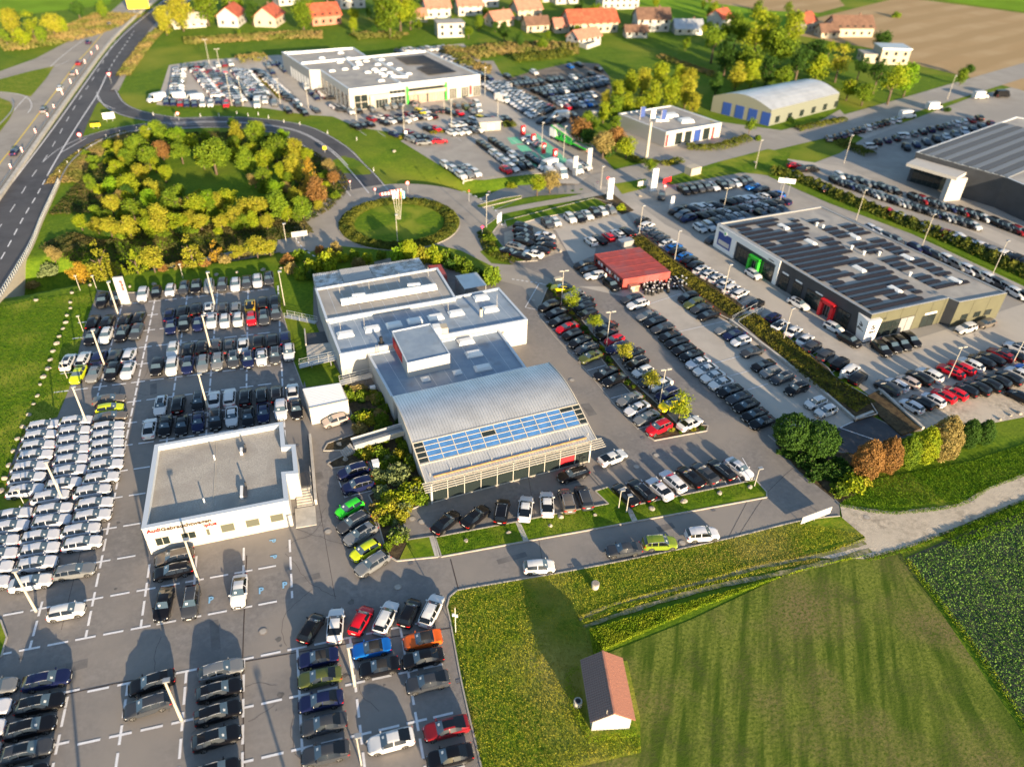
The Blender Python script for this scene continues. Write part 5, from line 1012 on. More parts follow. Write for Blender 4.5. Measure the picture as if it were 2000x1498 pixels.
mb = MB(); mb.bar((0.6, .5, 4.62), (23.8, .5, 4.62), .18); mb.obj('snow_guard', 'wood', SHOW)
t_ = text(SHOW, 'Rungaldier', 'white', (13.5, -2.08, 3.42), .7, 0, 4.5) if 0 else None
for x, y in ((-1.0, 3), (-1.0, 8)): pass
# --- low white building with lettering
gpx = [(276.2, 1032.7), (562.9, 976.8), (557.7, 926), (582, 924), (576.4, 867.8), (556, 868.7), (552, 823.6), (302.4, 868.7)]; gp = [flat(*q, 4.8) for q in gpx]; o = (-17, 82)
GW = empty('used_car_office', (*o, 0), 'low white flat roofed building with gravel roof and red lettering on its wall', 'building')
block(GW, o, gp, 0, 4.8, 'white_wall', 'roof_gravel', par=.75, pt=.55, parm='metal_edge')
p0 = gp[0]; dw = unit(gp[0], gp[1]); G_ = lambda x, y: (260+x/5.547, 820+y/5.547)
for a, b, nx in (((232, 1285), (410, 1332), 2), ((515, 1232), (690, 1268), 2), ((785, 1182), (842, 1240), 1), ((940, 1140), (1110, 1190), 1), ((1212, 1090), (1378, 1135), 1), ((1478, 1035), (1637, 1080), 1)):
    wallquad(GW, o, p0, dw, G_(*a), G_(*b), 'window', 'dark_glass' if nx == 2 else 'blind_window', frame='steel_white', nx=nx, out=.0, depth=.02, fr=.07)
pl = MB(); pl.box(.1, -.04, 0, np.hypot(gp[1][0]-p0[0], gp[1][1]-p0[1])-.1, 0, .25, rot=math.atan2(dw[1], dw[0]), at=(p0[0]-o[0], p0[1]-o[1], 0)); pl.obj('plinth', 'concrete', GW)
def wtext(par, o, p0, d, px, s, m, size, width, out=.05):
    s_, z = ON(p0, d, px); n = (d[1], -d[0]); return text(par, s, m, (p0[0]+d[0]*s_+n[0]*out-o[0], p0[1]+d[1]*s_+n[1]*out-o[1], z), size, math.atan2(d[1], d[0]), width)
wtext(GW, o, p0, dw, G_(150, 1228), 'Audi', 'letter_red', .8, 1.65); wtext(GW, o, p0, dw, G_(303, 1203), 'Gebrauchtwagen', 'letter_brown', .78, 6.0); wtext(GW, o, p0, dw, G_(765, 1155), ':plus', 'letter_red', .72, 1.6)
for x, y, l in ((1190, 345, 1.0), (1195, 790, 2.0)):
    q = flat(*G_(x, y), 4.2); mb = MB(); mb.box(-.35, -l/2, 0, 0, l/2, .6); mb.box(0.02, -l/2, .3, .5, l/2, .4, 1); mb.cone((.35, l/2), .12, .12, .4, 1.1, 8, 1); mb.obj('air_handler', ['dome', 'steel_dark'], GW).location = (q[0]-o[0], q[1]-o[1], 4.05)
q0, q1 = flat(*G_(903, 225), 4.1), flat(*G_(862, 990), 4.1); mb = MB(); mb.bar((q0[0]-o[0], q0[1]-o[1], 4.08), (q1[0]-o[0], q1[1]-o[1], 4.08), .06); mb.obj('cable', 'steel_white', GW)
for x, y in ((885, 430), (775, 900)): q = flat(*G_(x, y), 4.1); mb = MB(); mb.cone((0, 0), .1, .1, 0, .9, 8); mb.obj('vent_pipe', 'dome', GW).location = (q[0]-o[0], q[1]-o[1], 4.05)
# outside steps of that building
sx = gp[1][0]+.1; ST = empty('outside_stair', (sx, gp[1][1], 0), 'concrete platform and steps along the right side of the low white building', 'staircase')
mb = MB(); mb.box(2.9, 3.2, 0, 3.25, 17.5, 1.0); mb.box(.2, 0-.6, 0, 2.9, 3.0, .12); mb.obj('platform', 'concrete', ST)
for k in range(7): mb = MB(); mb.box(.5, 3.2+k*.45, 0, 2.6, 3.2+k*.45+.38, .12+.1*k); mb.obj('step', 'concrete', ST)
mb = MB(); mb.box(.5, 6.4, 0, 2.6, 9.2, .85); mb.obj('landing', 'steel_dark', ST)
mb = MB()
for k in range(4): mb.bar((2.7, 3.2+k*2, .1), (2.7, 3.2+k*2, 1.9), .05)
mb.bar((2.7, 3.2, 1.1), (2.7, 9.2, 1.9), .05); mb.obj('handrail', 'steel', ST)
# --- white garage
gr = [flat(591.2, 760, 3.3), flat(664, 748.5, 3.3), flat(679.5, 781.3, 3.3), flat(604, 797.6, 3.3)]; o = gr[3]
GA = empty('white_garage', (*o, 0), 'plain white cube garage with pale boarded roof left of the showroom', 'garage'); mb = MB(); mb.prism(local(gr, o), 0, 3.2, top=False); mb.obj('wall', 'white_wall', GA)
L_ = local(gr, o); mb = MB(); corrug(mb, (*L_[3], 3.25), (*L_[0], 3.4), (*L_[1], 3.4), (*L_[2], 3.25), 13, .03); mb.obj('roof', 'white', GA); mb = MB()
for a, b in ((0, 1), (1, 2), (2, 3), (3, 0)): mb.bar((*L_[a], 3.27), (*L_[b], 3.27), .12, .2)
mb.obj('roof_edge', 'cream_wall', GA)
# --- footbridges and ramps
def footbridge(px0, px1, z0, z1, w, lab, rails=True):
    a, b = flat(*px0, z0), flat(*px1, z1); E_ = empty('footbridge', (a[0], a[1], 0), lab, 'footbridge'); d = unit(a, b); n = np.array([-d[1], d[0]]); L = np.hypot(b[0]-a[0], b[1]-a[1])
    mb = MB(); mb.bar((0, 0, z0), (*(d*L), z1), w, .12); mb.obj('deck', 'steel', E_)
    for s in (-1, 1):
        mb = MB(); 
        for hh in (.5, 1.0): mb.bar((*(n*s*w/2), z0+hh), (*(d*L+n*s*w/2), z1+hh), .05)
        k = int(L/1.5)
        for i in range(k+1): q = d*L*i/k+n*s*w/2; z = z0+(z1-z0)*i/k; mb.bar((*q, z), (*q, z+1.0), .05)
        mb.obj('railing', 'metal_light', E_)
    mb = MB()
    for t in (.3, .8): mb.bar((*(d*L*t), 0), (*(d*L*t), z0+(z1-z0)*t), .15)
    mb.obj('support', 'steel', E_); return E_
footbridge(M1(340, 1360), M1(640, 1290), .6, 1.6, 1.3, 'steel footbridge with railings leading to the left side of the rear hall')
footbridge(M1(655, 1490), M1(905, 1430), 1.0, 1.6, 1.3, 'steel footbridge behind the white garage')
E_ = empty('covered_ramp', (*flat(690, 868, 1.2), 0), 'grey steel covered ramp from the stair up to the showroom side', 'footbridge'); o = flat(690, 868, 1.2); b_ = flat(790, 838, 2.2); L_ = (b_[0]-o[0], b_[1]-o[1])
mb = MB(); mb.bar((0, 0, .9), (*L_, 1.9), 1.6, .15); mb.obj('deck', 'steel', E_); mb = MB(); mb.bar((.2, -.9, 1.3), (L_[0]+.2, L_[1]-.9, 2.3), .06, .9); mb.bar((-.2, .9, 1.3), (L_[0]-.2, L_[1]+.9, 2.3), .06, .9); mb.obj('side_panel', 'metal_light', E_)
for k in range(6): mb = MB(); mb.box(-1.9+k*.3, -.8, 0, -1.9+k*.3+.26, .8, .15+.15*k, rot=rad(18)); mb.obj('step', 'concrete', E_)
footbridge(M1(235, 970), M1(470, 1020), .1, .1, 1.0, 'sloping path with handrails on the grass left of the rear hall')
tn = flat(*M1(560, 1230), .8); E_ = empty('terrace', (*tn, 0), 'small walled terrace with steps at the left side of the rear hall', 'terrace'); mb = MB(); mb.box(-3.6, -2.4, 0, 1.2, 2.2, .8); mb.obj('platform', 'concrete', E_); mb = MB(); mb.box(-3.6, 2.4, 0, 1.0, 7.2, .1); mb.obj('yard', 'steel_dark', E_); mb = MB(); mb.box(-3.7, 2.2, 0, -3.5, 7.4, 1.1); mb.obj('wall', 'concrete', E_)
# --- red containers
rc = [flat(1161, 496.4, 2.6), flat(1248, 479, 2.6), flat(1310, 530, 2.6), flat(1217.5, 545.3, 2.6)]; o = rc[3]; RC_ = empty('container_row', (*o, 0), 'faded red block of joined office containers beside the piled tyres', 'containers')
dA = unit(rc[3], rc[0]); dB = unit(rc[3], rc[2]); LA = np.hypot(rc[0][0]-o[0], rc[0][1]-o[1]); LB = np.hypot(rc[2][0]-o[0], rc[2][1]-o[1])
for i in range(5):
    t0, t1 = i/5, (i+1)/5-.004; P_ = [dA*LA*t0, dA*LA*t0+dB*LB, dA*LA*t1+dB*LB, dA*LA*t1]; mb = MB(); mb.prism([tuple(q) for q in P_], 0, 2.55, top=False)
    corrug(mb, (*P_[0], 2.52), (*P_[1], 2.52), (*P_[2], 2.52), (*P_[3], 2.52), 22, .04)
    for a, b in ((0, 1), (2, 3)): mb.bar((*P_[a], 2.54), (*P_[b], 2.54), .08, .07)
    mb.obj('container', 'red_steel', RC_)
for i in range(10): mb = MB(); q = dA*LA*(.06+i*.094)+dB*-.03; mb.box(-.02, -.35, 1.3, .04, .35, 2.0, rot=math.atan2(dA[1], dA[0])-math.pi/2+math.pi/2*0, at=(q[0], q[1], 0)); mb.obj('window', 'white' if i % 3 else 'dark_glass', RC_)
for x, y in ((1175, 610), (1040, 700), (1085, 690)): s_, z_ = ON(o, dB, (1000+x/3.994, 375+y/3.994)); q = dB*s_; mb = MB(); mb.box(-.4, -.04, 0, .4, .0, 2.0, rot=math.atan2(dB[1], dB[0]), at=(q[0], q[1]-.02, 0)); mb.obj('door', 'red_steel', RC_)
# bagged tyres
tm = None; k = 0
for i in range(150):
    u, v = random.random(), random.random(); a, b, c, d2 = [np.array(flat(*q)) for q in ((1247, 577), (1345, 560), (1318, 548), (1305, 532))]
    p = np.array(flat(1252+u*88, 583-u*18-v*(28-u*8)))
    if tm is None:
        mb = MB()
        for q in range(4): mb.cone((0, 0), .32, .34, q*.24, q*.24+.11, 12); mb.cone((0, 0), .34, .30, q*.24+.11, q*.24+.23, 12)
        mb.cone((0, 0), .2, .16, .95, 1.0, 10, 1); tm = mb.mesh('tyre_stack', ['tyre', 'dome'])
    if any((p[0]-x)**2+(p[1]-y)**2 < .45 for x, y in TYS) if k else False: continue
    if not k: TYS = []
    TYS.append((p[0], p[1])); k += 1; t_ = link('tyre_stack', tm); t_.location = (*p, .06); t_.scale = (1, 1, random.choice((.75, 1, 1, 1.2))); tag(t_, 'stack of black tyres among the many standing in front of the red containers', 'tyres', 'tyre stacks by the red containers')
def simplebox(name, px, size, m, lab, cat, ang=0, m2='steel', z=0, lid=True):
    x, y, zz = P(*px); E_ = empty(name, (x, y, zz+.05), lab, cat, rz=ang); w, d, h = size; mb = MB(); mb.box(-w/2, -d/2, 0, w/2, d/2, h); mb.obj('body', m, E_)
    mb = MB(); mb.box(-w/2-.05, -d/2-.05, h, w/2+.05, d/2+.05, h+.08); mb.obj('lid', m2, E_); mb = MB(); mb.box(-.02, -d/2-.02, .1, w/2-.1, -d/2, h-.15); mb.obj('door', m2, E_); return E_
simplebox('skip', (1221, 479), (3.2, 1.8, 1.2), 'steel', 'grey open metal skip behind the red containers', 'skip', .2); simplebox('waste_bin', (1237, 567), (2.0, 1.2, 1.2), 'cream_wall', 'small cream waste container between the red block and the tyres', 'container', .1, 'tile_orange')
simplebox('utility_cabinet', (735, 919), (.9, .9, 1.7), 'white', 'white utility cabinet beside the two navy cars', 'cabinet', .1, 'white'); simplebox('transformer_hut', (1352, 340), (3.6, 2.6, 2.0), 'cream_wall', 'cream transformer hut on the grass by the far street', 'hut', .3, 'cream_wall')
simplebox('utility_cabinet', (1089, 553), (1.6, .8, 1.1), 'cream_wall', 'low cream cabinet at the tip of the planted island', 'cabinet', .2, 'cream_wall'); simplebox('utility_cabinet', (900, 270-24), (0.1, .1, .1), 'white', 'x', 'x') if 0 else None
simplebox('air_conditioner', (729, 768), (.8, .5, 1.3), 'white', 'white air conditioning unit beside the wall left of the lower hall', 'air conditioner', .1, 'white')
hut = flat(955, 252); E_ = empty('flat_roofed_hut', (*hut, .03), 'small cream flat roofed hut at the edge of the pale yard', 'hut'); mb = MB(); mb.box(-3.2, -1.8, 0, 3.2, 1.8, 2.5); mb.obj('wall', 'cream_wall', E_); mb = MB(); mb.box(-3.6, -2.2, 2.5, 3.6, 2.2, 2.7); mb.obj('roof', 'concrete', E_); mb = MB(); mb.box(-1, -1.86, .1, -.2, -1.8, 2.1); mb.box(.4, -1.86, .1, 1.2, -1.8, 2.1); mb.obj('door', 'steel', E_)
# --- dark two-brand showroom
sk = [flat(*q, 5.7) for q in ((1403, 436), (1604, 403), (1967, 572), (1873.6, 589.7), (1853.8, 581.6), (1703, 614))]; o = (105, 118)
SKO = empty('dark_showroom', (*o, 0), 'wide dark showroom whose flat roof is covered with rows of black solar panels', 'building')
block(SKO, o, sk, 0, 5.7, 'anthracite', 'roof_grey', par=.25, pt=.3, parm='steel')
U = unit(sk[0], sk[1]); V = unit(sk[0], sk[5]); LU = np.hypot(sk[1][0]-sk[0][0], sk[1][1]-sk[0][1]); LV = np.hypot(sk[5][0]-sk[0][0], sk[5][1]-sk[0][1])
k = 0; v = 2.0
def strip(u0, u1, v):
    q = MB(); A = np.array(sk[0])-np.array(o); sgm = lambda u, vv, z: (*(A+U*u+V*vv), 5.45+z)
    q.add([sgm(u0, v-.62, .12), sgm(u0+.1, v, .36), sgm(u0, v+.62, .12), sgm(u1, v-.62, .12), sgm(u1-.1, v, .36), sgm(u1, v+.62, .12)], [(0, 1, 4, 3), (1, 2, 5, 4), (0, 2, 1), (3, 4, 5)]); q.obj('solar_panel', 'solar', SKO)
rows = [(1.2, 14), (2, 5), (1.2, 9), (1.2, 11), (1.2, 15), (1.2, 4.5), (1.2, 9.5), (1.2, 12), (1.2, 17), (1.2, 17), (1.2, 14), (1.2, 16), (1.2, 8), (1.2, 9.5), (2, 5), (1.2, 16.5), (1.2, 17), (1.2, 16), (1.2, 6), (1.2, 14)]
ex = {1: [(7.5, 12.5), (16.2, 18)], 2: [(11.5, 17)], 3: [(12.8, 17)], 5: [(6, 13.5)], 6: [(14.5, 18.0)], 7: [(14.5, 18)], 11: [], 12: [(12, 16.5)], 13: [(13, 17.5)], 14: [(8, 17.5)], 18: [(8, 12), (14, 16)], 0: []}
for i, (a, b) in enumerate(rows):
    v = 2.4+i*2.02
    if v > LV-.8: break
    strip(a, b, v)
    for c in ex.get(i, []): strip(c[0], c[1], v)
    if i > 1 and i % 4 != 3: strip(19.3, 23.0 if i % 3 else 24.5, v)
    if 3 < i < 19 and i % 5 != 2: strip(24.6 if i % 3 == 0 else 24.3, 28.0, v+.2) if LU+ (i*.3) > 28.6 else None
for px_ in ((1530, 442), (1583, 472), (1678, 524), (1748, 564), (1668, 461), (1772, 502), (1866, 547)): q = flat(*px_, 5.7); dome(SKO, o, *q, 5.45, 1.1, 2.6, .5, rot=math.atan2(V[1], V[0])+math.pi/2)
for px_ in ((1595, 440), (1687, 496), (1777, 537), (1663, 485), (1717, 497), (1607, 445)): q = flat(*px_, 5.7); mb = MB(); mb.cone((0, 0), .22, .22, 0, .8, 8); mb.cone((0, 0), .35, .3, .8, .95, 8); mb.obj('roof_vent', 'dome', SKO).location = (q[0]-o[0], q[1]-o[1], 5.4)
p0 = sk[0]; dw = V
S_ = lambda x, y: (1380+x/7.133, 390+y/7.133)
def wq(a, b, name, m, **k): return wallquad(SKO, o, p0, dw, a, b, name, m, px=False, **k)
wq((0, .2), (6.6, 5.6), 'billboard_wall', 'white', depth=.22); wq((1.0, 1.2), (5.2, 4.3), 'poster', 'blue', out=.25, depth=.02); wq((1.4, 1.6), (4.8, 2.6), 'poster_car', 'metal_light', out=.27, depth=.02)
c_ = MB(); c_.cone((0, 0), .55, .55, 0, .05, 20); lo = c_.obj('round_logo', 'white', SKO); q = np.array(p0)+dw*3.1+np.array([dw[1], -dw[0]])*.3; lo.location = (q[0]-o[0], q[1]-o[1], 4.5); lo.rotation_euler = (rad(90), 0, math.atan2(dw[1], dw[0])); c_ = MB(); c_.cone((0, 0), .36, .36, .05, .08, 3); c_.obj('logo_arrow', 'green', lo)
wq((6.6, 4.3), (19.6, 5.6), 'fascia', 'white', depth=.22); wq((18.6, .1), (19.6, 4.3), 'fascia_leg', 'white', depth=.22)
wq((7.2, .1), (11.3, 3.5), 'shop_window', 'dark_glass', frame='black', nx=4, nz=2); wq((14.9, .1), (18.3, 3.5), 'shop_window', 'dark_glass', frame='black', nx=3, nz=2)
for a, b in (((11.5, .05), (12.1, 3.5)), ((14.0, .05), (14.6, 3.5)), ((11.5, 3.0), (14.6, 3.6))): wq(a, b, 'door_surround', 'green', depth=.9)
wq((12.2, .1), (13.9, 2.9), 'door', 'dark_glass', frame='steel', nx=3)
for a, b in ((20.3, 22.6), (24.0, 26.3)): wq((a, .05), (b, 3.2), 'garage_door', 'dark_glass', frame='black', nx=3, nz=4); wq((a+.3, 3.5), (b-.3, 3.8), 'door_sign', 'white', depth=.1)
wq((27.6, .1), (31.5, 3.4), 'shop_window', 'dark_glass', frame='black', nx=4, nz=2); wq((35.6, .1), (38.5, 3.4), 'shop_window', 'dark_glass', frame='black', nx=3, nz=2)
for a, b in (((31.8, .05), (32.4, 3.5)), ((34.5, .05), (35.1, 3.5)), ((31.8, 3.0), (35.1, 3.6))): wq(a, b, 'door_surround', 'red', depth=.9)
wq((32.5, .1), (34.4, 2.9), 'door', 'dark_glass', frame='steel', nx=3)
def wt(s_, z_, s, size, width, m='black', out=.3): n = (dw[1], -dw[0]); q = np.array(p0)+dw*s_+np.array(n)*out; return text(SKO, s, m, (q[0]-o[0], q[1]-o[1], z_), size, math.atan2(dw[1], dw[0]), width)
wt(.9, 4.9, 'ŠKODA', .35, 1.5); wt(16.5, 4.6, 'ŠKODA', .35, 1.5); wq((29.6, 3.6), (31.4, 3.85), 'door_sign', 'white', depth=.1)
# olive facade
pf, pg, ph, pi_ = sk[5], sk[4], sk[3], sk[2]; dF = unit(pf, pg); LF = np.hypot(pg[0]-pf[0], pg[1]-pf[1]); n5 = 5
for i in range(n5): wallquad(SKO, o, pf, dF, (LF*i/n5+.03, .12), (LF*(i+1)/n5-.03, 5.55), 'facade_panel', 'olive_panel', px=False, depth=.05)
dG = unit(ph, pi_); LG = np.hypot(pi_[0]-ph[0], pi_[1]-ph[1])
for i in range(3): wallquad(SKO, o, ph, dG, (LG*i/3+.03, .12), (LG*(i+1)/3-.03, 5.55), 'facade_panel', 'olive_panel', px=False, depth=.05)
wallquad(SKO, o, pf, dF, (1.2, .1), (LF*.42, 3.3), 'shop_window', 'dark_glass', px=False, out=.06, frame='black', nx=4, nz=2); wallquad(SKO, o, pf, dF, (LF*.42, .1), (LF*.6, 3.3), 'door', 'steel', px=False, out=.06, frame='black', nx=2); wallquad(SKO, o, pf, dF, (LF*.72, .1), (LF*.9, 2.6), 'door', 'dark_glass', px=False, out=.06, frame='black', nx=2); wallquad(SKO, o, pf, dF, (LF*.74, 2.8), (LF*.9, 3.2), 'door_sign', 'white', px=False, out=.08)
for a in (.18, .45, .68): wallquad(SKO, o, ph, dG, (LG*a, 1.4), (LG*a+1.5, 2.5), 'window', 'dark_glass', px=False, out=.06, frame='black')
# tapered white sign box
pb = P(1684, 671); PY = empty('pylon_box', pb, 'slanted white sign box with dark logos at the corner of the dark showroom', 'sign'); a1, a2 = math.atan2(dF[1], dF[0]), math.atan2(V[1], V[0])
t1 = np.array(flat(1713, 612, 4.6))-np.array(pb[:2]); L1 = np.array(flat(1722, 661, .2))-np.array(pb[:2]); L0 = np.array(flat(1664, 651, .2))-np.array(pb[:2])
u_, v_ = unit((0, 0), L1), unit((0, 0), L0); bot = [(0, 0), tuple(u_*2.6), tuple(u_*2.6+v_*2.0), tuple(v_*2.2)]; top = [tuple(u_*-.2+v_*.0), tuple(u_*2.9), tuple(u_*2.9+v_*3.2), tuple(v_*3.4)]
mb = MB(); mb.v = [(*q, .25) for q in bot]+[(*q, 4.7) for q in top]; mb.f = [(0, 1, 5, 4), (1, 2, 6, 5), (2, 3, 7, 6), (3, 0, 4, 7), (4, 5, 6, 7)]; mb.m = [0]*5; mb.obj('sign_box', 'white', PY); mb = MB(); mb.prism([(-.1, -.1), *[tuple(np.array(q)*1.04) for q in bot[1:]]], 0, .25); mb.obj('base', 'black', PY)
for dd, fx_ in ((u_, 1),): text(PY, 'SEAT', 'steel_dark', (u_[0]*.5+u_[1]*.12, u_[1]*.5-u_[0]*.12, 2.1), .6, math.atan2(u_[1], u_[0]), 1.7); text(PY, 'S', 'steel_dark', (u_[0]*.8+u_[1]*.12, u_[1]*.8-u_[0]*.12, 2.9), 1.3, math.atan2(u_[1], u_[0]), 1.0)
w_ = -v_; text(PY, 'SEAT', 'steel_dark', (v_[0]*2.6-.1, v_[1]*2.6-.1, 2.1), .6, math.atan2(w_[1], w_[0]), 1.9, 84); text(PY, 'S', 'steel_dark', (v_[0]*2.3-.12, v_[1]*2.3-.1, 2.9), 1.3, math.atan2(w_[1], w_[0]), 1.0, 84)
# --- large dealership at the back
vp_ = [flat(*q, 6.8) for q in ((680.7, 174.4), (938, 146), (832, 99), (716, 110), (690, 93), (550, 102), (604, 137), (625, 137))]; o = (30, 270)
VW = empty('large_dealership', (*o, 0), 'large cream dealership with flat grey roofs, a dark solar field and workshop doors', 'building')
block(VW, o, vp_, 0, 6.8, 'white_wall', 'roof_grey', par=.5, pt=.5, parm='metal_edge')
G7 = lambda x, y: (540+x/4.762, 60+y/4.762)
vf = vp_[0]; dV = unit(vp_[0], vp_[1]); LVW = np.hypot(vp_[1][0]-vf[0], vp_[1][1]-vf[1])
def vq(s0, z0, s1, z1, n_, m, **k): return wallquad(VW, o, vf, dV, (s0*LVW, z0), (s1*LVW, z1), n_, m, px=False, **k)
vq(.03, .1, .13, 4.6, 'shop_window', 'dark_glass', frame='steel_white', nx=2, nz=2, fr=.15); vq(.14, .1, .29, 4.4, 'portal', 'cream_wall', depth=.8); vq(.18, .1, .27, 2.8, 'door', 'dark_glass', out=.85, frame='steel', nx=4)
vq(.29, .1, .41, 4.8, 'shop_window', 'dark_glass', frame='steel', nx=4, nz=3); vq(.29, 3.0, .40, 3.8, 'sign_band', 'white', depth=.4); vq(.43, .1, .73, 4.8, 'glass_band', 'dark_glass'); vq(.43, 2.9, .72, 4.0, 'lintel', 'cream_wall', depth=.5); vq(.415, .05, .43, 5.6, 'portal_leg', 'green', depth=.5); vq(.715, .05, .73, 5.6, 'portal_leg', 'green', depth=.5)
for i, s in enumerate((.44, .51, .585, .645, .75, .845, .94)): vq(s, .1, s+.058, 2.8 if i < 4 else 3.3, 'workshop_door', 'tile_orange' if i < 4 else 'dark_glass', out=.06, frame='steel_white', nx=3, nz=5, fr=.12)
vq(.91, .6, .93, 3.6, 'banner', 'red', out=.1)
lg = MB(); lg.cone((0, 0), .6, .6, 0, .05, 20); lg = lg.obj('round_logo', 'steel', VW); q = np.array(vf)+dV*LVW*.155+np.array([dV[1], -dV[0]])*.95; lg.location = (q[0]-o[0], q[1]-o[1], 3.4); lg.rotation_euler = (rad(90), 0, math.atan2(dV[1], dV[0]))
dL = unit(vp_[7], vp_[0]); LL = np.hypot(vp_[0][0]-vp_[7][0], vp_[0][1]-vp_[7][1])
for i in range(7): wallquad(VW, o, vp_[7], dL, (LL*(i+.1)/7, .2), (LL*(i+.75)/7, 4.5), 'shop_window', 'dark_glass', px=False, frame='steel', nx=2, nz=2)
dL2 = unit(vp_[5], vp_[6]); LL2 = np.hypot(vp_[6][0]-vp_[5][0], vp_[6][1]-vp_[5][1])
wallquad(VW, o, vp_[5], dL2, (0.05, .1), (LL2-.05, 6.6), 'cladding', 'steel', px=False, depth=.03)
for i in range(7): wallquad(VW, o, vp_[5], dL2, (LL2*(.28+i*.1), .2), (LL2*(.28+i*.1)+1.4, 3.6), 'garage_door', 'white', px=False, out=.06)
for x, y in ((595, 207), (420, 255), (670, 255), (588, 293), (515, 375), (635, 358), (757, 292), (770, 315), (735, 347), (832, 283), (908, 360), (847, 387), (935, 380), (993, 360), (978, 402), (1050, 392), (1003, 420), (973, 465), (975, 268), (1050, 310), (1137, 357), (1228, 402), (1085, 418), (940, 315)): q = flat(*G7(x, y), 6.5); dome(VW, o, *q, 6.3, 1.9, 1.3, .5, rot=.2)
for a, b in (((640, 260), (740, 345)), ((900, 255), (1215, 425)), ((1055, 430), (1150, 485)), ((100, 210), (640, 165)), ((230, 300), (890, 240)), ((1065, 425), (1215, 425))):
    a, b = flat(*G7(*a), 6.8), flat(*G7(*b), 6.8); mb = MB(); mb.bar((a[0]-o[0], a[1]-o[1], 6.6), (b[0]-o[0], b[1]-o[1], 6.6), .6, .7); mb.obj('fire_wall', 'metal_edge', VW)
sp = [flat(*G7(*q), 6.5) for q in ((1100, 250), (1370, 228), (1680, 385), (1420, 418), (1290, 350), (1380, 330), (1350, 312), (1215, 320))]
a, b, c_, d2 = sp[0], sp[1], sp[2], sp[3]; U2, V2 = unit(a, b), unit(b, c_)
import mathutils
for i in range(14):
    t0, t1 = i/14, (i+.86)/14
    def edge(t, side):
        if side: return np.array(b)*(1-t)+np.array(c_)*t
        pts = [np.array(q) for q in (a, sp[7], sp[6], sp[5], sp[4], d2)] ; w = [0, .42, .46, .56, .60, 1.0]; 
        for k in range(5):
            if t <= w[k+1]: f = (t-w[k])/(w[k+1]-w[k]); return pts[k]*(1-f)+pts[k+1]*f
    e00, e01, e10, e11 = edge(t0, 0), edge(t1, 0), edge(t0, 1), edge(t1, 1)
    mb = MB(); mb.add([(e00[0]-o[0], e00[1]-o[1], 6.48), (e10[0]-o[0], e10[1]-o[1], 6.48), (e11[0]-o[0], e11[1]-o[1], 6.45), (e01[0]-o[0], e01[1]-o[1], 6.62)], [(3, 2, 1, 0)]); mb.obj('solar_panel', 'solar', VW)
# --- right hand halls
def hall(name, lab, pxs, h, wall, roof, doors=(), cat='building', par=.3):
    pts = [flat(*q, h) for q in pxs]; o = pts[0]; E_ = empty(name, (*o, 0), lab, cat); block(E_, o, pts, 0, h, wall, roof, par=par, parm='metal_edge'); return E_, pts, o
E_, pts, o = hall('workshop', 'flat roofed grey and white workshop with blue flags in front', ((1208, 222), (1310, 206), (1410, 240), (1302, 258)), 4.5, 'white_wall', 'roof_grey')
d1 = unit(pts[0], pts[3]); L1_ = np.hypot(pts[3][0]-o[0], pts[3][1]-o[1]); wallquad(E_, o, pts[0], d1, (.05, .1), (L1_-.05, 4.3), 'cladding', 'steel', px=False); d1 = unit(pts[3], pts[2]); L2_ = np.hypot(pts[2][0]-pts[3][0], pts[2][1]-pts[3][1])
for i, m_ in enumerate(('red', 'dark_glass', 'dark_glass', 'blue', 'dark_glass', 'red')): wallquad(E_, o, pts[3], d1, (L2_*(i/6)+.2, .2), (L2_*(i/6)+(.9 if m_ == 'red' else 2.6), 3.6), 'window' if m_ != 'red' else 'banner', m_, px=False)
for x_, y_ in ((1310, 225), (1340, 235), (1290, 232)): q = flat(x_, y_, 4.6); dome(E_, o, *q, 4.2, 4, 3, .8, name='roof_unit')
bh = [flat(1388, 218), flat(1500, 247), flat(1632, 212), flat(1535, 190)]; o = bh[0]; BH = empty('barrel_roofed_hall', (*o, 0), 'green grey hall with shallow curved pale roof among the far trees', 'building'); L_ = local(bh, o); mb = MB(); mb.prism(L_, 0, 5.0, top=False); mat('hall_green', (.17, .185, .15), .7); mb.obj('wall', 'hall_green', BH)
mb = MB(); n = 10; A_, B_, C_, D_ = [np.array(q) for q in L_]
for k in range(n+1): t = k/n; z = 5.0+2.6*math.sin(math.pi*t); a = A_*(1-t)+B_*t; b = D_*(1-t)+C_*t; mb.v += [(*a, z), (*b, z)]
mb.f = [(2*i, 2*i+2, 2*i+3, 2*i+1) for i in range(n)]+[tuple(range(0, 2*n+2, 2)), tuple(range(1, 2*n+3, 2))]; mb.m = [0]*(n)+[1, 1]; mb.obj('roof', ['metal_light', 'hall_green'], BH)
dd = unit(bh[0], bh[1])
for i in range(4): wallquad(BH, o, bh[0], dd, (4+i*4.6, .1), (7+i*4.6, 4), 'gate', 'blue', px=False)
dd = unit(bh[1], bh[2])
for i in range(6): wallquad(BH, o, bh[1], dd, (3+i*6.2, .5), (5+i*6.2, 2.5), 'window', 'dark_glass', px=False)
gh = ((1790, 297), (1985, 228), (2300, 285), (2260, 470), (1965, 346)); E_, pts, o = hall('grey_hall', 'large dark hall with striped metal roof and white canopy at the right edge', gh, 8.0, 'anthracite', 'roof_grey')
d1 = unit(pts[0], pts[1]); n1 = unit(pts[0], pts[4]); LG_ = np.hypot(pts[4][0]-pts[0][0], pts[4][1]-pts[0][1])
for i in range(12): mb = MB(); a = np.array(pts[0])-np.array(o)+n1*(1.5+i*LG_/12); b = a+d1*46; mb.bar((*a, 7.85), (*b, 7.85), 1.6, .3); mb.obj('roof_panel', 'roof_mid' if i % 2 else 'roof_dark', E_)
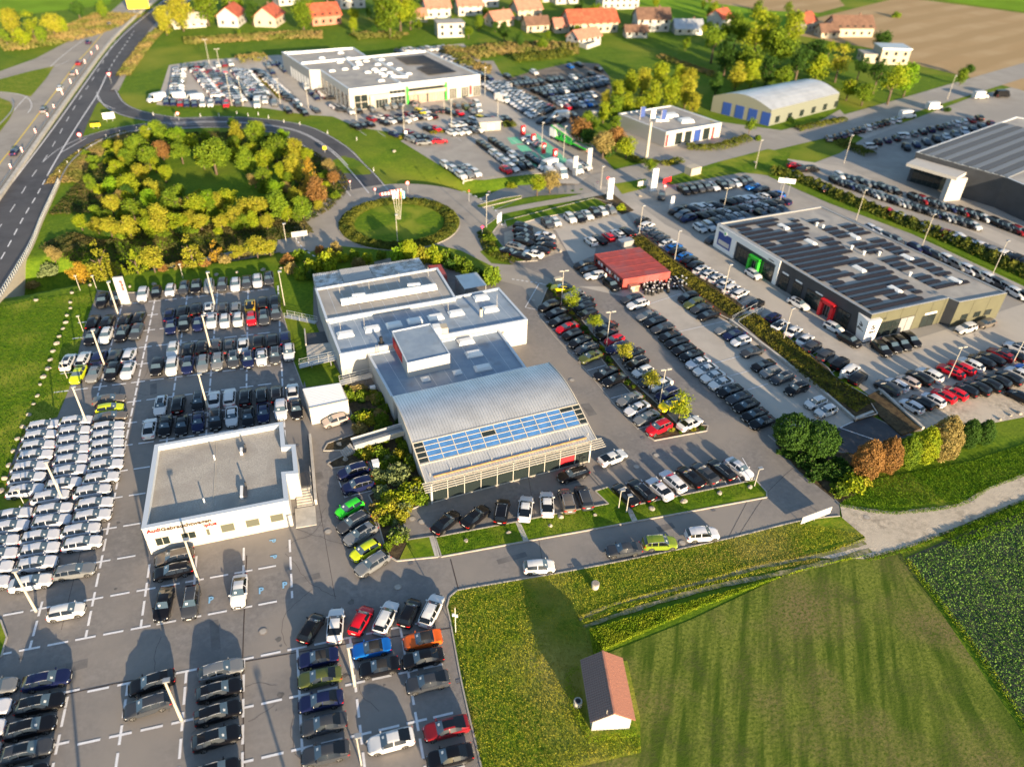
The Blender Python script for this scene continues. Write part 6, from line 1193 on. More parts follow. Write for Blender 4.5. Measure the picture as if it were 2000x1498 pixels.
mb = MB(); a = -d1*0; mb.box(0, 0, 0, 1, 1, 1) if 0 else None; q0 = n1*2-np.array([-n1[1], n1[0]])*0; nn_ = -d1
mb = MB(); mb.bar((*(nn_*3.2+n1*1), 6.2), (*(nn_*3.2+n1*(LG_*.62)), 6.2), 6.0, .8); mb.obj('canopy', 'white_wall', E_); mb = MB(); mb.bar((*(nn_*4+n1*(LG_*.6)), 0), (*(nn_*4+n1*(LG_*.6)), 5.9), 1.6, 5.0); mb.obj('canopy_pier', 'white_wall', E_)
wallquad(E_, o, pts[0], n1, (1, .2), (LG_*.55, 5.0), 'shop_window', 'dark_glass', px=False, frame='steel_dark', nx=8)
# --- village houses
def house(px, w, d, h, ang, wall, roof, lab, flatroof=False, pitch=.75):
    w *= .88; d *= .88; h *= .9
    x, y = flat(*px); E_ = empty('house', (x, y, 0), lab, 'house', 'village houses beyond the meadows', rz=rad(ang)); mb = MB()
    mb.box(-w/2, -d/2, 0, w/2, d/2, h); 
    if flatroof: mb.obj('wall', wall, E_); mb = MB(); mb.box(-w/2-.3, -d/2-.3, h, w/2+.3, d/2+.3, h+.4); r = mb.obj('roof', roof, E_)
    else:
        z = h+d/2*pitch; mb.add([(-w/2, -d/2, h), (-w/2, d/2, h), (-w/2, 0, z), (w/2, -d/2, h), (w/2, d/2, h), (w/2, 0, z)], [(0, 2, 1), (3, 4, 5)]); mb.obj('wall', wall, E_)
        e = .6; zz = h-e*pitch; r = MB(); t = .25
        for s in (-1, 1): r.add([(-w/2-e, s*(d/2+e), zz), (w/2+e, s*(d/2+e), zz), (w/2+e, 0, z), (-w/2-e, 0, z), (-w/2-e, s*(d/2+e), zz+t), (w/2+e, s*(d/2+e), zz+t), (w/2+e, 0, z+t), (-w/2-e, 0, z+t)], [(0, 1, 2, 3), (4, 5, 6, 7), (0, 1, 5, 4), (1, 2, 6, 5), (2, 3, 7, 6), (3, 0, 4, 7)])
        r = r.obj('roof', roof, E_); c = MB(); c.box(w*.2, .4, z-1.5, w*.2+.7, 1.1, z+.9); c.obj('chimney', 'tile_brown', r)
    for i in range(max(2, int(w/3.2))):
        for zz in ([1.0] if h < 4 else [1.0, 3.6]):
            q = -w/2+w*(i+.5)/max(2, int(w/3.2)); m_ = MB(); m_.box(q-.6, -d/2-.04, zz, q+.6, -d/2+.02, zz+1.3); m_.obj('window', 'dark_glass', E_)
    for s in (-1, 1):
        for yy in (-d/4, d/4): m_ = MB(); m_.box(s*w/2-.03 if s < 0 else w/2-.02, yy-.5, 1.2, s*w/2+.02 if s < 0 else w/2+.04, yy+.5, 2.5); m_.obj('window', 'dark_glass', E_)
    return E_
HS = [((455, 48), 14, 10, 5, 75, 'white_wall', 'tile_red', 'white house with red gable roof, leftmost of the village'), ((528, 48), 14, 11, 4.5, 70, 'cream_wall', 'tile_red', 'cream house with broad red roof beside the leftmost house'), ((560, 8), 12, 10, 5, 20, 'white_wall', 'tile_brown', 'pale house half hidden at the top edge above the cream house'), ((632, 45), 15, 12, 4.5, 15, 'tile_orange', 'tile_red', 'orange house with hipped red roof standing alone'), ((685, 14), 14, 10, 6, 10, 'white_wall', 'tile_brown', 'tall white house at the top edge behind the orange house'),
      ((815, 42), 9, 7, 3.2, 5, 'cream_wall', 'tile_orange', 'small orange roofed shed left of the steep orange roof'), ((852, 32), 13, 11, 5, 5, 'white_wall', 'tile_orange', 'house with steep bright orange roof above the white block'), ((915, 28), 13, 10, 5, 0, 'white_wall', 'tile_orange', 'white house with orange roof right of the steep orange roof'), ((948, 12), 13, 10, 6, 0, 'white_wall', 'tile_red', 'tall white gabled house with red roof at the top of the village'), ((975, 50), 12, 9, 3.5, 20, 'cream_wall', 'tile_orange', 'low house with orange roof amid garden bushes'),
      ((1027, 35), 14, 10, 5, 10, 'cream_wall', 'tile_orange', 'cream house with orange roof left of the long farmhouse'), ((1045, 60), 12, 8, 3.5, 5, 'cream_wall', 'tile_brown', 'small brown roofed house below the cream one'), ((1098, 62), 10, 8, 3.2, 0, 'cream_wall', 'tile_orange', 'orange roofed barn against the long farmhouse'), ((1150, 60), 26, 13, 5, 2, 'cream_wall', 'tile_red', 'long farmhouse with large red roof'), ((1140, 82), 15, 8, 2.8, 25, 'white_wall', 'tile_orange', 'low orange roofed building behind a white garden wall'), ((1205, 15), 22, 11, 6, 0, 'white_wall', 'roof_grey', 'wide grey and white block at the top of the village street'), ((1100, 5), 14, 11, 6, 5, 'white_wall', 'roof_grey', 'white flat gabled house near the top centre'), ((1055, 2), 12, 10, 6, 5, 'white_wall', 'tile_brown', 'white house with brown roof near the top centre'),
      ((1270, 58), 17, 11, 6, -8, 'white_wall', 'tile_brown', 'big white house with brown roof by the green field'), ((1240, 72), 11, 6, 3, -8, 'white_wall', 'tile_brown', 'low white garage before the big white house'), ((1340, 65), 14, 9, 3, -10, 'metal_light', 'metal_light', 'low pale metal shed right of the big white house'), ((1403, 52), 10, 9, 5, 30, 'white_wall', 'tile_red', 'red pointed gable rising from the trees'), ((1565, 60), 12, 9, 5, 30, 'cream_wall', 'tile_red', 'cream house with bright red roofs by the brown field'), ((1655, 68), 21, 12, 4.5, -8, 'cream_wall', 'tile_brown', 'wide house with dark brown roof by the brown field'), ((1612, 72), 9, 8, 3, -8, 'cream_wall', 'tile_brown', 'small dark roofed annexe between red and brown roofs'), ((370, 52), 15, 9, 2.5, 10, 'concrete', 'concrete', 'grey flat shed left of the leftmost house')]
for a in HS: house(*a)
house((878, 70), 13, 9, 6, 0, 'white_wall', 'roof_grey', 'white flat roofed block with tall windows below the orange roofs', True); house((1735, 122), 13, 10, 6.5, -15, 'cream_wall', 'metal_light', 'pink cream box house with grey flat roof among trees', True); house((1695, 120), 8, 8, 3.5, -15, 'cream_wall', 'roof_grey', 'low grey annexe beside the pink cream box house', True)
gw_ = MB(); q = [flat(*p) for p in ((1106, 84), (1146, 97), (1172, 88))]; 
for a, b in zip(q[:-1], q[1:]): gw_.bar((a[0]-q[0][0], a[1]-q[0][1], .9), (b[0]-q[0][0], b[1]-q[0][1], .9), .3, 1.8)
g_ = gw_.obj('garden_wall', 'white_wall'); g_.location = (*q[0], 0); tag(g_, 'white garden wall in front of the orange roofed yard', 'wall')
# --- field barn
b0 = np.array([20.94, 38.19]); b1 = np.array([24.91, 37.42]); ex_ = unit(b0, b1); BA = empty('field_barn', (*b0, 0), 'small white gabled field barn with weathered red tile roof on the grass', 'barn', rz=math.atan2(ex_[1], ex_[0])); w, L = 4.05, 6.7
mb = MB(); mb.prism([(0, 0), (w, 0), (w, L), (0, L)], 0, 2.3, top=False); mb.add([(0, 0, 2.3), (w, 0, 2.3), (w/2, 0, 3.55), (0, L, 2.3), (w, L, 2.3), (w/2, L, 3.55)], [(0, 1, 2), (4, 3, 5)]); mb.obj('wall', 'white_wall', BA)
for s, m_ in ((0, 'tile_moss'), (1, 'tile_orange')):
    R_ = MB(); sg = -1 if s == 0 else 1; xe = w/2+sg*(w/2+.35); ze = 2.3-.35*1.25/(w/2)*1.0+.1; zr = 3.72; R_.add([(xe, -.3, ze-.12), (xe, L+.3, ze-.12), (w/2, L+.3, zr-.12), (w/2, -.3, zr-.12)], [(0, 1, 2, 3)]); rf = R_.obj('roof', m_, BA)
    tm_ = None; nr, nc = 11, 26; vx = (w/2-xe)/nr; vz = (zr-ze)/nr; cy = (L+.6)/nc
    t_ = MB(); t_.add([(0, 0, 0), (0, cy*.94, 0), (vx*1.12, cy*.94, vz*1.12), (vx*1.12, 0, vz*1.12), (0, 0, .05), (0, cy*.94, .05), (vx*1.12, cy*.94, vz*1.12+.0), (vx*1.12, 0, vz*1.12+.0)], [(4, 5, 6, 7) if sg < 0 else (7, 6, 5, 4), (0, 1, 5, 4), (0, 4, 7, 3), (1, 2, 6, 5)]); tm_ = t_.mesh('roof_tile', m_)
    for i in range(nr):
        for j in range(nc): q = link('roof_tile', tm_, rf, (xe+vx*i, -.3+cy*j, ze+vz*i+random.uniform(0, .015)))
mb = MB(); mb.bar((w/2, -.3, 3.74), (w/2, L+.3, 3.74), .2, .1); mb.obj('ridge', 'tile_orange', BA); mb = MB(); mb.bar((1.3, -.05, 3.0), (1.3, -.05, 4.0), .05); mb.obj('antenna', 'steel_white', BA)
x, y, z = P(1128, 1376); mb = MB(); mb.cone((0, 0), .5, .45, 0, .8, 14); mb.cone((0, 0), .3, .3, .8, .82, 12, 1); q = mb.obj('well_ring', ['concrete', 'black']); q.location = (x, y, z); tag(q, 'small concrete well ring in the shade left of the barn', 'well ring')
x, y, z = P(1162, 1148); mb = MB(); mb.cone((0, 0), .45, .5, 0, .9, 16); mb.cone((0, 0), .42, .42, .9, 1.0, 14, 1); q = mb.obj('concrete_shaft', ['concrete', 'manhole']); q.location = (x, y, z); tag(q, 'round concrete shaft with lid standing alone in the meadow', 'shaft')
# ------------------------------------------------------------------ vegetation
def leafmesh(name, pts, nrm, size, m, seed=0, jit=.8):
    """many small leaf quads at pts facing roughly nrm"""
    r = np.random.default_rng(seed); n = len(pts); nr = nrm+r.normal(0, jit, (n, 3)); nr /= np.linalg.norm(nr, axis=1)[:, None]+1e-9
    a = np.cross(nr, r.normal(0, 1, (n, 3))); a /= np.linalg.norm(a, axis=1)[:, None]+1e-9; b = np.cross(nr, a)
    s = (np.asarray(size)*r.uniform(.6, 1.3, n))[:, None]; a = a*s; b = b*s*r.uniform(.5, .9, n)[:, None]
    v = np.stack([pts-a, pts-b, pts+a, pts+b], 1).reshape(-1, 3).astype(np.float32); me = bpy.data.meshes.new(name)
    me.vertices.add(4*n); me.vertices.foreach_set('co', v.ravel()); me.loops.add(4*n); me.loops.foreach_set('vertex_index', np.arange(4*n, dtype=np.int32)); me.polygons.add(n)
    me.polygons.foreach_set('loop_start', np.arange(0, 4*n, 4, dtype=np.int32)); me.polygons.foreach_set('loop_total', np.full(n, 4, np.int32)); me.materials.append(MATS[m] if isinstance(m, str) else m); me.update(calc_edges=True); return me
def crown_pts(kind, n, seed):
    r = np.random.default_rng(seed); P_ = []; Nn = []
    if kind in ('ball', 'horn'):
        q = r.normal(0, 1, (n, 3)); q /= np.linalg.norm(q, axis=1)[:, None]; a = np.arctan2(q[:, 1], q[:, 0]); f = 1+.05*np.sin(a*5+q[:, 2]*7+seed)+.05*np.sin(a*9-q[:, 2]*11)+.04*np.sin(q[:, 2]*17+a*3); f *= r.uniform(.88, 1.04, n)**1.2
        if kind == 'ball': C = q*f[:, None]*[1, 1, .84]+[0, 0, 1.2]
        else: k = (1-.28*q[:, 2]-.1*q[:, 2]**2)*.86; C = q*f[:, None]*np.stack([k, k, np.full(n, 1.36)], -1)+[0, 0, 1.38]
        k = C[:, 2] > .03; return C[k], (q+[0, 0, .2])[k]
    nc = {'round': 34, 'cone': 34, 'oval': 34, 'shrub': 18, 'loose': 22}[kind]; ax = r.uniform(.8, 1.15, 3)
    for c in range(nc):
        d = r.normal(0, 1, 3); d /= np.linalg.norm(d)
        if kind == 'cone': z = r.uniform(0, 1)**1.3; rr = (1-z)**.8*.66+.06; t = r.uniform(0, 6.28); C = np.array([rr*math.cos(t)*r.uniform(.4, 1.1), rr*math.sin(t)*r.uniform(.4, 1.1), .35+z*2.1]); cr = .28*(1-z*.6)
        elif kind == 'oval': C = d*np.array([.55, .55, 1.0])*r.uniform(.45, 1.05)+[0, 0, 1.35]; cr = r.uniform(.16, .36)
        elif kind == 'shrub': d[2] = abs(d[2]); C = d*np.array([.66, .66, .55])*r.uniform(.5, 1.1)+[0, 0, .2]; cr = r.uniform(.2, .38)
        elif kind == 'loose': C = d*np.array([.6, .6, .8])*r.uniform(.4, 1.05)+[0, 0, 1.5]; cr = r.uniform(.18, .35)
        else: C = d*np.array([.72, .72, .66])*ax*r.uniform(.45, 1.1)+[0, 0, 1.2]; cr = r.uniform(.16, .40)
        m = max(8, int(n/nc*(cr/.3)**2)); q = r.normal(0, 1, (m, 3)); q /= np.linalg.norm(q, axis=1)[:, None]; rad_ = cr*r.uniform(.3, 1.5, m)**.7
        P_.append(C+q*rad_[:, None]*[1, 1, .75]); Nn.append(q*.6+(C-[0, 0, 1.0])*.5+[0, 0, .35])
    P_ = np.concatenate(P_); Nn = np.concatenate(Nn); k = P_[:, 2] > .03; return P_[k], Nn[k]
LS = {'round': .06, 'cone': .06, 'oval': .06, 'shrub': .10, 'ball': .05, 'loose': .06, 'horn': .05}
NL = {'round': 3600, 'cone': 2600, 'oval': 3600, 'shrub': 1300, 'ball': 9000, 'loose': 1800, 'horn': 10000}
CM = {}
def trunkmesh(kind):
    key = 't'+kind
    if key in CM: return CM[key]
    mb = MB(); h = {'shrub': .4}.get(kind, 1.3); mb.cone((0, 0), .075, .04, -.1, h, 7)
    for k in range(5): t = k*1.26; mb.bar((0, 0, h*.55+.1*k), (.45*math.cos(t), .45*math.sin(t), h*.9+.14*k), .03, n=5)
    CM[key] = mb.mesh('trunk', 'bark', True); return CM[key]
def plant(kind, col, px, R, lab, cat='tree', group=None, name=None, hc=None, xy=None, sz=1.0):
    key = (kind, col, random.randrange(3)); 
    if key not in CM: p_, n_ = crown_pts(kind, NL[kind], hash((kind, key[2])) % 1000 if 0 else (ord(kind[0])*7+key[2])); CM[key] = leafmesh('crown', p_, n_, LS[kind], 'leaf_'+col, key[2])
    if xy is None:
        hc = (1.2*R if kind != 'shrub' else .4*R) if hc is None else hc; x, y, z = P(*px, hc) if 0 else (*flat(*px, hc), 0); h0 = Z(x, y)
        if h0 < -.05: x, y = flat(*px, hc+h0); h0 = Z(x, y); 
        z = h0
    else: x, y = xy; z = Z(x, y)
    E_ = empty(name or ('shrub' if kind == 'shrub' else 'tree'), (x, y, z), lab, cat, group, random.uniform(0, 6.28)); E_.scale = (R, R, R*sz)
    link('crown' if kind != 'shrub' else 'foliage', CM[key], E_); link('trunk' if kind != 'shrub' else 'stem', trunkmesh(kind), E_); return E_
CN = {'g': 'green', 'b': 'bright green', 'y': 'yellow', 'l': 'lime green', 'o': 'orange', 'r': 'brown red', 'd': 'dark green', 's': 'grey green', 'w': 'tan'}
def pxm(px): x, y = flat(*px); return math.sqrt(x*x+y*y+CAM_H**2)/FOCAL
def inside(p, poly):
    c = False; n = len(poly)
    for i in range(n):
        a, b = poly[i], poly[(i+1) % n]
        if (a[1] > p[1]) != (b[1] > p[1]) and p[0] < (b[0]-a[0])*(p[1]-a[1])/(b[1]-a[1])+a[0]: c = not c
    return c
# woodland in the loop of the slip road: (x, y, radius px, colour)
WOOD = '307,252,17,g 343,264,17,b 265,281,22,g 287,302,20,g 236,298,14,y 315,290,15,r 375,275,13,l 352,295,17,g 414,297,29,g 462,262,16,y 455,240,10,b 456,300,12,l 480,318,20,g 218,360,17,b 250,357,22,l 300,368,18,y 495,265,20,g 505,250,14,l 537,287,22,g 550,262,11,b 577,288,18,y 575,330,20,y 605,345,20,o 535,365,15,b 512,350,18,g 618,378,22,r 215,396,18,y 291,393,16,b 155,430,14,l 188,438,13,y 213,441,16,y 250,441,18,y 283,431,15,l 310,436,22,y 257,405,20,g 367,426,15,y 390,430,16,y 430,430,14,y 457,425,18,y 380,396,22,l 402,388,20,b 480,402,20,y 493,432,14,l 505,400,20,y 545,402,22,g 562,415,16,l 590,402,20,g 335,395,20,g 270,335,16,y 230,330,16,l 248,312,14,g 320,340,12,l 205,420,12,g 345,430,18,l 520,430,16,y 575,380,14,y 650,345,14,r 600,300,14,l 640,320,12,w 548,338,14,l 520,312,16,l 440,385,18,l 425,395,14,y 350,370,14,g 490,290,14,l 395,310,14,l 285,262,12,l 400,270,12,g'
for i, q in enumerate(WOOD.split()):
    x, y, r, c = q.split(','); x, y, r = float(x), float(y), float(r); R = r*pxm((x, y))*1.28; wh = 'left' if x < 280 else ('right' if x > 480 else 'middle'); wv = 'far' if y < 310 else ('near' if y > 380 else 'central')
    near = min(((float(a.split(',')[0])-x)**2+(float(a.split(',')[1])-y)**2, a) for a in WOOD.split() if a != q)[1].split(',')
    plant(random.choice(['round', 'round', 'oval']) if c != 'o' else 'cone', c, (x, y), R*(.85 if c != 'o' else 1), f"{CN[c]} tree in the {wv} {wh} of the loop wood, beside a {CN[near[3]]} one", 'tree', 'trees of the wood inside the slip road')
for i in range(36):
    p = (0, 0)
    while not inside(p, [(165, 320), (250, 275), (420, 262), (560, 280), (640, 330), (655, 380), (600, 420), (480, 450), (330, 462), (190, 460), (130, 440)]) or inside(p, [(330, 310), (450, 320), (480, 360), (430, 375), (330, 370)]): p = (random.uniform(100, 670), random.uniform(250, 470))
    c = random.choice('gglgdylwgy'); plant(random.choice(['round', 'oval']), c, p, random.uniform(10, 16)*pxm(p), f"{CN[c]} filler tree between the larger crowns of the loop wood, {'left' if p[0] < 280 else 'right' if p[0] > 480 else 'middle'} {'far' if p[1] < 330 else 'near'} part", 'tree', 'trees of the wood inside the slip road')
sh = 0
poly_w = [(140, 300), (250, 262), (420, 248), (560, 268), (640, 320), (668, 380), (600, 425), (480, 455), (330, 470), (180, 470), (110, 440)]
clear = [(300, 300), (470, 310), (500, 370), (430, 385), (320, 385), (280, 350)]
while sh < 100:
    p = (random.uniform(100, 670), random.uniform(250, 475))
    if inside(p, poly_w) and p[0] > 150+random.random()*60 and (not inside(p, clear) or random.random() < .12):
        c = random.choice('gggdlldgdl'); plant('shrub', c, p, random.uniform(8, 15)*pxm(p), f"low {CN[c]} bush in the undergrowth of the loop wood", 'bush', 'bushes under the loop wood'); sh += 1
# row of autumn trees along the cutting
for x, y, r, c, k in ((115, 528, 12, 'w', 'round'), (100, 548, 20, 's', 'shrub'), (157, 535, 14, 'o', 'round'), (196, 518, 22, 'y', 'cone'), (234, 528, 9, 'l', 'cone'), (265, 517, 14, 'l', 'cone'), (297, 510, 18, 'y', 'round'), (373, 497, 20, 'y', 'cone'), (421, 490, 16, 'o', 'cone'), (464, 490, 13, 'y', 'round'), (500, 485, 16, 'y', 'round'), (526, 484, 13, 'y', 'round'), (316, 525, 12, 'r', 'shrub'), (352, 518, 11, 'r', 'shrub'), (440, 508, 14, 'w', 'shrub'), (65, 560, 13, 'w', 'shrub'), (400, 515, 12, 'r', 'shrub')):
    w_ = 'autumn tree' if k != 'shrub' else 'bush'; plant(k, c, (x, y), r*pxm((x, y))*(1 if k == 'shrub' else 1.3), f"{CN[c]} {w_} in the row above the left yard, {'left' if x < 180 else 'right' if x > 400 else 'middle'} part, {'large' if r > 15 else 'small'}", 'tree' if k != 'shrub' else 'bush', 'row of trees above the left yard', hc=r*pxm((x, y))*(.3 if k == 'shrub' else 1.2))
# hedge shrubs round the rear hall and roundabout side
for i, q in enumerate('560,508,14,r 585,500,15,g 605,520,20,l 590,535,16,g 635,505,20,l 645,500,14,y 668,505,14,l 655,485,13,w 690,500,13,g 717,508,15,l 745,500,12,g 785,490,24,b 825,493,20,y 845,496,22,l 870,498,18,g 895,510,18,g 915,525,16,g 935,535,14,d 960,535,22,g 610,540,14,d 570,525,14,w 700,515,14,w 800,505,14,l 880,520,14,d 640,525,16,l 625,490,12,r'.split()):
    x, y, r, c = q.split(','); p = (float(x), float(y)); R = float(r)*pxm(p); plant('shrub' if i not in (22,) else 'ball', c, p, R*1.05, f"{CN[c]} shrub {'by the roundabout edge' if float(x) > 760 else 'behind the left end of the rear hall' if float(x) < 650 else 'behind the annex roof'}, {'big' if float(r) > 17 else 'small'} and {['dense', 'ragged', 'rounded'][i % 3]}", 'shrub', 'shrubs behind the rear hall', hc=R*.9 if float(r) > 17 else R*.6, sz=1.5)
# bed shrubs beside the showroom
bed = [(662, 752), (760, 770), (798, 860), (832, 975), (785, 998), (796, 1055), (780, 1088), (760, 1082), (730, 985), (740, 958), (722, 905), (700, 880), (705, 845), (690, 805)]; cnt = 0
while cnt < 90:
    p = (random.uniform(660, 840), random.uniform(750, 1090))
    if inside(p, bed):
        c = random.choice('gggdllyw' if p[1] < 860 else 'lggysylgw'); plant('shrub', c, p, random.uniform(.8, 1.7), f"{CN[c]} garden shrub in the bed left of the curved showroom, {'upper' if p[1] < 860 else 'lower' if p[1] > 980 else 'middle'} part", 'shrub', 'shrubs in the showroom bed', hc=.5); cnt += 1
for x, y, r, c in ((772, 925, 34, 's'), (790, 968, 26, 'l'), (812, 955, 22, 's'), (712, 815, 22, 'l'), (765, 985, 26, 'y'), (705, 765, 16, 'g')): plant('shrub', c, (x, y), r*pxm((x, y)), f"large {CN[c]} bush {'below the white garage' if y < 850 else 'beside the showroom side wall'}, {'upper' if y < 950 else 'lower'}", 'bush', 'shrubs in the showroom bed', hc=1.0)
# island trees
for x, y, r, c in ((1117, 590, 20, 'l'), (1161, 633, 18, 'l'), (1219, 692, 22, 'y'), (1272, 748, 22, 'y'), (1328, 805, 28, 'l')): plant('loose', c, (x, y), r*pxm((x, y))*1.05, f"{CN[c]} young tree on the planted island, {dict(((1117, 'topmost'), (1161, 'second from the top'), (1219, 'middle one'), (1272, 'second from the bottom'), (1328, 'lowest and largest')))[x]}", 'tree', 'young trees on the planted island', hc=2.2)
L = smooth_line([flat(*p) for p in ((1075, 562), (1120, 620), (1170, 682), (1218, 740), (1270, 795), (1310, 840), (1370, 836))], 1.3)
for x, y in L[::1]:
    c = random.choice('gglyd'); plant('shrub', c, None, random.uniform(.45, .85), f"small {CN[c]} shrub in the strip of the planted island", 'shrub', 'low shrubs of the planted island', xy=(x+random.uniform(-.4, .4), y+random.uniform(-.3, .3)))
# clipped trees lower right
for x, y, w, c, k, lab in ((1552, 843, 37, 'd', 'ball', 'dark round topped tree, left of the touching pair by the paved yard'), (1601, 857, 36, 'd', 'ball', 'dark round topped tree, right of the touching pair by the paved yard'), (1697, 898, 30, 'r', 'horn', 'brown oval hornbeam, leftmost of the clipped row'), (1737, 889, 27, 'r', 'horn', 'brown oval hornbeam, second of the clipped row'), (1773, 883, 25, 'g', 'horn', 'green oval hornbeam, third of the clipped row'), (1809, 870, 27, 'l', 'horn', 'green oval hornbeam, fourth of the clipped row'), (1847, 857, 32, 'w', 'horn', 'half brown oval hornbeam, fifth of the clipped row'), (1893, 848, 21, 'd', 'horn', 'small dark hornbeam, sixth of the clipped row'), (1925, 845, 18, 'd', 'horn', 'smallest dark hornbeam at the right end of the clipped row')):
    R = w*pxm((x, y))*(.93 if k == 'ball' else .9); plant(k, c, (x, y), R, lab, 'tree', 'clipped trees at the track' if k == 'horn' else 'round topped pair', sz=1.0 if k == 'ball' else 1.05, hc=None if k == 'ball' else R*1.38)
for x, y, r, c in ((1665, 945, 26, 'l'), (1685, 935, 20, 'y'), (1640, 955, 20, 'g'), (1575, 900, 24, 'd'), (1610, 915, 26, 'd'), (1550, 885, 18, 'd'), (1600, 890, 20, 'd'), (1630, 925, 20, 'd'), (1655, 920, 22, 'd'), (1590, 925, 20, 'd'), (1530, 880, 12, 'd'), (1640, 900, 18, 'd')): plant('shrub', c, (x, y), r*pxm((x, y)), f"{CN[c]} bush in the corner bed below the round trees, {'at the track end' if x > 1635 else 'upper left part' if x < 1585 else 'middle part'}", 'bush', 'bushes below the round trees', hc=.8)
# far trees
FT = '1440,55,40,g 1480,70,45,l 1520,85,40,g 1550,60,35,l 1395,85,35,g 1420,110,35,d 1465,115,35,g 1590,100,35,d 1600,130,30,l 1640,125,32,y 1560,130,35,d 1680,135,25,d 1715,150,30,d 1745,165,35,l 1775,155,30,b 1725,75,22,d 1440,150,26,y 1470,145,28,l 1400,165,22,d 1500,140,30,d 1530,145,26,g 1660,170,25,l 1690,180,25,g 1750,30,12,g 1465,250,20,g 1393,250,16,y 1270,320,15,g 1310,318,12,y 590,30,25,g 490,25,20,d 760,30,35,g 780,15,35,l 745,8,25,g 690,26,14,l 1165,20,18,g 800,20,30,g 350,20,30,y 320,40,22,y 400,10,30,g 450,5,25,g 870,5,20,g 915,60,14,g 985,60,18,d 150,15,25,d 200,20,20,g 100,45,30,y 60,50,30,l 20,45,30,y 40,70,25,l 80,70,20,g 120,50,20,l 10,75,20,g 1880,150,15,g 1340,85,14,g 1480,25,20,g 1500,50,30,l 1540,20,15,g 1230,60,12,d 1650,95,15,g 1620,100,20,l 1255,45,10,g 1060,85,14,g 1015,80,14,d 935,45,14,g 1850,215,10,d 1480,270,12,g 1545,235,12,d 1895,135,14,d'
for i, q in enumerate(FT.split()):
    x, y, r, c = q.split(','); p = (float(x), float(y)); x, y, r = *p, float(r)
    wh = 'beyond the old carriageway' if x < 260 else 'at the village edge' if x < 1250 else 'around the far street' if y > 195 else 'in the grove left of the brown field'
    plant(random.choice(['round', 'oval', 'loose']) if r > 12 else 'shrub', c, p, r*pxm(p)*(.72 if x > 1300 else .8 if x > 300 else .55), f"{['broad', 'tall', 'leafy', 'full', 'dense'][i % 5]} {CN[c]} tree {wh}, {'near the top edge' if y < 35 else 'further down' if y > 110 else 'mid height'}", 'tree', 'far trees')
for i in range(46):
    p = (random.uniform(400, 1400), random.uniform(-5, 72)); c = random.choice('dgdgl')
    plant(random.choice(['round', 'oval']), c, p, random.uniform(6, 13)*pxm(p)*.8, f"{CN[c]} garden tree between the village houses, {'left' if p[0] < 800 else 'right' if p[0] > 1150 else 'middle'} part, {'upper' if p[1] < 25 else 'lower'}", 'tree', 'garden trees of the village')
for i, q in enumerate('1185,190,14,y 1205,180,18,l 1230,170,20,l 1255,165,20,y 1290,160,22,l 1325,155,18,l 1345,160,18,y 1180,215,16,l 1200,215,20,g 1275,195,22,l 1310,190,22,l 1340,188,22,y 1225,205,18,l 1355,200,16,y 1205,235,14,g 1250,205,16,l 1240,225,10,g'.split()):
    x, y, r, c = q.split(','); p = (float(x), float(y)); plant('oval', c, p, float(r)*pxm(p), f"{CN[c]} birch in the belt between brown yard and workshop, {['bushy', 'slender', 'wispy'][i % 3]}", 'tree', 'birch belt behind the workshop', hc=4+R*.1)
for x, y, r, c, lab in ((1135, 250, 26, 'r', 'autumn tree left of the white cabin beside the street'), (1150, 235, 20, 'g', 'green tree behind the car transporter'), (1180, 275, 26, 'w', 'red brown tree right of the car transporter'), (1205, 265, 24, 'r', 'dark autumn tree beside the workshop yard'), (1225, 285, 20, 'l', 'yellow green tree at the tip of the workshop yard'), (1150, 265, 20, 'd', 'dark bush behind the transporter ramp'), (1190, 300, 16, 'd', 'dark bush below the autumn trees'), (1075, 350, 22, 'w', 'red tinged bush pair at the foot of the van yard'), (1050, 358, 20, 'l', 'rust and green bush at the ditch corner'), (1000, 365, 12, 'l', 'low green bush left of the ditch corner'), (955, 465, 16, 'g', 'green bush at the roundabout exit'), (965, 490, 14, 'g', 'dark green bush below the roundabout exit'), (1212, 405, 12, 'l', 'small bush with orange tint in the brown bed'), (870, 255, 1, 'g', 'x')):
    if r > 5: plant('round' if r > 18 else 'shrub', c, (x, y), r*pxm((x, y)), lab, 'tree' if r > 18 else 'bush')
# leaf masses: hedges and ground cover
def leafstrip(line, w, h, per, size, m, name, lab=None, cat=None, kind=None, zoff=0, jit=.8, patch=None):
    r = np.random.default_rng(len(line)+int(w*10)); L = np.array([p[:2] for p in line]); seg = np.hypot(*(L[1:]-L[:-1]).T); s = np.concatenate([[0], np.cumsum(seg)]); n = int(s[-1]*w*per)
    t = r.uniform(0, s[-1], n); u = r.uniform(-1, 1, n); x = np.interp(t, s, L[:, 0]); y = np.interp(t, s, L[:, 1]); x2 = np.interp(np.minimum(t+.3, s[-1]), s, L[:, 0]); y2 = np.interp(np.minimum(t+.3, s[-1]), s, L[:, 1]); dx, dy = x2-x, y2-y; l = np.hypot(dx, dy)+1e-6
    lump = .75+.25*np.sin(t*1.7+3*np.sin(t*.37))*np.cos(u*2+t*.9)
    z = h*np.sqrt(np.maximum(1-u**4, 0))*lump*r.uniform(.75, 1.08, n); px_, py_ = x-dy/l*u*w/2, y+dx/l*u*w/2; pts = np.stack([px_, py_, z+hgt(px_, py_)+zoff], -1); nr = np.stack([-dy/l*u*.8, dx/l*u*.8, np.full(n, .9)], -1)
    o = link(name, leafmesh(name, pts, nr, size, m, 3, jit)); return tag(o, lab, cat, None, kind)
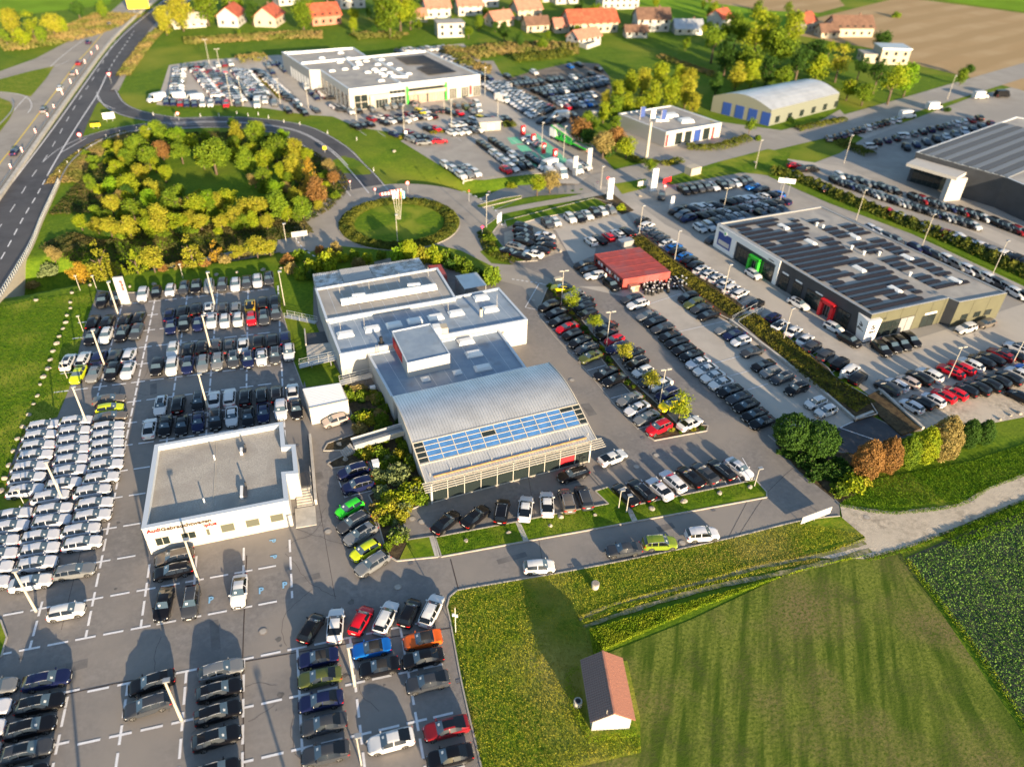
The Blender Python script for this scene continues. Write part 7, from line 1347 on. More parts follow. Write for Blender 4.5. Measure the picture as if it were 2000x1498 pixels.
ringh = [(RC[0]+12.2*math.cos(t), RC[1]+12.2*math.sin(t)) for t in np.linspace(0, 2*math.pi, 80)]; mat('leaf_hedge', (.055, .085, .012), .8, col2=(.15, .16, .02), scale=.5, trans=.2, spec=.2); mat('leaf_slope', (.05, .06, .012), .8, col2=(.22, .20, .02), scale=.6, trans=.2, spec=.2); mat('leaf_bank_shade', (.035, .055, .012), .8, col2=(.11, .095, .03), scale=.25, trans=.2, spec=.2); mat('leaf_reed', (.30, .22, .08), .8, col2=(.14, .16, .03), scale=.12, trans=.2, spec=.2)  # bank leaf colour darkened to stand for the shadow along the cutting
leafstrip(ringh, 3.6, 1.0, 60, .20, 'leaf_hedge', 'hedge', 'broad ring hedge round the lawn of the roundabout', 'hedge')
leafstrip(smooth_line([flat(*p) for p in ((1505, 338), (1560, 352), (1640, 388), (1700, 412), (1850, 470), (1960, 520), (2060, 565), (2200, 630))], 2), 4.0, 2.2, 26, .30, 'leaf_hedge', 'hedge', 'long hedge between the dark showroom yard and the far lane', 'hedge')
leafstrip(smooth_line([flat(*p) for p in ((1242, 470), (1330, 540), (1395, 585), (1440, 618))], 2), 4.0, .5, 45, .16, 'leaf_slope', 'ground_cover', 'low green and rust ground cover on the upper slope bed', 'ground cover', 'stuff', .5)
leafstrip(smooth_line([flat(*p) for p in ((1455, 622), (1530, 680), (1600, 742), (1690, 800))], 2), 5.0, .6, 45, .16, 'leaf_slope', 'ground_cover', 'low green and rust ground cover on the lower slope bed', 'ground cover', 'stuff', .5)
leafstrip(smooth_line([flat(*p) for p in ((945, 455), (965, 495), (1010, 512))], 2), 3.4, .9, 40, .18, 'leaf_hedge', 'hedge', 'curved hedge between roundabout exit and gravel patch', 'hedge')
for q, w, h_, c, lab in ((((840, 262), (870, 258)), 2.0, .7, 'leaf_slope', 'low planted strip below the red car at the dealership'), (((780, 270), (795, 270)), 2.0, .7, 'leaf_slope', 'short planted strip beside the slip road bank'), (((980, 245), (1005, 243)), 5, 1.0, 'leaf_hedge', 'green bed right of the flat roofed hut'), (((1230, 312), (1290, 322), (1330, 315)), 3, 1.2, 'leaf_hedge', 'clipped hedge at the corner of the workshop yard'), (((1340, 290), (1400, 290), (1460, 272)), 4, 1.5, 'leaf_hedge', 'hedge in front of the workshop by the far street'), (((1555, 255), (1600, 245), (1650, 235)), 3, 1.2, 'leaf_hedge', 'hedge strip in front of the barrel roofed hall'), (((1640, 280), (1700, 305)), 5, 1.5, 'leaf_hedge', 'dark planted island in the far right yard'), (((500, 155), (520, 165), (550, 195)), 1.5, .8, 'leaf_slope', 'planted strip between the upper left yard columns')):
    leafstrip(smooth_line([flat(*p) for p in q], 1.5), w, h_, 24, .28, c, 'hedge', lab, 'hedge')
for q, w, h_, m, lab in ((((905, 110), (960, 100), (1040, 95), (1130, 98)), 16, 2.0, 'leaf_reed', 'tall rust coloured weeds between dealership and village'), (((880, 100), (920, 135), (960, 140)), 9, 2.5, 'leaf_reed', 'dense rusty thicket behind the large dealership'), (((1000, 118), (1060, 112), (1110, 105)), 9, 2.0, 'leaf_hedge', 'green thicket above the brown yard'), (((360, 82), (450, 78), (540, 72), (630, 70)), 11, 1.5, 'leaf_reed', 'band of tan reeds above the upper left yard'), (((690, 75), (740, 70), (790, 75)), 9, 1.8, 'leaf_reed', 'rust patch of weeds behind the dealership'), (((465, 122), (520, 115)), 7, 2.5, 'leaf_reed', 'golden reed patch at the top of the upper left yard'), (((0, 90), (80, 80), (160, 60), (230, 30)), 22, 1.5, 'leaf_reed', 'rough yellow scrub beyond the old carriageway'), (((1290, 112), (1340, 130), (1400, 150)), 5, 1.2, 'leaf_reed', 'dark weedy strip in the green field'), (((240, 150), (260, 120), (300, 70), (330, 50)), 5, .8, 'leaf_reed', 'dry weeds beside the motorway slip lane')):
    leafstrip(smooth_line([flat(*p) for p in q], 3), w, h_, 7, .45, m, 'undergrowth', lab, 'undergrowth', 'stuff')
leafstrip(smooth_line([P(*p)[:2] for p in ((110, 470), (180, 492), (250, 497), (330, 490), (430, 468), (540, 452), (600, 440))], 2), 9, .8, 22, .24, 'leaf_bank_shade', 'undergrowth', 'dark undergrowth on the bank below the loop wood', 'undergrowth', 'stuff')
leafstrip(smooth_line([P(*p)[:2] for p in ((150, 550), (250, 530), (340, 522), (450, 505), (540, 492))], 2), 3, .9, 20, .25, 'leaf_reed', 'undergrowth', 'dry grass along the row of autumn trees', 'undergrowth', 'stuff')
leafstrip(smooth_line([flat(*p) for p in ((120, 360), (150, 320), (200, 285), (260, 262))], 2), 8, .6, 22, .25, 'leaf_reed', 'undergrowth', 'ragged weeds between the motorway ramp and the loop wood', 'undergrowth', 'stuff')
leafstrip(smooth_line([P(*p)[:2] for p in ((150, 420), (230, 330), (330, 280), (450, 275), (560, 300), (630, 360), (560, 420), (400, 430), (230, 440))], 2), 13, .5, 9, .28, 'leaf_bank_shade', 'undergrowth', 'dark brambly floor under the trees of the loop wood', 'undergrowth', 'stuff')
# grass tufts
def tufts(name, poly, n, h, size, m, lab, world=False, zf=.05):
    W_ = np.array([flat(*p) for p in poly]); pts = []; r = np.random.default_rng(n); lo, hi = W_.min(0), W_.max(0); wp = [tuple(p) for p in W_]
    while len(pts) < n:
        q = r.uniform(lo, hi)
        if inside(q, wp): pts.append((*q, Z(*q)+zf+r.uniform(0, h)))
    return tag(link(name, leafmesh(name, np.array(pts), np.tile([0, 0, .5], (n, 1)), size, m, 5, 1.0)), lab, 'grass', None, 'stuff')
mat('leaf_meadow', (.18, .24, .014), .8, col2=(.38, .36, .04), scale=.6, trans=.3, spec=.1, big=(.1, (.30, .26, .06), .5, .65)); mat('leaf_strip', (.18, .29, .014), .8, col2=(.33, .39, .025), scale=.6, trans=.3, spec=.1); mat('leaf_crop', (.09, .21, .035), .7, col2=(.18, .32, .05), scale=1, trans=.2, spec=.2); mat('leaf_lawn', (.06, .15, .006), .8, col2=(.12, .21, .01), scale=.8, trans=.3, spec=.1)
tufts('grass_tufts', [(878, 1175), (895, 1156), (1130, 1116), (1400, 1060), (1560, 1022), (1690, 1045), (1500, 1100), (1340, 1142), (1150, 1195), (1140, 1215), (1160, 1290), (1130, 1300), (1150, 1440), (1250, 1440), (1250, 1470), (1120, 1500), (1080, 1600), (960, 1600), (905, 1330)], 38000, .18, .07, 'leaf_meadow', 'uneven meadow grass beside the asphalt corner')
tufts('grass_tufts', [(1150, 1230), (1330, 1180), (1500, 1135), (1640, 1095), (1700, 1085), (1560, 1115), (1350, 1195), (1160, 1280)], 20000, .28, .08, 'leaf_strip', 'tall bright grass strip between track and mown field')
tufts('crop_plants', [(1770, 1092), (1870, 1055), (2005, 1010), (2120, 980), (2120, 1520), (2030, 1460), (1900, 1265)], 22000, .2, .10, 'leaf_crop', 'leafy green crop plants in the lower right field')
tufts('grass_tufts', [(1640, 985), (1690, 940), (1770, 925), (1900, 900), (2050, 850), (2050, 905), (1870, 980), (1740, 995)], 12000, .2, .09, 'leaf_lawn', 'bright grass bank below the clipped hornbeams')
tufts('grass_tufts', [(-5, 600), (80, 580), (190, 572), (150, 700), (110, 815), (35, 870), (0, 960), (-60, 990)], 12000, .12, .09, 'leaf_lawn', 'grass slope left of the parking yard')
tufts('grass_tufts', [(850, 1052), (1008, 1022), (1160, 992), (1188, 987), (1228, 992), (1475, 940), (1494, 962), (1200, 1024), (1000, 1060), (862, 1085)], 9000, .07, .05, 'leaf_lawn', 'thick lawn of the strip with boulders', zf=.14)
for q, t in (([(1130, 1205), (1210, 1176), (1300, 1150), (1400, 1125), (1480, 1103), (1600, 1080), (1690, 1053)], 'upper edge of the wheel tracks'), ([(1140, 1217), (1205, 1192), (1300, 1163), (1400, 1137), (1490, 1116), (1600, 1093)], 'grass crown between the wheel tracks'), ([(1640, 986), (1740, 1001), (1870, 986), (1930, 953), (2000, 927), (2080, 900)], 'upper edge of the gravel track'), ([(1690, 1093), (1780, 1069), (1880, 1031), (2000, 980), (2100, 945)], 'lower edge of the gravel track')):
    leafstrip(smooth_line([flat(*p) for p in q], 1.5), .8 if 'wheel' not in t else .5, .15, 90, .08, 'leaf_meadow' if 'wheel' in t else 'leaf_lawn', 'grass_tufts', 'grass fringe on the '+t, 'grass', 'stuff', .08)
leafstrip(smooth_line([flat(*p) for p in ((1850, 1058), (1950, 1020), (2080, 970))], 1.5), 3.0, .4, 40, .12, 'leaf_lawn', 'grass_tufts', 'bright weedy strip between gravel track and crop field', 'grass', 'stuff', .05)
leafstrip(smooth_line([flat(*p) for p in ((1768, 1092), (1900, 1262), (2010, 1430), (2080, 1540))], 1.5), 1.0, .3, 50, .09, 'leaf_strip', 'grass_tufts', 'ragged weedy margin between mown field and crop field', 'grass', 'stuff', .03)
leafstrip(smooth_line([(20.5, 37.6), (20.0, 41), (20.9, 45.2), (25.6, 44.4)], 1), .8, .45, 90, .07, 'leaf_strip', 'weeds', 'weeds growing along the walls of the field barn', 'weeds', 'stuff', .03)
leafstrip(smooth_line([(20.3, 37.3), (25.4, 36.7)], 1), .7, .35, 90, .07, 'leaf_strip', 'weeds', 'weeds in front of the white gable of the barn', 'weeds', 'stuff', .03)
# ------------------------------------------------------------------ posts, lamps, signs
def lamp(px, h, lab, heads=1, thick=.14, m='steel_white', ang=0.0, xy=None, grp='lamp posts'):
    x, y, z = (*xy, 0) if xy else P(*px); E_ = empty('lamp_post', (x, y, z+.05), lab, 'lamp post', grp, ang); mb = MB(); mb.cone((0, 0), thick, thick*.7, 0, h, 8); mb.obj('pole', m, E_)
    if heads == 1: mb = MB(); mb.box(-.15, -.25, h-.05, .5, .25, h+.12); mb.obj('lamp_head', 'steel', E_)
    else:
        for s in (-1, 1): mb = MB(); mb.bar((0, 0, h), (s*.9, 0, h+.12), .07); mb.box(s*.55-.3, -.16, h+.05, s*.55+.45, .16, h+.2); mb.obj('lamp_head', 'steel_white', E_)
    mb = MB(); mb.cone((0, 0), thick*1.5, thick*1.5, 0, .12, 8); mb.obj('base', 'steel', E_); return E_
LY = [(232.5, 619, 'upper left of the parking yard beside the tall sign slab'), (205, 716, 'left of the yard in front of a black saloon'), (171, 830, 'at the top of the silver cars'), (124, 979, 'in the middle of the silver cars'), (71, 1194, 'at the lower end of the silver cars'), (420, 599, 'top row of the yard'), (412.5, 686, 'second row of the yard'), (407.5, 804, 'fourth row of the yard'), (387.5, 1133, 'below the white building'), (355, 1407, 'beside the pair of black estates'), (693, 1340, 'beside the blue convertible'), (706, 1494, 'thin one beside the white fastback'), (556, 597, 'at the right corner of the grass slope')]
for x, y, t in LY: lamp((x, y), 7.3 if x != 706 else 5.5, 'pale square lamp post '+t, thick=.17 if x not in (706, 556) else .09, grp='lamp posts of the left yard')
for tip in ((133, 1345), (500, 1340), (60, 1250)): q = np.array(flat(*tip))-38.0*np.array([math.cos(rad(104)), math.sin(rad(104))]); lamp(None, 7.8, 'pale lamp post below the lower picture edge', xy=tuple(q), thick=.2, grp='lamp posts of the left yard') if q[1] < 40 else None
for x, y, h_, n_, t in ((1096, 596, 7.4, 2, 'at the yellow coupe'), (1184, 679, 7.4, 2, 'between the second and third island tree'), (1287, 795, 7.4, 2, 'at the lower part of the island'), (1849, 745, 7.0, 2, 'slanting above the red cars'), (1975, 715, 9, 2, 'at the right edge in the car rows'), (1248, 460, 7.2, 1, 'at the upper end of the slope bed'), (1317, 511, 7.2, 1, 'above the blue estates'), (1412.5, 580, 7.2, 1, 'before the white estates'), (1529, 668, 7.2, 1, 'at the stair in the slope'), (1410, 424, 7.2, 2, 'in the dense rows behind the dark showroom'), (1521, 403, 7.2, 1, 'by the white gantry'), (1208, 993, 3.5, 1, 'short one on the lawn strip'), (1473, 950, 3.5, 1, 'short one at the right end of the lawn strip'), (1223, 1001, 3.2, 1, 'thin one beside the path through the lawn'), (950, 445, 8, 1, 'at the roundabout exit'), (777, 478, 7, 1, 'in front of the roundabout hedge'), (1057, 303, 9, 1, 'beside the red charging pillars'), (1100, 310, 9, 1, 'right of the charging bays'), (790, 268, 9, 1, 'at the corner of the slip road bank'), (697, 243, 9, 1, 'before the large dealership'), (868, 222, 9, 1, 'in the car rows of the large dealership'), (882, 255, 9, 1, 'beside the flat hut'), (947, 187, 9, 1, 'right of the workshop doors'), (972, 240, 9, 1, 'behind the flat hut'), (1173, 370, 6, 1, 'at the street bend'), (1671, 433, 8, 1, 'on the long hedge, left one'), (1800, 483, 8, 1, 'on the long hedge, middle one'), (1938, 537, 8, 1, 'on the long hedge, right one'), (453, 208, 10, 1, 'at the front of the upper left yard'), (433, 150, 9, 2, 'in the upper left yard'), (410, 130, 9, 2, 'at the top of the upper left yard'), (475, 208, 9, 1, 'second at the front of the upper left yard'), (548, 205, 8, 1, 'at the slip road corner of the dealership'), (603, 213, 8, 1, 'at the lower corner of the grey hall lane'), (560, 479, 5, 1, 'on the small traffic island left of the roundabout'), (1475, 330, 8, 1, 'slim one on the mound'), (1648, 320, 8, 1, 'at the far lane'), (1850, 195, 8, 1, 'far one by the street at the upper right')):
    lamp((x, y), h_, f"{'double headed' if n_ == 2 else 'slim'} lamp post {t}", n_, .08 if y > 300 else .10, grp='street lamps')
def onground(px, name, lab, cat, rz=0, grp=None, z=.05): x, y, zz = P(*px); return empty(name, (x, y, zz+z), lab, cat, grp, rz)
def slab(px, w, d, h, lab, m='white', rz=.1, txt=None, logo=None, tm='steel_dark', lean=0):
    E_ = onground(px, 'sign_pylon', lab, 'sign', rz); mb = MB(); mb.box(-w/2, -d/2, .12, w/2, d/2, h); mb.obj('sign_panel', m, E_); mb = MB(); mb.box(-w/2-.15, -d/2-.15, 0, w/2+.15, d/2+.15, .12); mb.obj('base', 'concrete', E_)
    if txt: t = text(E_, txt, tm, (w*.12, -d/2-.03, h-.5), .7, 0, h*.4); t.rotation_euler = (rad(90), rad(90), 0)
    if logo: c_ = MB(); c_.cone((0, 0), w*.3, w*.3, 0, .04, 18); c_.cone((0, 0), w*.24, w*.24, .04, .05, 18, 1); q = c_.obj('round_logo', [logo, m], E_); q.location = (0, -d/2, h-w*.6); q.rotation_euler = (rad(90), 0, 0); mb = MB(); v_ = .12*w; mb.bar((-v_, -d/2-.06, h-w*.5), (0, -d/2-.06, h-w*.78), .05); mb.bar((v_, -d/2-.06, h-w*.5), (0, -d/2-.06, h-w*.78), .05); mb.obj('logo_mark', logo, E_)
    return E_
slab((246, 593), 1.75, .45, 5.7, 'tall cream sign slab with small vertical lettering at the top of the left yard', 'white_wall', rz=.0, txt=':plus', tm='letter_red')
slab((1275, 374), 1.6, .5, 6.0, 'tall white pylon with round emblem near the far street', logo='green'); slab((1190, 390), 1.5, .5, 5.5, 'white pylon with dark emblem at the street corner', logo='steel_dark'); slab((1122, 345), 1.3, .4, 5.5, 'grey pylon before the van group', 'metal_light', logo='steel'); slab((1150, 325), 1.3, .4, 5.0, 'slim grey pylon with round emblem at the van yard', 'metal_light', logo='steel'); slab((1311, 408), .9, .3, 3.2, 'small white sign panel beside three facing cars'); slab((1643, 738), .8, .3, 1.6, 'small white sign stub at the end of the lower slope bed'); slab((793, 268), .8, .5, 1.8, 'short white sign stub by the slip road bank'); slab((1160, 238), 2, 1.5, 3.2, 'white cabin wall between the autumn trees', 'white_wall')
def board(px, w, h, z0, lab, rz=.3, m='white', posts=2, txt=None, tm='black', name='sign_board', tilt=0):
    E_ = onground(px, name, lab, 'sign', rz); mb = MB(); mb.box(-w/2, -.05, z0, w/2, .05, z0+h); mb.obj('sign_panel', m, E_)
    for i in range(posts): x = (-w/2+w*(i+.5)/posts) if posts > 1 else 0; mb = MB(); mb.bar((x, .09, 0), (x, .09, z0+h), .09); mb.obj('post', 'steel', E_)
    if txt: text(E_, txt, tm, (-w*.42, -.08, z0+h*.3), h*.45, 0, w*.84)
    return E_
board((1590, 1018), 5.2, 1.3, .5, 'long pale hoarding at the edge of the access road', .16, 'white_wall', 3); board((1530, 383), 4.2, 1.2, 3.4, 'white gantry frame with horizontal panel', -.5); board((215, 238), 3.2, 1.8, .8, 'white direction board lying in the gore area', .2); board((188, 252), 2.6, .9, .6, 'yellow direction sign at the ramp entrance', .1, 'yellow'); board((635, 299), 1.0, .9, .9, 'small yellow board beside the slip road', 0, 'yellow', 1); board((273, 25), 9, 4.6, 1.5, 'large yellow overhead direction board on the motorway', .1, 'yellow', 2); board((587, 472), 3.4, 1.2, 1.2, 'direction board on the island left of the roundabout', .1, 'white_wall'); board((975, 440), 2.4, 2.0, .8, 'white map board on the grass at the roundabout exit', .9); board((1302, 360), 3.0, 1.4, .3, 'red and white banner lying by the mound', .4, 'red', 2); board((1255, 366), 3.2, 1.3, .4, 'low cream board before the tall pylon', .2, 'white_wall')
for x, y, lab in ((755, 386, 'left of the flagpoles'), (773, 381, 'right of the first barrier')):
    E_ = onground((x, y), 'barrier_board', 'red and white striped road barrier board '+lab, 'barrier', .1); mb = MB()
    for k in range(8): mb.box(-1.6+k*.4, -.04, .6, -1.6+k*.4+.4, .04, 1.3, k % 2)
    mb.obj('striped_board', ['red', 'white'], E_); mb = MB(); mb.box(-1.6, -.3, 0, -1.3, .3, .12); mb.box(1.3, -.3, 0, 1.6, .3, .12); mb.bar((-1.45, 0, 0), (-1.45, 0, 1.3), .06); mb.bar((1.45, 0, 0), (1.45, 0, 1.3), .06); mb.obj('foot', 'black', E_)
def rsign(px, m, lab, h=2.6, tri=False, r=.38):
    E_ = onground(px, 'road_sign', lab, 'road sign'); mb = MB(); mb.bar((0, 0, 0), (0, 0, h), .07); mb.obj('pole', 'steel', E_); c_ = MB(); c_.cone((0, 0), r, r, 0, .03, 3 if tri else 16); c_.cone((0, 0), r*.72, r*.72, .03, .035, 3 if tri else 16, 1); q = c_.obj('sign_disc', ['red', m], E_); q.location = (0, -.05, h-.1); q.rotation_euler = (rad(90), rad(90) if tri else 0, 0); return E_
rsign((797, 378), 'white', 'round red rimmed sign beside the roundabout entry', 2.8, r=.5); rsign((1165, 373), 'white', 'triangular warning sign at the street bend', 2.4, True); rsign((1186, 362), 'red', 'red sign on the van yard corner', 2.0); rsign((218, 164), 'white', 'large give way triangle at the slip road mouth', 3.2, True, .9); rsign((350, 236), 'white', 'small red sign before the front vans', 2.2, r=.5); rsign((158, 274), 'white', 'red and white chevron marker at the ramp nose', 1.6, r=.6); rsign((942, 462), 'blue', 'blue arrow sign at the roundabout', 2.4); rsign((685, 372), 'white', 'give way sign left of the slip road', 2.4, True); rsign((733, 383), 'white', 'white sign at the tip of the splitter island', 1.8); rsign((916, 395), 'red', 'red topped post by the ditch', 3.0, r=.2); rsign((1297, 378), 'white', 'small post sign by the mound', 2)
BT = None
for i, (x, y) in enumerate(((23, 333), (45, 300), (71, 263), (95, 232), (107, 215), (123, 187), (139, 165), (152, 147), (167, 126), (180, 110), (191, 98))):
    E_ = onground((x, y), 'warning_beacon', f"red and white beacon on the old carriageway, {ORD[i]} from the bottom", 'beacon', .3, 'beacons along the barrier')
    if BT is None:
        mb = MB()
        for k in range(5): mb.box(-.16, -.03, .15+k*.24, .16, .03, .15+(k+1)*.24, k % 2)
        b2 = MB(); b2.box(-.3, -.3, 0, .3, .3, .15); BT = (mb.mesh('beacon_panel', ['white', 'red']), b2.mesh('beacon_foot', 'black'))
    E_.scale = (1.2, 1.2, 1.2); link('beacon_panel', BT[0], E_); link('foot', BT[1], E_)
for i, q in enumerate('118,340 133,322 155,300 180,290 208,270 235,262 268,255 300,226 343,229 392,229 428,228 463,224 485,228 505,226 525,232 555,240 586,245 640,262 697,275 730,335 905,360'.split()):
    x, y = map(float, q.split(',')); E_ = onground((x, y), 'delineator_post', f"white roadside marker post, {ORD[i]} along the slip roads from the left", 'marker post', 0, 'marker posts of the slip roads'); mb = MB(); mb.box(-.07, -.07, 0, .07, .07, .95); mb.obj('post_body', 'white', E_); mb = MB(); mb.box(-.075, -.075, .65, .075, .075, .8); mb.obj('band', 'black', E_)
# concrete barrier, guard rails, bridge
def longbar(name, pts, w, h, z, m, lab, cat, step=4):
    L = smooth_line([flat(*p) for p in pts], step); mb = MB()
    for a, b in zip(L[:-1], L[1:]): mb.bar((*a, z+h/2), (*b, z+h/2), w, h)
    return tag(mb.obj(name, m), lab, cat)
longbar('concrete_barrier', [(-60, 470), (0, 388), (103, 239), (203, 101), (243, 56), (288, 16), (342, -25)], .9, .8, .02, 'concrete', 'pale concrete barrier dividing the two carriageways', 'barrier')
longbar('guard_rail', [(-30, 430), (0, 372), (50, 300), (100, 228), (150, 158), (190, 98)], .12, .5, .35, 'steel', 'dark guard rail beside the concrete barrier', 'guard rail')
longbar('guard_rail', [(118, 360), (133, 330), (160, 302), (200, 278), (240, 265), (300, 255)], .12, .35, .45, 'steel', 'guard rail along the outside of the lower ramp', 'guard rail'); longbar('guard_rail', [(-10, 258), (12, 236), (24, 222), (28, 205), (24, 198)], .12, .35, .45, 'steel', 'guard rail round the small left traffic island', 'guard rail')
BR_ = empty('road_bridge', (*flat(50, 505), 0), 'concrete bridge side with railing where the motorway crosses the sunken lane', 'bridge'); o = flat(50, 505)
L = smooth_line([flat(*p) for p in ((118, 358), (105, 388), (85, 432), (60, 492), (0, 592), (-60, 702))], 1.0); n = len(L); mb = MB()
for a, b in zip(L[:-1], L[1:]): mb.add([(a[0]-o[0], a[1]-o[1], -5), (b[0]-o[0], b[1]-o[1], -5), (b[0]-o[0], b[1]-o[1], .35), (a[0]-o[0], a[1]-o[1], .35), (a[0]-o[0]-.5, a[1]-o[1], .35), (b[0]-o[0]-.5, b[1]-o[1], .35), (a[0]-o[0]-.5, a[1]-o[1], 0), (b[0]-o[0]-.5, b[1]-o[1], 0)], [(0, 1, 2, 3), (3, 2, 5, 4), (4, 5, 7, 6)])
mb.obj('side_wall', 'cream_wall', BR_); mb = MB()
for hh in (.75, 1.35):
    for a, b in zip(L[:-1], L[1:]): mb.bar((a[0]-o[0]-.2, a[1]-o[1], hh), (b[0]-o[0]-.2, b[1]-o[1], hh), .09)
mb.obj('handrail', 'metal_light', BR_); pm = MB(); pm.box(-.06, -.06, .3, .06, .06, 1.35); pm = pm.mesh('railing_post', 'metal_light')
for a in L: link('railing_post', pm, BR_, (a[0]-o[0]-.2, a[1]-o[1], 0))
wl_ = [flat(*p) for p in ((905, 352), (990, 343), (1065, 338))]; mb = MB(); o = wl_[0]
for a, b in zip(wl_[:-1], wl_[1:]): mb.bar((a[0]-o[0], a[1]-o[1], -.9), (b[0]-o[0], b[1]-o[1], -.9), .6, 1.9)
q = mb.obj('retaining_wall', 'stone'); q.location = (*o, 0); tag(q, 'stone retaining wall below the pale yard beside the ditch', 'wall')
for pts, lab in ((((1425, 628), (1500, 684), (1600, 762), (1668, 822)), 'long pale kerb wall along the lower slope bed'), (((1668, 822), (1704, 808)), 'short concrete block wall at the foot of the slope'), (((1715, 762), (1802, 840)), 'concrete edge on the right of the dark slope')):
    L = [flat(*p) for p in pts]; o = L[0]; W_ = empty('concrete_wall', (*o, 0), lab, 'wall')
    for a, b in zip(L[:-1], L[1:]):
        n = max(1, int(np.hypot(b[0]-a[0], b[1]-a[1])/2.5))
        for k in range(n): p, q = np.array(a)+(np.array(b)-np.array(a))*(k/n+.002), np.array(a)+(np.array(b)-np.array(a))*((k+1)/n-.004); mb = MB(); mb.bar((p[0]-o[0], p[1]-o[1], .3), (q[0]-o[0], q[1]-o[1], .3), .45, .6); mb.obj('wall_block', 'concrete', W_)
E_ = onground((1435, 630), 'outside_stair', 'grey stair with handrail crossing the slope between the yards', 'staircase', .35)
for k in range(12): mb = MB(); mb.box(k*.6-.2, -.8, 0, k*.6+.38, .8, .12+k*.06); mb.obj('step', 'concrete', E_)
mb = MB()
for s in (-.8, .8): mb.bar((0, s, 1), (7, s, 1.7), .05); [mb.bar((k*1.7, s, 0), (k*1.7, s, 1+k*.17), .05) for k in range(5)]
mb.obj('handrail', 'metal_light', E_)
# flags
for i, (bx_, by_, tx, ty, cols) in enumerate(((776, 430, 762, 382, ('white', 'cloth_white', 'white')), (778, 430, 772, 383, ('white', 'blue', 'white')), (780, 430, 779, 388, ('black', 'red', 'gold')), (782, 430, 786, 380, ('cyan', 'white', 'cyan')))):
    E_ = onground((bx_, by_), 'flagpole', f"flagpole on the roundabout with {['plain white', 'white and blue', 'black, red and gold', 'light blue and white'][i]} flag", 'flagpole', 0, 'flagpoles on the roundabout', .16); b_ = P(bx_, by_); T_ = flat(tx, ty+2, 7.0); dx, dy = T_[0]-b_[0], T_[1]-b_[1]; dx = (i-1.5)*.55; dy = 0
    mb = MB(); mb.bar((0, 0, 0), (dx, dy, 7.2), .14, n=6); mb.obj('pole', 'steel_white', E_)
    for k, c in enumerate(cols):
        f = MB(); n = 6
        for j in range(n+1): yy = 6.9-j*.3; f.v += [(dx+.06+k*.17, .12*math.sin(j+k), yy), (dx+.06+(k+1)*.17, .12*math.sin(j+k+1), yy-.1)]
        f.f = [(2*j, 2*j+1, 2*j+3, 2*j+2) for j in range(n)]; f.m = [0]*n; f.obj('flag', c, E_)
for i, x in enumerate((1238, 1258, 1278)): E_ = onground((x+8, 262+i*3), 'flagpole', f"flagpole with blue and white banner before the workshop, {ORD[i]} from the left", 'flagpole', 0, 'banners before the workshop'); mb = MB(); mb.bar((0, 0, 0), (0, 0, 8), .12); mb.obj('pole', 'steel_white', E_); mb = MB(); mb.box(.1, -.02, 5, 1.5, .02, 8, 0); mb.obj('banner', 'blue' if i != 1 else 'white', E_)
q = onground((1262, 312), 'advertising_mast', 'thick pale mast standing at the workshop corner', 'mast'); mb = MB(); mb.cone((0, 0), .45, .35, 0, 10.5, 10); mb.obj('shaft', 'steel_white', q); mb = MB(); mb.cone((0, 0), .7, .7, 0, .3, 10); mb.obj('base', 'concrete', q)
# charging pillars
for i, (x, y) in enumerate(((1021, 265), (1041, 282), (1061, 300), (1083, 312))): E_ = onground((x, y), 'charging_pillar', f"red charging pillar, {ORD[i]} from the left above the green bays", 'charging pillar', .3, 'red charging pillars'); mb = MB(); mb.box(-.6, -.4, .1, .6, .4, 2.9); mb.obj('housing', 'red', E_); mb = MB(); mb.box(-.35, -.42, 1.3, .35, -.4, 2.4); mb.obj('display', 'white', E_); mb = MB(); mb.box(-.7, -.5, 0, .7, .5, .1); mb.obj('base', 'concrete', E_)
# car transporter
a, b = np.array(flat(1092, 275)), np.array(flat(1152, 300)); dT = unit(a, b); TRK = empty('car_transporter', (*a, .06), 'empty green and white car transporter lorry with lowered ramps on the street', 'lorry', rz=math.atan2(dT[1], dT[0])); L = np.hypot(*(b-a))
mb = MB(); mb.box(-3.0, -1.25, .9, -.6, 1.25, 3.3); mb.obj('cab', 'white', TRK); mb = MB(); mb.box(-3.04, -1.1, 2.1, -2.98, 1.1, 3.0); mb.obj('windscreen', 'car_glass', TRK); mb = MB(); mb.box(-.5, -1.25, .8, L*.5, 1.25, 1.2); mb.obj('chassis', 'green', TRK)
mb = MB(); mb.bar((-2.4, 0, 3.9), (L*.5, 0, 2.3), 2.4, .15); mb.obj('upper_deck', 'concrete', TRK); mb = MB()
for s in (-1.2, 1.2):
    mb.bar((-2.4, s, 3.95), (L*.5, s, 2.35), .15, .3); [mb.bar((k*L*.16, s, 1), (k*L*.16, s, 3.2-k*.4), .14) for k in range(4)]
mb.obj('side_frame', 'green', TRK); mb = MB(); mb.bar((L*.52, 0, 1.3), (L*.97, 0, 1.0), 2.4, .2); mb.obj('trailer_deck', 'concrete', TRK); mb = MB(); [mb.bar((L*.52, s, 1.4), (L*.97, s, 1.1), .15, .35) for s in (-1.2, 1.2)]; mb.obj('side_frame', 'green', TRK); mb = MB(); mb.box(L*.96, -1.25, .5, L*1.0, 1.25, 1.0); mb.obj('rear_panel', 'tile_orange', TRK)
wm = PARTS['s'][6][1] if 0 else None
for x in (-2.2, .8, L*.4, L*.7, L*.78):
    for s in (-1.05, 1.05): mb = MB(); mb.bar((x, s-.15, .5), (x, s+.15, .5), 1.0, 1.0, n=14); mb.obj('wheel', 'tyre', TRK)
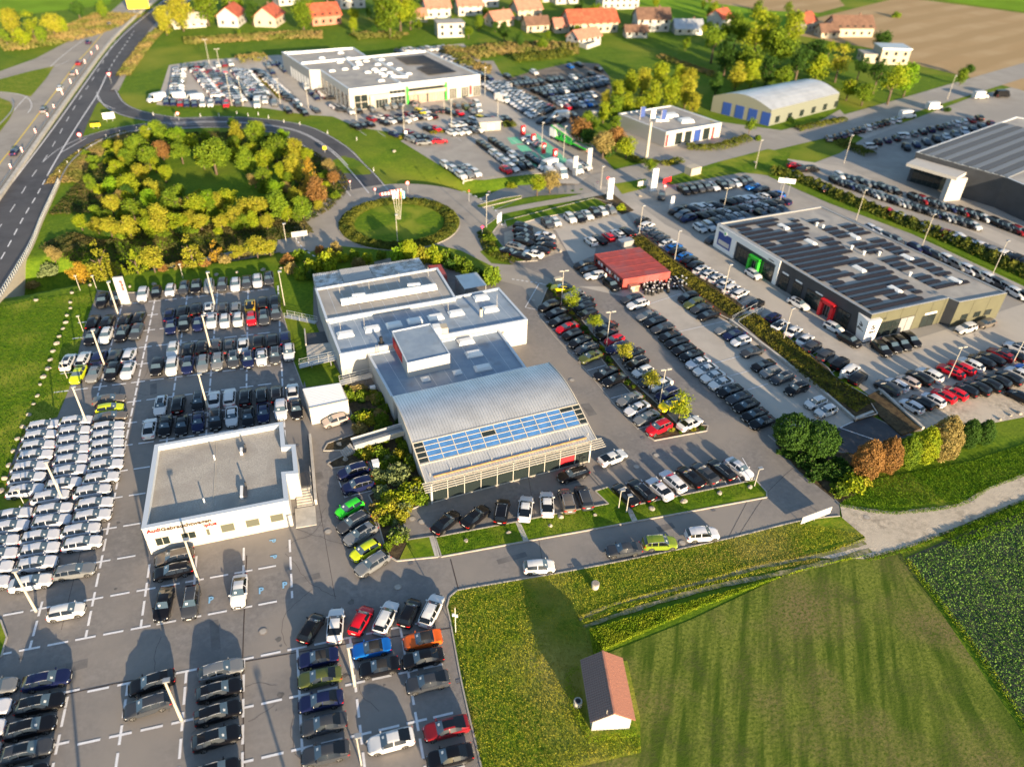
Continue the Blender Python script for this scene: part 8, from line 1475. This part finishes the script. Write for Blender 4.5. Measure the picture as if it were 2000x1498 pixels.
# boulders
bm_ = []
for k in range(4):
    bm = bmesh.new(); bmesh.ops.create_icosphere(bm, subdivisions=2, radius=1); r = random.Random(k)
    for _ in range(5):
        d = Vector((r.uniform(-1, 1), r.uniform(-1, 1), r.uniform(-.4, 1))).normalized(); c = r.uniform(.6, .85)
        for v in bm.verts:
            t = v.co.dot(d)
            if t > c: v.co -= d*(t-c)
    for v in bm.verts: v.co *= 1+r.uniform(-.05, .05); v.co.z *= .7
    me = bpy.data.meshes.new('boulder'); bm.to_mesh(me); bm.free(); me.materials.append(MATS['stone']); bm_.append(me)
BL = [(q, 'along the grass edge of the left yard') for q in ((140, 573), (137, 592), (138, 603), (131, 617), (129, 631), (123, 643), (116, 658), (111, 672), (104, 687), (99, 704), (95, 721), (85, 737), (79, 752), (73, 774), (66, 790), (57, 811), (45, 835), (35, 858), (27, 882), (19, 910), (10, 935), (3, 960), (71, 587))]+[(q, 'on the lawn strip by the access road') for q in ((910, 1057), (993, 1041), (1075, 1028), (1162, 1007), (1272, 995), (1335, 980), (1405, 964), (1465, 953), (1095, 1035-25))]+[(q, 'by the grass bank near the tall sign slab') for q in ((176, 558), (254, 561), (275, 567), (302, 556), (423, 538), (514, 528), (549, 525), (563, 536), (463, 533))]+[(q, 'at the right gravel edge') for q in ((1940, 830), (1952, 820), (1972, 812), (1990, 808), (1878, 833), (1869, 838))]+[((1255, 468), 'at the top of the slope bed'), ((1720, 771), 'at the top of the dark slope'), ((663, 868), 'in the kerbed triangle by the covered ramp'), ((675, 898), 'in the small bed by the steps'), ((1094, 492), 'at the edge of the gravel patch near the roundabout'), ((955, 377), 'in the ditch below the pale yard'), ((965, 380), 'lower in the ditch below the pale yard'), ((770, 297), 'on the grass bank of the pale yard'), ((1250, 384), 'on the brown bed'), ((1475, 318), 'on the mound behind the dark cars')]
seen_b = {}
for (x, y), t in BL:
    seen_b[t] = seen_b.get(t, 0)+1; p = P(x, y); q = link('boulder', bm_[random.randrange(4)]); q.location = (p[0], p[1], p[2]+.15); s = random.uniform(.32, .6); q.scale = (s, s*random.uniform(.7, 1.1), s*.9); q.rotation_euler = (0, 0, random.uniform(0, 6)); tag(q, f"pale boulder {t}, {ORD[seen_b[t]-1]} from top" if seen_b[t] > 0 and t[:2] in ('al', 'on', 'by', 'at') and t in [b[1] for b in BL[:47]] else f"pale boulder {t}", 'boulder', 'boulders '+t)
# blue parking letters
for x, y, r_ in ((412, 1171, 0), (510, 1153, 0), (556, 1142, 0)): q = flat(x, y); t = text(None, 'P', 'marking_blue', (q[0]-.3, q[1]-.5, .075), 1.3, 0, .6, 0, .001, 'painted_letter'); t['kind'] = 'structure'
for x, y in ((533, 1057), (535, 1088)): q = flat(x, y); t = text(None, 'P', 'marking_blue', (q[0]-.4, q[1]+.3, .075), 1.1, -1.57, .55, 0, .001, 'painted_letter'); t['kind'] = 'structure'
# small white figure-like post on the grass corner
E_ = onground((890, 1235), 'sign_post', 'white post with small loudspeakers at the grass corner', 'post'); mb = MB(); mb.bar((0, 0, 0), (0, 0, 4.6), .1); mb.obj('pole', 'steel_white', E_); mb = MB(); mb.box(-.35, -.1, 3.2, -.05, .1, 3.5); mb.box(.05, -.1, 2.9, .3, .1, 3.2); mb.obj('loudspeaker', 'white', E_)
for i, (x, y) in enumerate(((157, 568), (190, 568), (163, 648), (132, 740), (50, 990), (358, 545))): E_ = onground((x, y), 'bollard_light', f"slim white post light in the grass left of the yard, {ORD[i]} from the top", 'post light', 0, 'slim post lights'); mb = MB(); mb.bar((0, 0, 0), (0, 0, 3.2), .09); mb.obj('pole', 'steel_white', E_); mb = MB(); mb.box(-.25, -.15, 3.2, .25, .15, 3.32); mb.obj('lamp_head', 'steel_white', E_)
# convert lettering to meshes and finish
bpy.context.view_layer.update(); dg = bpy.context.evaluated_depsgraph_get()
for o_ in [o for o in SC.objects if o.type == 'FONT']:
    me = bpy.data.meshes.new_from_object(o_.evaluated_get(dg)); me.materials.clear(); me.materials.append(o_.data.materials[0]); n_ = link(o_.name, me, o_.parent); n_.matrix_local = o_.matrix_local.copy(); nm = o_.name
    for k in o_.keys():
        if k in ('kind', 'label'): n_[k] = o_[k]
    bpy.data.objects.remove(o_); n_.name = nm
for k, lab in (('concrete_wall', None),): pass
print('OBJECTS', len(SC.objects), 'KB', 0)
